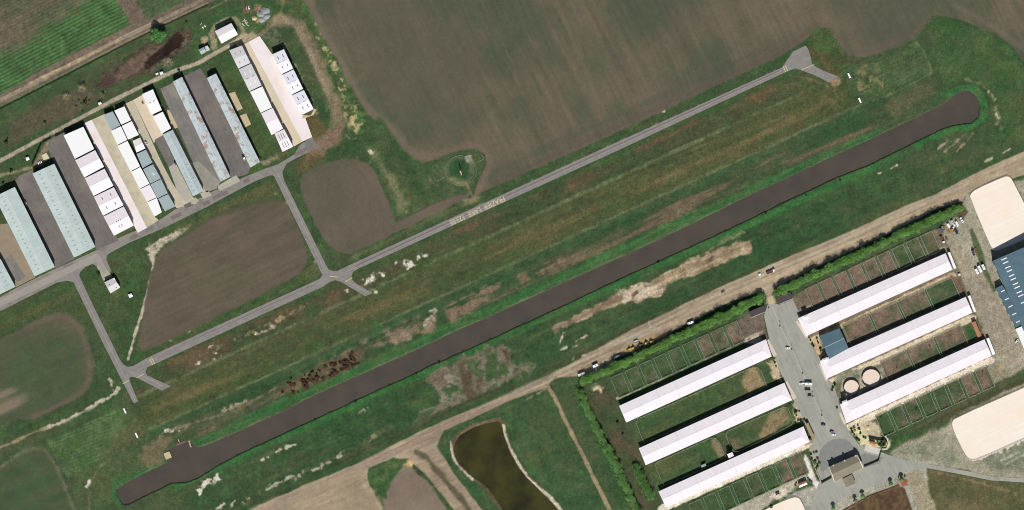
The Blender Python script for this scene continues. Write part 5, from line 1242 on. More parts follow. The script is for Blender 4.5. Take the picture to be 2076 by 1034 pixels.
wall_thing('garden_wall', 'dark timber screen behind the terracotta gatehouse', 'wall', [(1762, 889), (1772, 891), (1790, 894)], 0.4, 2.4, M_DKWALL)
# ================================================================ fences
M_RAIL = mat('white_rail_paint', alb(184, 194, 178), 0.8, 0.06, 0.8)
M_RAILD = mat('dark_rail_timber', alb(84, 74, 62), 0.9, 0.1, 0.8)
def fence_mesh(pts3, name, m, root, closed=True, rails=(0.5, 0.95, 1.4), pw=0.13, rw=0.09, gap=3.0):
    rm, pm = MB(), MB()
    n = len(pts3)
    for i in range(n if closed else n - 1):
        a, b = pts3[i], pts3[(i + 1) % n]
        d = b - a
        for z in rails: rm.bar(a + Vector((0, 0, z)), b + Vector((0, 0, z)), rw, 0.13)
        k = max(1, round(d.length / gap))
        for j in range(k):
            p = a + d * (j / k); pm.box((p.x, p.y, 0.78), (pw, pw, 1.56))
    rm.build('rails', m, root); pm.build('posts', m, root)
def ordinal(i): return ['first', 'second', 'third', 'fourth', 'fifth', 'sixth', 'seventh', 'eighth', 'ninth', 'tenth'][i]
ROWLAB = {'p1': ('small white-railed paddock fence, {} from the left in the row behind the uppermost left barn', 'paddock fences behind the uppermost left barn'),
          'p2': ('small white-railed paddock fence, {} from the left in the row behind the uppermost right barn', 'paddock fences behind the uppermost right barn'),
          'p3': ('wide paddock fence, {} from the left between the upper and middle right barns', 'paddock fences between the upper and middle right barns'),
          'p4': ('wide paddock fence, {} right of the round pens between the middle and lowest right barns', 'paddock fences right of the round pens'),
          'p5': ('small paddock fence, {} from the left in the row below the lowest right barn', 'paddock fences below the lowest right barn'),
          'p6': ('small paddock fence, {} from the left in the row below the lowest left barn', 'paddock fences below the lowest left barn')}
for nm, qs in PADDOCKS:
    lab, grp = ROWLAB[nm]
    q = qs[0]; c = P(*q[0])
    r = empty('paddock_fence', c, 0, lab.format(ordinal(0)), 'fence', grp)
    fence_mesh([P(*p) - c for p in q], 'rail', M_RAIL, r)
    g = [P(*p) - c for p in q]
    ga, gb = g[2].lerp(g[3], 0.4), g[2].lerp(g[3], 0.6)
    gm = MB()
    for z in (0.4, 0.8, 1.2): gm.bar(ga + Vector((0, 0, z)) + Vector((0, -0.16, 0)), gb + Vector((0, 0, z)) + Vector((0, -0.16, 0)), 0.08, 0.08)
    gm.build('gate', M_RAIL, r)
    kids = list(r.children)
    for i in range(1, len(qs)):
        o = r.copy(); COL.objects.link(o); o.location = P(*qs[i][0]); o['label'] = lab.format(ordinal(i))
        for k in kids:
            x = k.copy(); COL.objects.link(x); x.parent = o
for lab, pts in (('rounded white fence round the grass meadow between the uppermost and middle left barns', MEADOWS[0]), ('rounded white fence round the left meadow above the lowest left barn', MEADOWS[1]), ('rounded white fence round the right meadow above the lowest left barn', MEADOWS[2])):
    c = P(*pts[0]); r = empty('meadow_fence', c, 0, lab, 'fence', 'rounded meadow fences')
    fence_mesh([P(*p) - c for p in pts], 'rail', M_RAIL, r)
for lab, pts in zip(('low rail fence round the pale sand arena at the upper right', 'low rail fence round the sand arena on the right edge beside the drive', 'low dark rail fence round the sand arena cut by the bottom edge'), ARENAS):
    pts = chaikin(pts, 1); c = P(*pts[0]); r = empty('arena_fence', c, 0, lab, 'fence', 'fences round the sand arenas')
    fence_mesh([P(*p) - c for p in pts], 'rail', M_RAILD if 'dark' in lab else mat('grey_rail', alb(170, 160, 140), 0.9, 0.1, 0.8), r)
for (cx, cy, rr), lab in zip(PENS, ('dark ring wall of the smaller round pen on the left', 'dark ring wall of the larger round pen on the right')):
    c = P(cx, cy); r = empty('round_pen', c, 0, lab, 'pen', 'round pens')
    R_ = (rr + 0.8) * S; mm = MB(); n = 48; tp = MB()
    for k in range(n):
        a0, a1 = 2 * math.pi * k / n, 2 * math.pi * (k + 1) / n
        if k == 30: continue
        p0, p1 = Vector((R_ * math.cos(a0), R_ * math.sin(a0), 0)), Vector((R_ * math.cos(a1), R_ * math.sin(a1), 0))
        mm.bar(p0 + Vector((0, 0, 1.0)), p1 + Vector((0, 0, 1.0)), 0.25, 2.0); tp.bar(p0 + Vector((0, 0, 2.05)), p1 + Vector((0, 0, 2.05)), 0.5, 0.1)
    mm.build('ring_boards', M_RAILD, r); tp.build('top_rail', mat('dark_top_rail', alb(62, 54, 48), 0.9, 0.1, 0.8), r)
    p0, p1 = (Vector((R_ * math.cos(2 * math.pi * k / n), R_ * math.sin(2 * math.pi * k / n), 1.0)) for k in (30, 31))
    MB().bar(p0, p1, 0.12, 1.9).build('gate', W_TAN, r)
# segmented circle and windsock
M_WPAN = mat('whitewashed_panel', alb(166, 174, 156), 0.9, 0.1, 0.8)
pans = []
for k in range(34):
    a = 2 * math.pi * k / 34
    if 1.25 < a < 1.62: continue
    pans.append((934 + 32 * math.cos(a), 345.5 + 30 * math.sin(a), -math.degrees(math.atan2(30 * math.cos(a), -32 * math.sin(a)))))
for a, b_, n in (((968, 328), (981, 322), 3), ((982, 321), (976, 313), 2), ((901, 359), (885, 367), 3), ((883.5, 366), (879, 358), 2)):
    for j in range(n):
        t = (j + .5) / n
        pans.append((lerp(a[0], b_[0], t), lerp(a[1], b_[1], t), -math.degrees(math.atan2(b_[1] - a[1], b_[0] - a[0]))))
first = None
for x, y, an in pans:
    if first is None:
        first = MB().add([(-1.0, -0.17, 0.05), (1.0, -0.17, 0.05), (1.0, 0.17, 0.05), (-1.0, 0.17, 0.05), (-1.0, 0, 0.45), (1.0, 0, 0.45)], [(0, 1, 5, 4), (2, 3, 4, 5), (1, 2, 5), (3, 0, 4), (3, 2, 1, 0)]).build('marker_panel', M_WPAN)
        tag(first, 'small whitewashed panel of the broken circle round the windsock', 'marker', 'panels of the segmented circle'); o = first
    else:
        o = first.copy(); COL.objects.link(o)
    o.location = P(x, y); o.rotation_euler = (0, 0, math.radians(an))
r = empty('windsock', P(933, 347), 0, 'orange and white windsock on a pole in the middle of the green circle', 'windsock')
MB().tube([(0, 0, 0), (0, 0, 3), (0, 0, 5.6)], [0.16, 0.12, 0.08], 10).build('pole', mat('pole_metal', alb(150, 150, 150), 0.6, 0.05, 1), r)
MB().box((0, 0, 0.15), (1.0, 1.0, 0.3)).build('footing', M_GREYC, r)
sd = Vector((0.28, -0.96, -0.12)).normalized()
for k in range(5):
    MB().tube([Vector((0, 0, 5.4)) + sd * (k * 0.95), Vector((0, 0, 5.4)) + sd * (k * 0.95 + 0.95)], [0.62 - 0.07 * k, 0.55 - 0.07 * k], 14, cap=False).build('sock_band', mat('orange_fabric', alb(226, 120, 70), 0.9, 0.05, 1) if k % 2 == 0 else R_WHITE, r, True)
# threshold boards of the grass strip
for (x, y, lab) in ((253, 833, 'white threshold board lying in the grass just below the taxiway stub at lower left'), (277, 882.5, 'white threshold board between the mown strip and the pale spoil patch at lower left'), (1743, 203.5, 'white threshold board at the right end of the strip, the lower one'), (1721.5, 153.5, 'white threshold board just right of the end of the taxiway')):
    r = empty('threshold_board', P(x, y), math.radians(-65), lab, 'marker', 'threshold boards of the grass strip')
    w_ = 1.5
    MB().box((0, 0, 0.62), (5.2, w_, 0.1), m=Matrix.Rotation(0.18, 3, 'X')).build('board', R_WHITE, r)
    for sx in (-2.4, 2.4): MB().box((sx, 0, 0.28), (0.14, w_ * 0.8, 0.56)).build('trestle', W_GREY, r)
# docks
M_DECK = mat('weathered_deck', alb(206, 190, 150), 0.9, 0.14, 1.2); M_DECKB = mat('brown_deck', alb(120, 98, 90), 0.9, 0.14, 1.2); M_DECKP = mat('pale_plank', alb(180, 160, 136), 0.9, 0.1, 1.2)
for name, lab, x, y, sz, an, m in (('dock', 'square pale timber dock on the left bank of the canal', 340, 923.5, (6.2, 6.4, 0.25), 22, M_DECK), ('jetty', 'long brown jetty near the top of the small inlet', 367, 898.5, (9.6, 2.4, 0.22), 20, M_DECKB), ('jetty', 'short pale plank leading from the bank to the brown jetty', 362.3, 893.5, (3.2, 0.8, 0.2), -66, M_DECK), ('jetty', 'pale narrow jetty right of the brown jetty', 385, 900, (7.0, 1.5, 0.22), -72, M_DECKP)):
    r = empty(name, P(x, y), math.radians(an), lab, 'dock', 'docks in the inlet')
    pl = MB(); n = max(3, int(sz[0] / 0.32))
    for k in range(n): pl.box((-sz[0] / 2 + sz[0] * (k + .5) / n, 0, 0.15), (sz[0] / n * 0.93, sz[1], sz[2] * 0.4))
    pl.build('deck', m, r)
    for sx in (-1, 1):
        for sy in (-1, 1): MB().tube([(sx * sz[0] * .45, sy * sz[1] * .45, -2.6), (sx * sz[0] * .45, sy * sz[1] * .45, 0.4)], 0.13, 8).build('pile', M_DECKB, r)
# utility poles by the dirt road, lamps on the court
def pole_thing(px, py, lab, grp, h=9.0):
    r = empty('utility_pole', P(px, py), math.radians(-25), lab, 'pole', grp)
    MB().tube([(0, 0, 0), (0, 0, h)], [0.17, 0.11], 8).build('pole', M_DKWALL, r)
    for z in (h - 0.5, h - 1.6): MB().box((0, 0, z), (0.12, 2.4, 0.14)).build('crossarm', M_DKWALL, r)
    for y in (-1.05, 0, 1.05): MB().tube([(0, y, h - 0.42), (0, y, h - 0.2)], 0.06, 6).build('insulator', W_GREY, r)
pole_thing(132, 148, 'dark utility pole beside the dirt road at the upper left', 'utility poles'); pole_thing(374, 27, 'dark utility pole beside the dirt road near the top edge', 'utility poles')
pole_thing(364, 150, 'dark utility pole beside the gravel lane above the hangars', 'utility poles', 7.0)
for k, ((x, y), lab) in enumerate(zip(cl + [(1558, 624)], ('nearest the gate', 'beside the lone white car', 'above the white truck and trailer', 'beside the small dark blue car', 'above the lone dark car', 'in the gateway between the two dark sheds'))):
    r = empty('court_lamp', P(x, y), 0, 'black lamp post on the white parking line ' + lab, 'lamp', 'lamp posts along the court')
    MB().box((0, 0, 0.35), (1.1, 1.1, 0.7)).build('planter', M_DKWALL, r, bevel=0.05)
    MB().tube([(0, 0, 0.7), (0, 0, 3.4)], [0.1, 0.07], 8).build('post', M_CAPD, r)
    MB().tube([(0, 0, 3.4), (0, 0, 3.6), (0, 0, 4.1), (0, 0, 4.3)], [0.16, 0.32, 0.38, 0.1], 10).build('lantern', M_CAPD, r)
# ================================================================ vehicles and machines
def paint(nm, rgb): return mat('paint_' + nm, alb(*rgb), 0.35, 0.03, 0.8, spec=0.5)
V_WHITE = paint('white', (246, 246, 246)); V_BLACK = paint('black', (44, 44, 48)); V_NAVY = paint('navy', (58, 60, 86)); V_GREY = paint('grey', (130, 132, 136)); V_RED = paint('maroon', (120, 64, 66))
V_ORANGE = paint('orange', (206, 138, 60)); V_YEL = paint('yellow', (206, 172, 84)); V_BLUE = paint('blue', (70, 90, 140)); V_SILVER = paint('silver', (196, 198, 200)); V_RUST = paint('rust_brown', (112, 82, 72)); V_GREEN = paint('dark_green', (60, 78, 60))
M_GLASS = mat('dark_glass', alb(40, 44, 52), 0.15, 0.02, 1.0, spec=0.6)
M_TYRE = mat('tyre_rubber', alb(40, 40, 40), 0.95, 0.05, 1.0)
M_RIM = mat('wheel_metal', alb(170, 170, 172), 0.4, 0.05, 1.0)
M_STEEL = mat('worn_steel', alb(120, 116, 110), 0.7, 0.12, 1.0)
M_LAMP = mat('lamp_glass', alb(235, 235, 225), 0.2, 0.02, 1.0)

def wheel(root, x, y, r, w=0.24):
    t = MB().tube([(x, y - w / 2, r), (x, y + w / 2, r)], r, 16).build('wheel', M_TYRE, root)
    s = 1 if y > 0 else -1
    MB().tube([(x, y + s * w * 0.3, r), (x, y + s * (w / 2 + 0.02), r)], r * 0.6, 12).build('rim', M_RIM, t)
def quad(root, name, pts, m, th=0.025):
    p = [Vector(q) for q in pts]; n = (p[1] - p[0]).cross(p[2] - p[0]).normalized() * th
    return MB().add([q - n * 0.5 for q in p] + [q + n for q in p], [(3, 2, 1, 0), (4, 5, 6, 7), (0, 1, 5, 4), (1, 2, 6, 5), (2, 3, 7, 6), (3, 0, 4, 7)]).build(name, m, root)
def heading(dx, dy): return math.atan2(-dy, dx)
def car(px, py, d, label, m, cat='car', name='parked_car', L=4.5, group=None, z=0.0):
    r = empty(name, P(px, py, z), heading(*d), label, cat, group or 'cars')
    k = L / 4.5
    prof = [(-2.2, .34), (2.15, .34), (2.22, .68), (1.95, .84), (1.15, .96), (.45, 1.44), (-1.15, 1.46), (-1.85, 1.02), (-2.22, .92)]
    MB().prism_y([(x * k, zz) for x, zz in prof], -0.9, 0.9, 0.13, 0.98).build('body', m, r, bevel=0.06)
    quad(r, 'windscreen', [(1.12 * k, -.72, 1.0), (1.12 * k, .72, 1.0), (.5 * k, .68, 1.42), (.5 * k, -.68, 1.42)], M_GLASS, 0.04)
    quad(r, 'rear_window', [(-1.8 * k, .7, 1.08), (-1.8 * k, -.7, 1.08), (-1.22 * k, -.66, 1.43), (-1.22 * k, .66, 1.43)], M_GLASS, 0.04)
    for s in (-1, 1):
        MB().box((-0.35 * k, s * 0.80, 1.2), (1.9 * k, 0.05, 0.3)).build('side_window', M_GLASS, r)
        MB().box((2.17 * k, s * 0.62, 0.7), (0.1, 0.34, 0.14)).build('headlight', M_LAMP, r)
        for x in (-1.35, 1.38): wheel(r, x * k, s * 0.82, 0.33)
    return r
def pickup(px, py, d, label, m, bed=None, name='pickup_truck', cat='pickup', group='trucks'):
    r = empty(name, P(px, py), heading(*d), label, cat, group)
    MB().prism_y([(-.2, .4), (2.65, .4), (2.72, .95), (1.6, 1.1), (1.05, 1.78), (-.2, 1.8)], -.95, .95, .12, 1.15).build('cab', m, r, bevel=0.06)
    b = MB()
    b.box((-1.5, 0, .62), (2.6, 1.9, .12)); b.box((-1.5, .92, .95), (2.6, .08, .6)); b.box((-1.5, -.92, .95), (2.6, .08, .6)); b.box((-2.78, 0, .95), (.08, 1.9, .6)); b.box((-.24, 0, .95), (.08, 1.8, .6))
    b.build('bed', bed or m, r)
    quad(r, 'windscreen', [(1.58, -.8, 1.13), (1.58, .8, 1.13), (1.1, .74, 1.75), (1.1, -.74, 1.75)], M_GLASS, 0.04)
    for s in (-1, 1):
        MB().box((.4, s * .9, 1.42), (1.1, .05, .36)).build('side_window', M_GLASS, r)
        MB().box((2.68, s * .68, .9), (.1, .36, .18)).build('headlight', M_LAMP, r)
        for x in (-1.75, 1.8): wheel(r, x, s * .88, .39, .28)
    return r
def van(px, py, d, label, m, L=5.4, group='vans'):
    r = empty('van', P(px, py), heading(*d), label, 'van', group); k = L / 5.4
    MB().prism_y([(-2.6 * k, .4), (2.6 * k, .4), (2.68 * k, 1.0), (2.2 * k, 1.25), (1.7 * k, 2.1), (-2.6 * k, 2.2)], -1.0, 1.0, .1, 1.3).build('body', m, r, bevel=0.1)
    quad(r, 'windscreen', [(2.17 * k, -.84, 1.33), (2.17 * k, .84, 1.33), (1.76 * k, .8, 2.02), (1.76 * k, -.8, 2.02)], M_GLASS, 0.05)
    for s in (-1, 1):
        MB().box((1.2 * k, s * .96, 1.6), (.8, .05, .4)).build('side_window', M_GLASS, r)
        for x in (-1.7, 1.7): wheel(r, x * k, s * .9, .38, .28)
    return r
def trailer(px, py, d, label, m, L=7.0, W=2.3, Hh=2.6, group='box trailers', hitch=True, name='box_trailer'):
    r = empty(name, P(px, py), heading(*d), label, 'trailer', group)
    MB().prism_y([(-L / 2, .55), (L / 2 - .3, .55), (L / 2, 1.2), (L / 2 - .15, Hh), (-L / 2, Hh)], -W / 2, W / 2).build('box_body', m, r, bevel=0.08)
    MB().box((-L / 2 - .03, 0, (Hh + .7) / 2), (.06, W * .9, Hh - .9)).build('rear_door', M_DOOR, r)
    MB().box((0, 0, Hh + .08), (.7, .7, .14)).build('roof_vent', M_STEEL, r)
    if hitch: MB().bar((L / 2 - .4, -.5, .5), (L / 2 + 1.2, 0, .5), .1, .1).bar((L / 2 - .4, .5, .5), (L / 2 + 1.2, 0, .5), .1, .1).build('hitch', M_STEEL, r)
    for s in (-1, 1):
        for x in (-.55, .35): wheel(r, x - .3, s * (W / 2 - .14), .36, .24)
    return r
def flatbed(px, py, d, label, cabm, bedm, L=7.5):
    r = empty('flatbed_truck', P(px, py), heading(*d), label, 'truck', 'trucks')
    MB().prism_y([(L / 2 - 2.0, .5), (L / 2, .5), (L / 2 + .05, 1.3), (L / 2 - .25, 2.3), (L / 2 - 1.9, 2.4)], -1.1, 1.1, .08, 1.4).build('cab', cabm, r, bevel=0.08)
    quad(r, 'windscreen', [(L / 2 + .04, -.9, 1.4), (L / 2 + .04, .9, 1.4), (L / 2 - .2, .85, 2.2), (L / 2 - .2, -.85, 2.2)], M_GLASS, 0.06)
    b = MB().box((-1.1, 0, 1.0), (L - 2.3, 2.3, .2))
    for s in (-1, 1): b.box((-1.1, s * 1.12, 1.35), (L - 2.3, .08, .6))
    b.box((-L / 2 + .1, 0, 1.35), (.08, 2.2, .6)); b.build('bed', bedm, r)
    for s in (-1, 1):
        for x in (-L / 2 + 1.2, -L / 2 + 2.3, L / 2 - 1.1): wheel(r, x, s * .95, .48, .3)
    return r
def tractor(px, py, d, label, m, group='tractors', cabm=None):
    r = empty('tractor', P(px, py), heading(*d), label, 'tractor', group)
    MB().prism_y([(-.3, .9), (2.0, .8), (2.1, 1.45), (-.3, 1.65)], -.42, .42).build('bonnet', m, r, bevel=0.06)
    MB().prism_y([(-1.4, .9), (-.2, .9), (-.15, 1.7), (-.3, 2.55), (-1.4, 2.55)], -.7, .7, .06, 1.8).build('cab', cabm or M_GLASS, r, bevel=0.04)
    MB().box((-.85, 0, 2.62), (1.5, 1.5, .14)).build('cab_roof', m, r, bevel=0.04)
    for s in (-1, 1):
        wheel(r, -.95, s * .95, .85, .5); wheel(r, 1.5, s * .8, .5, .34)
        MB().box((-.95, s * .95, 1.78), (1.3, .55, .08)).build('mudguard', m, r)
    MB().tube([(1.2, .2, 1.4), (1.2, .2, 2.2)], .05, 8).build('exhaust', M_STEEL, r)
    return r
def loader(px, py, d, label, m, group='yellow machines'):
    r = empty('loader', P(px, py), heading(*d), label, 'loader', group)
    MB().prism_y([(-2.0, .6), (.6, .6), (.7, 1.3), (-.4, 1.6), (-2.0, 1.5)], -.8, .8).build('chassis', m, r, bevel=0.06)
    MB().prism_y([(-1.0, 1.5), (.2, 1.4), (.1, 2.5), (-.9, 2.5)], -.65, .65, .05, 1.7).build('cab', M_GLASS, r)
    MB().box((-.4, 0, 2.56), (1.2, 1.4, .12)).build('cab_roof', m, r)
    for s in (-1, 1): MB().bar((-.2, s * .7, 1.4), (1.9, s * .7, .5), .14, .2).build('lift_arm', m, r)
    MB().prism_y([(1.8, .1), (2.7, .05), (2.75, .2), (2.0, .3), (1.95, .9), (1.8, .9)], -1.05, 1.05).build('bucket', M_STEEL, r)
    for s in (-1, 1):
        for x in (-1.3, .75): wheel(r, x, s * .85, .6, .42)
    return r
def harrow(px, py, d, label, m, L=5.0, W=2.6, group='field implements', name='field_implement'):
    r = empty(name, P(px, py), heading(*d), label, 'implement', group)
    f = MB()
    for s in (-1, 0, 1): f.bar((-L / 2, s * W * .4, .7), (L / 2 - 1.4, s * W * .4, .7), .16, .16)
    for x in (-L / 2, -L / 4, 0.2): f.bar((x, -W * .45, .72), (x, W * .45, .72), .16, .16)
    f.bar((L / 2 - 1.5, -W * .4, .7), (L / 2, 0, .6), .14, .14).bar((L / 2 - 1.5, W * .4, .7), (L / 2, 0, .6), .14, .14)
    f.build('frame', m, r)
    for x in (-L / 2 + .3, -L / 8):
        g = MB()
        for k in range(9): g.tube([(x, -W * .45 + W * .9 * k / 8 - .02, .4), (x, -W * .45 + W * .9 * k / 8 + .02, .4)], .36, 12)
        g.build('disc_row', M_STEEL, r)
    for s in (-1, 1): wheel(r, 0.5, s * W * .5, .38, .22)
    return r
def cart(px, py, d, label, m, L=4.2, W=2.0, group='open carts'):
    r = empty('open_cart', P(px, py), heading(*d), label, 'cart', group)
    b = MB().box((0, 0, .7), (L, W, .14))
    for s in (-1, 1): b.box((0, s * W / 2, 1.05), (L, .08, .7)); b.box((s * L / 2, 0, 1.05), (.08, W, .7))
    b.build('bed', m, r); MB().bar((L / 2, 0, .6), (L / 2 + 1.3, 0, .5), .12, .12).build('drawbar', M_STEEL, r)
    for s in (-1, 1): wheel(r, -.3, s * W * .48, .4, .26)
    return r
DV = (0.41, 0.91); DU = (0.91, -0.41)
# airfield
pickup(51.5, 411, (-0.42, -0.9), 'maroon pickup with a pale bed parked against the long hangar at left', V_RED, V_SILVER)
car(356, 330.5, DV, 'black car parked between the long narrow blue-grey hangar and the concrete', V_BLACK)
car(386.5, 332, DV, 'white car parked right of the long narrow blue-grey hangar', V_WHITE)
pickup(494, 319.5, (-0.42, -0.9), 'dark pickup with a white bed parked left of the rust-streaked hangar by the grass', V_NAVY, V_WHITE)
car(296, 290, DV, 'silver car parked right of the smallest grey and pink hangar', V_SILVER)
r = empty('aircraft_tug', P(289.5, 209), heading(0.5, 0.86), 'small dark open-framed tug beside the hangar with two roof slots', 'tug')
MB().box((0, 0, .55), (2.6, 1.2, .5)).build('chassis', V_GREY, r, bevel=.05)
fr = MB()
for s in (-1, 1): fr.bar((-1.1, s * .6, .8), (-1.0, s * .6, 1.9), .09, .09).bar((.3, s * .6, .8), (.2, s * .6, 1.9), .09, .09).bar((-1.0, s * .6, 1.9), (.2, s * .6, 1.9), .09, .09)
fr.bar((-1.0, -.6, 1.9), (-1.0, .6, 1.9), .09, .09).bar((.2, -.6, 1.9), (.2, .6, 1.9), .09, .09).build('roll_frame', M_CAPD, r)
MB().box((-.5, 0, 1.0), (.5, .6, .5)).build('seat', M_CAPD, r)
for s in (-1, 1):
    for x in (-.85, .9): wheel(r, x, s * .6, .32, .22)
# court
car(1597, 705.5, (1, .12), 'lone white car on the court beside the second lamp post', V_WHITE)
pickup(1626, 778, (-1, 0), 'white pickup in front of the white trailer on the court', V_WHITE)
trailer(1638.5, 778.5, (-1, -.03), 'white box trailer behind the white pickup on the court', V_WHITE, 7.0, 2.5, 2.8)
pickup(1636.5, 789.5, (-1, -.02), 'black pickup just below the white trailer on the court', V_BLACK, V_BLACK)
car(1641, 801.5, (-1, -.02), 'small dark blue car below the black pickup on the court', V_NAVY, L=3.9)
car(1669, 861, (1, .1), 'lone dark grey car above the round resurfaced patch of the court', paint('charcoal', (84, 84, 96)))
car(1686.5, 875.5, (1, .1), 'grey car, upper one of two side by side at the foot of the court', V_GREY)
car(1689.5, 881, (1, .1), 'white car with black windows, lower one of two at the foot of the court', V_WHITE)
# service yard
pickup(1949.5, 446.5, (.5, .87), 'white pickup parked nearest the arena, end of the machine park by the trees', V_WHITE)
van(1939.8, 454, (.45, .89), 'white van second from the right in the machine park by the trees', V_WHITE)
trailer(1930.5, 451.5, (.42, .9), 'narrow grey-white trailer in the middle of the machine park', V_SILVER, 4.6, 1.9, 2.0)
van(1922.8, 457.5, (.5, .87), 'small white van left of the narrow grey-white trailer', V_WHITE, 4.4)
pickup(1932.8, 460.8, (-.6, .8), 'small white truck squeezed below the narrow grey-white trailer', V_WHITE)
harrow(1917, 463, DV, 'yellow implement at the top left of the machine park', V_YEL)
cart(1911, 463, (.5, .87), 'grey cart beside the yellow implement', V_GREY)
trailer(1908.5, 468, (.5, .87), 'dark blue-grey trailer on the left edge of the machine park', paint('slate_blue', (92, 96, 110)), 5.6, 1.9, 1.6)
harrow(1924.8, 471.5, DV, 'narrow orange implement, leftmost of the front row of machines', V_ORANGE, 4.6, 1.6)
tractor(1930.5, 467.5, DV, 'dark orange tractor in the front row of machines', V_ORANGE)
cart(1938, 469, (.5, .87), 'dark cart with a blue end, rightmost of the front row of machines', V_NAVY, 5.2, 2.2)
flatbed(1910, 486, (.42, .9), 'truck with brown bed and white cab below the machine park', V_WHITE, V_RUST, 7.4)
harrow(1919.5, 485.5, DV, 'grey spiky implement beside the truck with the brown bed', M_STEEL, 4.6, 2.6)
tractor(1971.5, 508, (-.3, -.95), 'blue tractor in the yard beside an orange implement', V_BLUE)
cart(1973.5, 514.5, (-.3, -.95), 'dark blue cart hitched behind the blue tractor', V_NAVY, 3.6, 1.7)
harrow(1979, 509.5, DV, 'orange implement lying right of the blue tractor', V_ORANGE, 6.0, 2.6)
trailer(1979.8, 550.5, (-.45, -.89), 'white horse trailer, left one of three side by side in the yard', V_WHITE, 5.8, 2.1, 2.6, 'three white horse trailers', name='horse_trailer')
trailer(1985.8, 545.5, (-.45, -.89), 'white horse trailer, middle and longest of three side by side in the yard', V_WHITE, 7.0, 2.2, 2.8, 'three white horse trailers', name='horse_trailer')
trailer(1993, 541.5, (-.45, -.89), 'white horse trailer, right one of three side by side in the yard', V_WHITE, 5.6, 2.2, 2.6, 'three white horse trailers', name='horse_trailer')
car(2061, 691.5, (.7, -.71), 'white car parked beside the flat white annexe on the right edge', V_WHITE)
box_thing('feed_bin', 'small pale bin standing at the corner of the uppermost right barn', 'bin', 1944.5, 557, (1.8, 1.8, 1.4), 20, R_WHITE)
# along the dirt road
trailer(1178.8, 758.8, (-.92, .39), 'long white trailer at the left end of the tree row by the dirt road', V_WHITE, 7.0, 2.3, 2.6)
pickup(1208.8, 751, (.22, .97), 'white pickup with its nose in the tree row', V_WHITE)
trailer(1207, 741.5, (.9, -.43), 'wide white trailer just above the white pickup by the tree row', V_WHITE, 5.4, 2.6, 2.5, hitch=False)
pickup(1251, 723, (.9, -.42), 'white pickup parked alone along the tree row', V_WHITE)
cart(1289, 692.5, (.9, -.42), 'grey open cart above the yellow machines by the dirt road', V_SILVER)
loader(1275, 708.5, (-.92, .39), 'yellow loader, leftmost of the machines by the tree row', V_YEL)
loader(1284, 705.5, (.92, -.39), 'yellow loader second from the left by the tree row', V_YEL)
tractor(1299, 699.5, (.92, -.39), 'olive tractor in the middle of the machines by the tree row', paint('olive', (128, 112, 70)))
loader(1309.5, 695, (.5, -.87), 'yellow loader standing right of the olive tractor by the tree row', V_YEL)
tractor(1321, 692.5, (.92, -.39), 'dark yellow tractor, left of the last pair of machines by the tree row', V_YEL)
harrow(1327.5, 690.5, (.92, -.39), 'dark implement at the right end of the machines by the tree row', V_GREEN, 3.6, 2.4)
trailer(1400, 654.5, (.92, -.33), 'white trailer halfway along the tree row beside the dirt road', V_WHITE, 6.4, 2.3, 2.4)
harrow(1466.5, 591, (.95, -.3), 'low dark implement lying on the edge of the dirt road', M_CAPD, 4.6, 2.2)
flatbed(1562, 551, (.92, -.39), 'truck with a long brown bed and white cab on the dirt road near the gate', V_WHITE, V_RUST, 8.6)
box_thing('storage_box', 'small white box beside the dirt road left of the brown-bed truck', 'box', 1540, 557, (2.2, 1.8, 1.2), 30, R_WHITE)
cart(1576, 1000.5, (.92, -.39), 'small rusty cart on the pale gravel below the paddock row at the bottom', V_RUST, 3.6, 1.8)
box_thing('storage_box', 'dark box at the corner of the sand arena on the bottom edge', 'box', 1563.5, 1028, (2.6, 1.8, 1.4), 24, M_CAPD)

# scrap and mounds near the top
def heap(name, label, cat, px, py, r, h, m, group=None, seed=0):
    rnd = random.Random(seed); n = 14; vs = []; fs = []
    rings = 5
    for i in range(rings):
        f = i / (rings - 1)
        for k in range(n):
            a = 2 * math.pi * k / n
            rr = r * (1 - f) * rnd.uniform(.8, 1.15) + .02
            vs.append((rr * math.cos(a), rr * math.sin(a), h * (1 - (1 - f) ** 1.6) * rnd.uniform(.85, 1.05) if i else -0.05))
    for i in range(rings - 1):
        for k in range(n): fs.append((i * n + k, i * n + (k + 1) % n, (i + 1) * n + (k + 1) % n, (i + 1) * n + k))
    fs.append(tuple((rings - 1) * n + k for k in range(n)))
    o = MB().add(vs, fs).build(name, m, None); o.location = P(px, py)
    return tag(o, label, cat, group)
M_MOUND = mat('grey_gravel', alb(150, 154, 150), 1.0, 0.2, 0.6); M_MOUND2 = mat('tan_sand_heap', alb(206, 186, 136), 1.0, 0.12, 0.6)
for k, (x, y, rr, lab) in enumerate(((537, 22, 4.5, 'grey gravel heap, topmost of the four by the haul road'), (529, 29, 4.0, 'grey gravel heap left of the others by the haul road'), (540, 33, 3.6, 'grey gravel heap on the right by the haul road'), (531, 39, 3.4, 'grey gravel heap, lowest of the four by the haul road'))):
    heap('gravel_heap', lab, 'heap', x, y, rr, 1.7, M_MOUND, 'grey gravel heaps', k)
heap('sand_heap', 'pale yellow sand heap beside the grey gravel heaps', 'heap', 515.5, 37, 2.6, 1.3, M_MOUND2, None, 9)
heap('sand_heap', 'pale earth heap in the corner of the first paddock below the lowest right barn', 'heap', 1759.5, 867, 2.8, 1.0, M_MOUND2, None, 10)
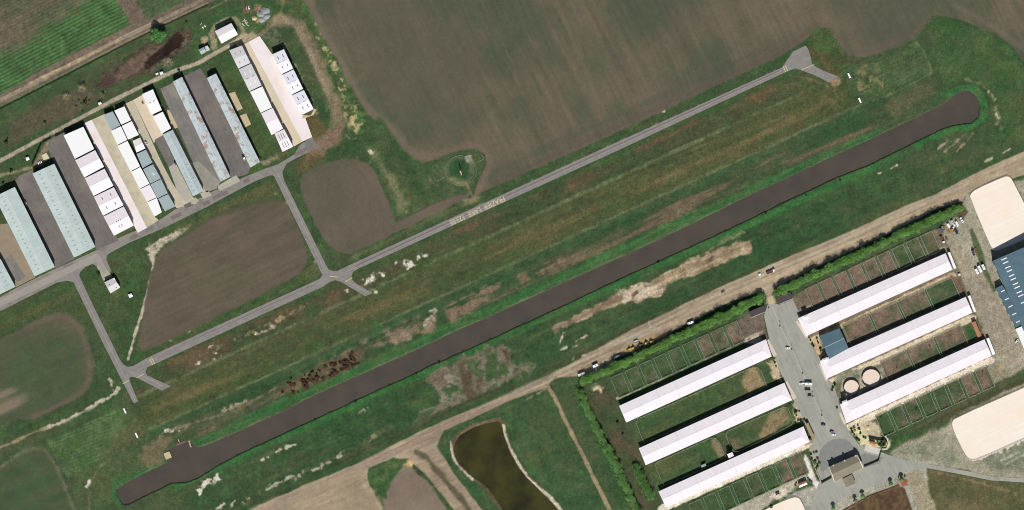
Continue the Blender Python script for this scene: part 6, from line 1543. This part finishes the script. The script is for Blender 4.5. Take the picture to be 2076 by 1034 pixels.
def scrap(label, px, py, cols, n, R_, seed):
    rnd = random.Random(seed); r = empty('scrap_pile', P(px, py), 0, label, 'scrap', 'scrap piles at the top')
    for k in range(n):
        a = rnd.uniform(0, 6.28); d = rnd.uniform(0, R_); L = rnd.uniform(1.2, 3.4)
        MB().box((d * math.cos(a), d * math.sin(a), rnd.uniform(.15, .6)), (L, rnd.uniform(.3, 1.0), rnd.uniform(.1, .5)), m=Matrix.Rotation(rnd.uniform(0, 3.1), 3, 'Z') @ Matrix.Rotation(rnd.uniform(-.25, .25), 3, 'X')).build('plank' if k % 2 else 'metal_sheet', cols[k % len(cols)], r)
scrap('pile of brown planks and white scrap in the grass at the top', 500, 17, [V_RUST, R_WHITE, M_DECKB, V_RUST], 12, 3.0, 1)
scrap('scatter of white and brown scrap left of the gabled building at the top', 411, 52, [R_WHITE, V_RUST, R_WHITE], 6, 2.6, 2)
scrap('pale wreckage lying between the gabled building and the sand heap', 498, 46, [V_SILVER, M_DECK, V_SILVER], 10, 3.4, 3)

# ================================================================ horses
def horse(m):
    J = {'rump': (-.75, 0, 1.38), 'loin': (-.3, 0, 1.36), 'chest': (.35, 0, 1.28), 'wither': (.55, 0, 1.42), 'neck': (.9, 0, 1.45), 'poll': (1.22, 0, 1.3), 'muzzle': (1.55, 0, .95), 'tail1': (-.98, 0, 1.25), 'tail2': (-1.05, 0, .75)}
    R_ = {'rump': .3, 'loin': .29, 'chest': .31, 'wither': .24, 'neck': .19, 'poll': .14, 'muzzle': .09, 'tail1': .07, 'tail2': .08}
    E_ = [('rump', 'loin'), ('loin', 'chest'), ('chest', 'wither'), ('wither', 'neck'), ('neck', 'poll'), ('poll', 'muzzle'), ('rump', 'tail1'), ('tail1', 'tail2')]
    for s, nm in ((-1, 'r'), (1, 'l')):
        for key, x, y, z, rr in (('hs', -.72, .2, 1.05, .2), ('hk', -.62, .2, .78, .12), ('hh', -.84, .2, .5, .075), ('hf', -.8, .2, .05, .06), ('fs', .38, .18, 1.0, .14), ('fk', .4, .18, .52, .075), ('ff', .4, .18, .05, .06)):
            J[key + nm] = (x, y * s, z); R_[key + nm] = rr
        E_ += [('rump', 'hs' + nm), ('hs' + nm, 'hk' + nm), ('hk' + nm, 'hh' + nm), ('hh' + nm, 'hf' + nm), ('chest', 'fs' + nm), ('fs' + nm, 'fk' + nm), ('fk' + nm, 'ff' + nm)]
        J['ear' + nm] = (1.2, .08 * s, 1.5); R_['ear' + nm] = .03; E_.append(('poll', 'ear' + nm))
    ks = list(J); me = bpy.data.meshes.new('horse')
    me.from_pydata([J[k] for k in ks], [(ks.index(a), ks.index(b)) for a, b in E_], [])
    o = bpy.data.objects.new('horse', me); COL.objects.link(o)
    o.modifiers.new('skin', 'SKIN'); o.modifiers.new('sub', 'SUBSURF').levels = 1
    for i, k in enumerate(ks):
        v = me.skin_vertices[0].data[i]; v.radius = (R_[k], R_[k]); v.use_root = (k == 'loin')
    bpy.context.view_layer.update()
    m2 = bpy.data.meshes.new_from_object(o.evaluated_get(bpy.context.evaluated_depsgraph_get()))
    o.modifiers.clear(); o.data = m2; m2.materials.clear(); m2.materials.append(m)
    for p in m2.polygons: p.use_smooth = True
    return o
hd = horse(mat('dark_bay_coat', alb(58, 44, 38), 0.7, 0.12, 2.0))
HS = [(1734.5, 688, 'in the first wide paddock right of the slate square hall', 30), (1796.5, 669, 'in the second wide paddock right of the slate square hall', 200), (1885, 703, 'in the second wide paddock right of the round pens', 150), (1817, 744, 'in the wide paddock next to the round pens', 100), (1991.7, 756, 'in the last brown paddock below the lowest right barn', 60), (1858, 829.5, 'in the third small paddock below the lowest right barn', 230), (1786, 847, 'in the first small paddock below the lowest right barn', 10), (1410, 916, 'in the left meadow above the lowest left barn', 200)]
for k, (x, y, wh, an) in enumerate(HS):
    o = hd if k == 0 else hd.copy()
    if k: COL.objects.link(o)
    o.location = P(x, y, -0.02); o.rotation_euler = (0, 0, math.radians(an))
    tag(o, 'dark bay horse ' + wh, 'horse', 'horses in the paddocks')
# ================================================================ trees and plants
def leaf_mat(name, rgb):
    if name in MATS: return MATS[name]
    m = bpy.data.materials.new(name); m.use_nodes = True
    nt = m.node_tree; N = nt.nodes; L = nt.links; b = N['Principled BSDF']
    b.inputs['Roughness'].default_value = 0.8; b.inputs['Specular IOR Level'].default_value = 0.15
    at = N.new('ShaderNodeAttribute'); at.attribute_name = 'Col'
    oi = N.new('ShaderNodeObjectInfo')
    rp = N.new('ShaderNodeMapRange'); rp.inputs['To Min'].default_value = 0.8; rp.inputs['To Max'].default_value = 1.22
    L.new(oi.outputs['Random'], rp.inputs['Value'])
    mul = N.new('ShaderNodeMix'); mul.data_type = 'RGBA'; mul.blend_type = 'MULTIPLY'; mul.inputs['Factor'].default_value = 1
    L.new(at.outputs['Color'], mul.inputs['A']); L.new(rp.outputs[0], mul.inputs['B'])
    L.new(mul.outputs['Result'], b.inputs['Base Color'])
    m['rgb'] = rgb
    MATS[name] = m
    return m
M_BARK = mat('bark', alb(88, 74, 60), 0.95, 0.2, 2.0)
def leaves(name, pts, rgb, size, seed, mname, var=0.35, up=0.5):
    """leaf clumps: small bent quads at the given points"""
    rnd = np.random.RandomState(seed); n = len(pts)
    a = rnd.randn(n, 3); a[:, 2] = np.abs(a[:, 2]) + up; a /= np.linalg.norm(a, axis=1)[:, None]
    t = np.cross(a, rnd.randn(n, 3)); t /= np.linalg.norm(t, axis=1)[:, None]; bt = np.cross(a, t)
    s = size * rnd.uniform(.6, 1.3, (n, 1))
    p = np.asarray(pts)
    v = np.stack([p - t * s, p - bt * s * .55 + a * s * .15, p + t * s, p + bt * s * .55 + a * s * .15], 1).reshape(-1, 3)
    me = bpy.data.meshes.new(name)
    me.vertices.add(4 * n); me.vertices.foreach_set('co', v.astype(np.float32).ravel())
    me.loops.add(4 * n); me.loops.foreach_set('vertex_index', np.arange(4 * n, dtype=np.int32))
    me.polygons.add(n); me.polygons.foreach_set('loop_start', (np.arange(n) * 4).astype(np.int32))
    me.update(calc_edges=True)
    base = np.array(alb(*rgb)); k = rnd.uniform(1 - var, 1 + var, (n, 1)); tint = 1 + rnd.uniform(-.12, .12, (n, 3))
    col = np.repeat(np.concatenate([np.clip(base * k * tint, 0.004, .8), np.ones((n, 1))], 1), 4, 0)
    at = me.attributes.new('Col', 'FLOAT_COLOR', 'POINT'); at.data.foreach_set('color', col.astype(np.float32).ravel())
    me.materials.append(leaf_mat(mname, rgb))
    return me
def crown_pts(n, r, h0, h1, seed, lumps=9, squash=0.8):
    rnd = np.random.RandomState(seed); out = []
    cs = []
    for k in range(lumps):
        a = rnd.uniform(0, 6.28); d = r * rnd.uniform(0.15, 0.68); cs.append((d * math.cos(a), d * math.sin(a), rnd.uniform(h0 + (h1 - h0) * .25, h1 - r * .25), r * rnd.uniform(.34, .55)))
    cs.append((0, 0, (h0 + h1) / 2, r * .6))
    for k in range(n):
        c = cs[k % len(cs)]
        v = rnd.randn(3); v /= np.linalg.norm(v); v *= c[3] * rnd.uniform(.55, 1.05)
        out.append((c[0] + v[0], c[1] + v[1], max(h0 * .8, c[2] + v[2] * squash)))
    return out
def tree_proto(name, n, r, h, rgb, size, seed, mname, trunk_r=0.2, low=0.25, lumps=9):
    """crown and trunk meshes for one kind of tree"""
    cm = leaves('crown', crown_pts(n, r, h * low, h, seed, lumps), rgb, size, seed, mname)
    rnd = random.Random(seed); mb = MB()
    mb.tube([(0, 0, -0.3), (0.05, 0, h * .3), (0.1, .05, h * .65)], [trunk_r * 1.3, trunk_r, trunk_r * .5], 8)
    for k in range(5):
        a = k * 1.256 + rnd.uniform(-.4, .4); z = h * rnd.uniform(.25, .5)
        mb.tube([(0, 0, z), (r * .3 * math.cos(a), r * .3 * math.sin(a), z + h * .15), (r * .6 * math.cos(a), r * .6 * math.sin(a), z + h * .3)], [trunk_r * .6, trunk_r * .4, .04], 6)
    t = mb.build('trunk', M_BARK, None); tm = t.data; bpy.data.objects.remove(t)
    return (name, cm, tm)
def plant(proto, px, py, label, cat, group=None, scale=1.0, rot=None, sz=None):
    r = empty(proto[0], P(px, py), random.uniform(0, 6.28) if rot is None else rot, label, cat, group)
    r.scale = (scale, scale, sz or scale)
    for nm, me in (('crown', proto[1]), ('trunk', proto[2])):
        if me is None: continue
        o = bpy.data.objects.new(nm, me); COL.objects.link(o); o.parent = r
    return r
ROWC = (112, 156, 80)
ROWT = [tree_proto('windbreak_tree', 1600, 5.3, 7.2, ROWC, 0.36, 100 + k, 'windbreak_leaves', 0.16, 0.12, 15) for k in range(5)]
def tree_row(a, b, n, label, group, sc=(0.78, 1.12), jx=1.8, gaps=()):
    for k in range(n):
        if k in gaps: continue
        t = (k + .5) / n
        plant(random.choice(ROWT), lerp(a[0], b[0], t) + random.uniform(-jx, jx), lerp(a[1], b[1], t) + random.uniform(-jx, jx), label, 'tree', group, random.uniform(*sc))
tree_row((1176, 777), (1545, 603), 52, 'bushy green tree of the dense windbreak left of the gate, above the paddocks', 'windbreak trees left of the gate')
tree_row((1569, 595), (1946, 420), 54, 'bushy green tree of the dense windbreak right of the gate, above the paddocks', 'windbreak trees right of the gate')
W2 = [tree_proto('bushy_tree', 700, 5.4, 5.8, (112, 154, 84), 0.46, 200 + k, 'ragged_row_leaves', 0.14, 0.1, 9) for k in range(3)]
pts = [(1178, 797), (1192, 832), (1206, 862), (1222, 892), (1240, 925), (1254, 955), (1268, 985), (1282, 1015), (1296, 1048)]
cnt = 0
for i in range(len(pts) - 1):
    for k in range(7):
        t = k / 7; cnt += 1
        if cnt in (13, 23, 38): continue
        plant(random.choice(W2), lerp(pts[i][0], pts[i + 1][0], t) + random.uniform(-2, 2), lerp(pts[i][1], pts[i + 1][1], t) + random.uniform(-1.5, 1.5), 'pale green bushy tree of the ragged row between the farm track and the left barns', 'tree', 'ragged row of bushy trees', random.uniform(.65, 1.05))
W3 = tree_proto('bushy_tree', 700, 5.2, 5.6, (96, 138, 74), 0.46, 233, 'dark_row_leaves', 0.14, 0.1, 9)
for k in range(10):
    t = k / 9; plant(W3, lerp(1290, 1318, t) + random.uniform(-1.5, 1.5), lerp(948, 1004, t), 'mid green bushy tree of the short row beside the lowest left barn', 'tree', 'short row of bushy trees', random.uniform(.8, 1.05))
# shrubs of many kinds
SH_BROWN = [tree_proto('brown_shrub', 300, 2.7, 1.2, (100, 76, 60), 0.36, 300 + k, 'brown_shrub_leaves', 0.06, 0.1, 7) for k in range(3)]
SH_DARK = [tree_proto('dark_shrub', 260, 1.8, 1.8, (58, 78, 46), 0.32, 310 + k, 'dark_shrub_leaves', 0.06, 0.1, 7) for k in range(3)]
SH_GRN = [tree_proto('green_shrub', 260, 1.6, 1.7, (92, 124, 70), 0.3, 320 + k, 'green_shrub_leaves', 0.06, 0.1, 7) for k in range(3)]
SH_RED = tree_proto('red_shrub', 240, 1.6, 1.6, (128, 72, 58), 0.3, 330, 'red_shrub_leaves', 0.06, 0.1, 7)
Z6 = 180 / 1551
for x, y, s in ((115, 815, .9), (300, 835, .8), (385, 815, .5), (250, 700, 1.1), (310, 690, .9), (500, 690, 1.5), (470, 650, 1.1), (530, 730, 1.2), (560, 610, 1.1), (640, 620, 1.1), (700, 590, 1.2), (740, 560, .8), (820, 600, 1.1), (750, 440, .8), (870, 380, .9), (980, 350, 1.2), (1030, 340, 1.0), (1000, 500, 1.5), (950, 530, 1.3), (1060, 490, 1.1), (1210, 380, 1.5), (1250, 400, 1.2), (1140, 430, .9), (1110, 300, .8), (1190, 290, 1.2), (1240, 290, 1.1), (1320, 340, 1.1), (1310, 240, 1.2), (1320, 150, .9), (1310, 190, .8), (1370, 250, .8), (1430, 320, .7), (1380, 330, .7)):
    plant(random.choice(SH_BROWN), 560 + x * Z6, 700 + y * Z6, 'dark brown shrub in the scrubby patch on the bank above the canal', 'shrub', 'brown shrubs above the canal', s * random.uniform(.9, 1.1))
for x, y, s in ((580, 530, .9), (640, 470, .9), (700, 500, .7), (500, 520, .6), (260, 590, .8), (210, 660, .7), (600, 480, .7)):
    plant(random.choice(SH_DARK), 560 + x * Z6, 700 + y * Z6, 'dark green shrub at the edge of the scrubby patch above the canal', 'shrub', 'green shrubs above the canal', s)
for t in (0.05, .11, .16, .2, .235, .27, .31, .36, .405, .44, .5, .56, .61, .66, .72, .78, .83, .88):  # added shrubs imitating the dark bank shadow along the far water edge
    o = 247.5 + random.uniform(-.5, 2); tt = 230 + 1500 * t
    plant(random.choice(SH_DARK), 258 + tt * ca + o * sa, 752 - tt * sa + o * ca, 'small dark shrub added for the bank shadow at the far water edge of the canal', 'shrub', 'shrubs added for the canal bank shadow', random.uniform(.35, .7))
# marsh trees
BIG = tree_proto('broad_tree', 2200, 8.0, 8.5, (98, 152, 80), 0.62, 400, 'broad_tree_leaves', 0.3, 0.15, 14)
plant(BIG, 322, 72, 'broad bright green tree at the edge of the brown marsh', 'tree', None, 1.0)
plant(SH_DARK[0], 317, 60, 'dark green bush behind the broad bright green tree by the marsh', 'tree', None, 1.6)
def bare_proto(seed, r, h, rgb, n):
    rnd = random.Random(seed); mb = MB(); mb.tube([(0, 0, -.2), (0, 0, h * .4)], [.2, .12], 7)
    tw = MB()
    for k in range(n):
        a = rnd.uniform(0, 6.28); e = rnd.uniform(.2, 1.0); p0 = Vector((0, 0, h * rnd.uniform(.1, .4)))
        p1 = p0 + Vector((math.cos(a) * r * .5 * e, math.sin(a) * r * .5 * e, h * .3)); p2 = p1 + Vector((math.cos(a + rnd.uniform(-.6, .6)) * r * .5 * e, math.sin(a + rnd.uniform(-.6, .6)) * r * .5 * e, h * rnd.uniform(.05, .3)))
        tw.tube([p0, p1, p2], [.1, .06, .03], 5)
    o = tw.build('twigs', mat('pale_twigs', alb(*rgb), 0.95, 0.1, 2.0), None); cm = o.data; bpy.data.objects.remove(o)
    o = mb.build('trunk', M_BARK, None); tm = o.data; bpy.data.objects.remove(o)
    return ('bare_tree', cm, tm)
BARE = bare_proto(5, 7.0, 5.0, (176, 164, 136), 260)
plant(BARE, 341, 128, 'pale leafless tree between the marsh pool and the gravel lane', 'tree'); plant(BARE, 166, 180, 'pale leafless tree at the left end of the marsh', 'tree', None, .8); plant(BARE, 135, 196, 'pale leafless tree in the grass left of the marsh', 'tree', None, .7)
for x, y, s, lab in ((172, 207, 1.3, 'dark round bush in a yellowish clump above the gravel lane at left'), (167, 226, .6, 'small dark bush below the dark round one at left'), (12, 290, 1.2, 'dark tree on the left edge above the gravel lane'), (15, 281, .6, 'little dark bush behind the dark tree on the left edge'), (92, 248, .8, 'dark bush in a bright green patch above the gravel lane'), (170, 168, .7, 'dark bush at the tip of the marsh'), (210, 188, .8, 'dark bush on the bank below the marsh'), (23, 347, 1.0, 'dark tree on the lawn above the long hangars at left'), (6, 372, .9, 'dark tree on the left edge beside the second long hangar'), (219, 224, .9, 'dark bush at the top of the paired hangar columns, the left one'), (226, 219, .9, 'dark bush at the top of the paired hangar columns, the right one'), (362, 143, .8, 'dark bush beside the utility pole on the gravel lane'), (378, 45, .8, 'dark bush below the dirt road near the top edge'), (200, 555, 1.1, 'dark tree left of the short concrete drive'), (1175, 776, .9, 'dark bush at the left end of the tree row'), (528, 320, .6, 'small dark bush at the corner of the rust-streaked hangar'), (420, 130, .4, 'tiny bush at the top of the grass between the hangars'), (1252, 856, .9, 'dark bush beside the left end of the uppermost left barn'), (1262, 880, .8, 'dark bush on the slope left of the middle left barn'), (1284, 940, .9, 'dark bush at the top of the short tree row')):
    plant(random.choice(SH_DARK), x, y, lab, 'tree' if 'tree' in lab.split()[1] else 'shrub', None, s * 1.15)
for x, y in ((160, 205), (165, 212), (155, 217), (176, 200), (181, 206)): plant(random.choice(SH_GRN), x, y, 'yellow-green bush in the clump round the dark bush above the gravel lane', 'shrub', 'yellow-green clump', .8)
# clipped cypresses beside the apron
n = 0
cyp_pts = []
rs = np.random.RandomState(3)
for k in range(320):
    z = rs.uniform(.1, 2.6); a = rs.uniform(0, 6.28); rr = .34 * (1 - (z / 2.75) ** 2) * rs.uniform(.6, 1.05) + .05
    cyp_pts.append((rr * math.cos(a), rr * math.sin(a), z))
cy = leaves('crown', cyp_pts, (46, 60, 36), 0.14, 9, 'cypress_leaves')
o = MB().tube([(0, 0, -.1), (0, 0, .6)], [.07, .05], 6).build('trunk', M_BARK, None); ct = o.data; bpy.data.objects.remove(o)
CYP = ('cypress', cy, ct)
for a, b_, k_, lab, g in (((65, 335), (84, 291), 22, 'slim dark cypress of the hedge running down from the gravel lane corner', 'cypress hedge along the lawn'), ((86, 289), (104, 280), 10, 'slim dark cypress of the short hedge along the gravel lane', 'short cypress hedge'), ((112, 277), (148, 258), 19, 'slim dark cypress of the hedge behind the largest plain white hangar', 'cypress hedge behind the white hangar')):
    for k in range(k_):
        t = (k + .5) / k_; plant(CYP, lerp(a[0], b_[0], t), lerp(a[1], b_[1], t), lab, 'tree', g, 1.0, sz=random.uniform(.85, 1.1))
# garden shrubs round the court
def garden(pts, label, group, protos):
    for x, y, s in pts: p = random.choice(protos); plant(p, x, y, label, 'shrub', group, s)
G1 = [(1644, 921, .9), (1650, 918, .8), (1655, 916, .9), (1646, 930, .8), (1648, 938, .9), (1650, 943, .7), (1661, 938, 1.0), (1657, 945, 1.1), (1655, 950, .9), (1652, 934, .6)]
garden(G1, 'shrub in the planted bed between the pale path and the court', 'shrubs in the bed left of the clubhouse', SH_GRN + SH_DARK)
plant(SH_RED, 1658, 930, 'reddish shrub in the planted bed left of the clubhouse', 'shrub', None, 1.0)
garden([(1726, 869, .8), (1728, 876, .9), (1739, 862, .7), (1741, 870, .9), (1744, 878, .8), (1738, 889, .9), (1742, 892, .8), (1750, 886, .7), (1755, 888, .9), (1731, 881, .7)], 'shrub in the garden curve above the gatehouse', 'shrubs in the entrance garden', SH_GRN + SH_DARK)
garden([(1779, 898, .9), (1783, 902, 1.0), (1787, 898, .9), (1790, 902, .9), (1794, 902, .9), (1779, 893, .9), (1793, 890, 1.0), (1797, 893, .7)], 'shrub in the bed right of the terracotta gatehouse', 'shrubs right of the gatehouse', SH_GRN + SH_DARK)
garden([(1643, 690, .8), (1646, 697, .9), (1649, 702, .7), (1640, 685, .6)], 'shrub at the court corner of the uppermost right barn', 'shrubs by the uppermost right barn', SH_DARK)
garden([(1656, 686, .7), (1659, 696, .7), (1662, 706, .7), (1665, 715, .8), (1668, 724, .8), (1657, 692, .6), (1664, 711, .6)], 'shrub in the row along the left side of the slate square hall', 'shrubs along the slate square hall', SH_GRN + SH_DARK)
garden([(1560, 728, .8), (1566, 727, .7), (1570, 736, .9), (1573, 743, .7), (1557, 735, .6)], 'shrub at the court end of the uppermost left barn', 'shrubs by the uppermost left barn', SH_GRN)
garden([(1601, 820, .7), (1606, 818, .7), (1609, 815, .6), (1611, 836, .9), (1615, 834, .8), (1620, 834, .7), (1614, 842, .7), (1618, 852, .9), (1624, 852, .9), (1630, 851, .8), (1635, 853, .8), (1613, 858, .7)], 'shrub at the court end of the middle left barn', 'shrubs by the middle left barn', SH_GRN + SH_DARK)
garden([(1688, 786, .9), (1692, 779, .8), (1697, 826, .8)], 'shrub at the court edge between the middle and lowest right barns', 'shrubs left of the round pens', SH_DARK + SH_GRN)
plant(SH_RED, 1687, 791, 'reddish shrub at the court edge left of the round pens', 'shrub', None, .9)
garden([(1641, 974, .8), (1645, 979, .9), (1638, 970, .7), (1613, 984, .8)], 'shrub beside the small white-roofed cabin', 'shrubs by the cabin', SH_GRN + SH_DARK)
plant(SH_RED, 1614, 979, 'reddish shrub at the left end of the small white-roofed cabin', 'shrub', None, .7)
garden([(1834, 966, .8), (1830, 971, .7), (1822, 968, .6)], 'low pale shrub under the palm at the drive fork', 'shrubs under the fork palm', SH_GRN)
# palms
def palm_proto(h, r, n, rgb, seed):
    rnd = random.Random(seed); fr = MB()
    for k in range(n):
        a = 2 * math.pi * k / n + rnd.uniform(-.15, .15); e = rnd.uniform(.2, .7)
        d = Vector((math.cos(a), math.sin(a), 0)); sd_ = Vector((-d.y, d.x, 0)); prev = None
        for j in range(6):
            t = j / 5; c = Vector((0, 0, h)) + d * (r * t) + Vector((0, 0, r * (e * t - (.55 + e) * t * t))); w = (.5 * math.sin(math.pi * (.12 + .83 * t)) + .02)
            cur = (c - sd_ * w - Vector((0, 0, .1)), c + Vector((0, 0, .06)), c + sd_ * w - Vector((0, 0, .1)))
            if prev: fr.add(list(prev) + list(cur), [(0, 1, 4, 3), (1, 2, 5, 4)])
            prev = cur
    o = fr.build('fronds', mat('palm_fronds', alb(*rgb), 0.7, 0.2, 1.0), None); cm = o.data; bpy.data.objects.remove(o)
    o = MB().tube([(0, 0, -.2), (.1, 0, h * .5), (0, 0, h)], [.26, .2, .17], 9).build('trunk', M_BARK, None); tm = o.data; bpy.data.objects.remove(o)
    return ('palm_tree', cm, tm)
PALM = palm_proto(4.6, 2.6, 15, (92, 124, 62), 3)
for x, y, lab in ((1689, 1030, 'palm tree cut by the bottom edge, leftmost of the palms along the drive'), (1733, 1015, 'palm tree, left one of the pair above the brown ploughed strip'), (1748, 1006, 'palm tree, right one of the pair above the brown ploughed strip'), (1805, 981, 'lone palm tree right of the pair by the drive'), (1827, 972, 'palm tree in the bed at the drive fork')):
    plant(PALM, x, y, lab, 'palm', 'palms along the drive', random.uniform(.9, 1.1))
SP = palm_proto(3.2, 1.7, 11, (84, 110, 60), 4)
for x, y, lab in ((1664, 712, 'small palm beside the slate square hall'), (1692, 783, 'small palm at the court edge left of the round pens'), (1612, 838, 'small palm at the court end of the middle left barn'), (1732, 872, 'small palm in the garden curve above the gatehouse'), (1653, 940, 'small palm in the planted bed left of the clubhouse')):
    plant(SP, x, y, lab, 'palm', 'small palms round the court')
# dead reeds: nobody could count them
rs = np.random.RandomState(12)
def inside(pts, x, y):
    c = False
    for i in range(len(pts)):
        (x0, y0), (x1, y1) = pts[i], pts[i - 1]
        if (y0 > y) != (y1 > y) and x < (x1 - x0) * (y - y0) / (y1 - y0) + x0: c = not c
    return c
REED = [(190, 180), (186, 174), (205, 158), (240, 135), (262, 118), (300, 95), (335, 84), (350, 70), (372, 62), (388, 66), (388, 78), (376, 98), (362, 110), (350, 104), (366, 88), (362, 76), (345, 82), (332, 104), (318, 125), (304, 142), (290, 148), (250, 162), (214, 180)]
DARKP = [(298, 118), (325, 100), (340, 78), (362, 66), (374, 78), (366, 96), (352, 104), (340, 112), (318, 128), (302, 142), (290, 144)]
REED_W = grow(REED, 4)
rp = []
while len(rp) < 4200:
    x, y = rs.uniform(176, 396), rs.uniform(56, 190)
    if inside(REED_W, x, y) and (not inside(DARKP, x, y) or rs.rand() < .12): p = P(x, y); rp.append((p.x, p.y, rs.uniform(.15, 1.1)))
me = leaves('dead_reeds', rp, (122, 106, 92), 0.42, 44, 'dead_reed_blades', 0.45, 0.0)
o = bpy.data.objects.new('dead_reeds', me); COL.objects.link(o)
tag(o, 'brown dead reeds filling the marsh below the dirt road', 'reeds', kind='stuff')
# ================================================================ daylight and camera
EL = math.radians(38)
az = Vector((0.10, -1.0, 0)).normalized()
sv = Vector((az.x * math.cos(EL), az.y * math.cos(EL), math.sin(EL)))
ld = bpy.data.lights.new('sun', 'SUN'); ld.energy = SUN; ld.angle = math.radians(0.5); ld.color = (1.0, 0.97, 0.92)
lo = bpy.data.objects.new('sun', ld); COL.objects.link(lo); lo.location = (0, 0, 500)
lo.rotation_euler = (-sv).to_track_quat('-Z', 'Y').to_euler()
w = bpy.data.worlds.new('World'); bpy.context.scene.world = w; w.use_nodes = True
nt = w.node_tree; bg = nt.nodes['Background']; sk = nt.nodes.new('ShaderNodeTexSky'); sk.sky_type = 'NISHITA'; sk.sun_disc = False
sk.sun_elevation = EL; sk.sun_rotation = math.atan2(az.x, az.y)
nt.links.new(sk.outputs[0], bg.inputs['Color']); bg.inputs['Strength'].default_value = SKY
sc = bpy.context.scene
cd = bpy.data.cameras.new('camera'); cam = bpy.data.objects.new('camera', cd); COL.objects.link(cam); sc.camera = cam
cam.location = (CX, CY, H); cam.rotation_euler = (0, 0, 0)
cd.sensor_width = 36.0; cd.lens = 36.0 * H / W_M
cd.shift_x = -CX / W_M; cd.shift_y = -CY / W_M
cd.clip_start = 10; cd.clip_end = 30000
sc.view_settings.view_transform = 'Standard'; sc.view_settings.look = 'None'; sc.view_settings.exposure = EXPO; sc.view_settings.gamma = 1.0
sc.cycles.pixel_filter_type = 'BLACKMAN_HARRIS'; sc.cycles.filter_width = 1.0
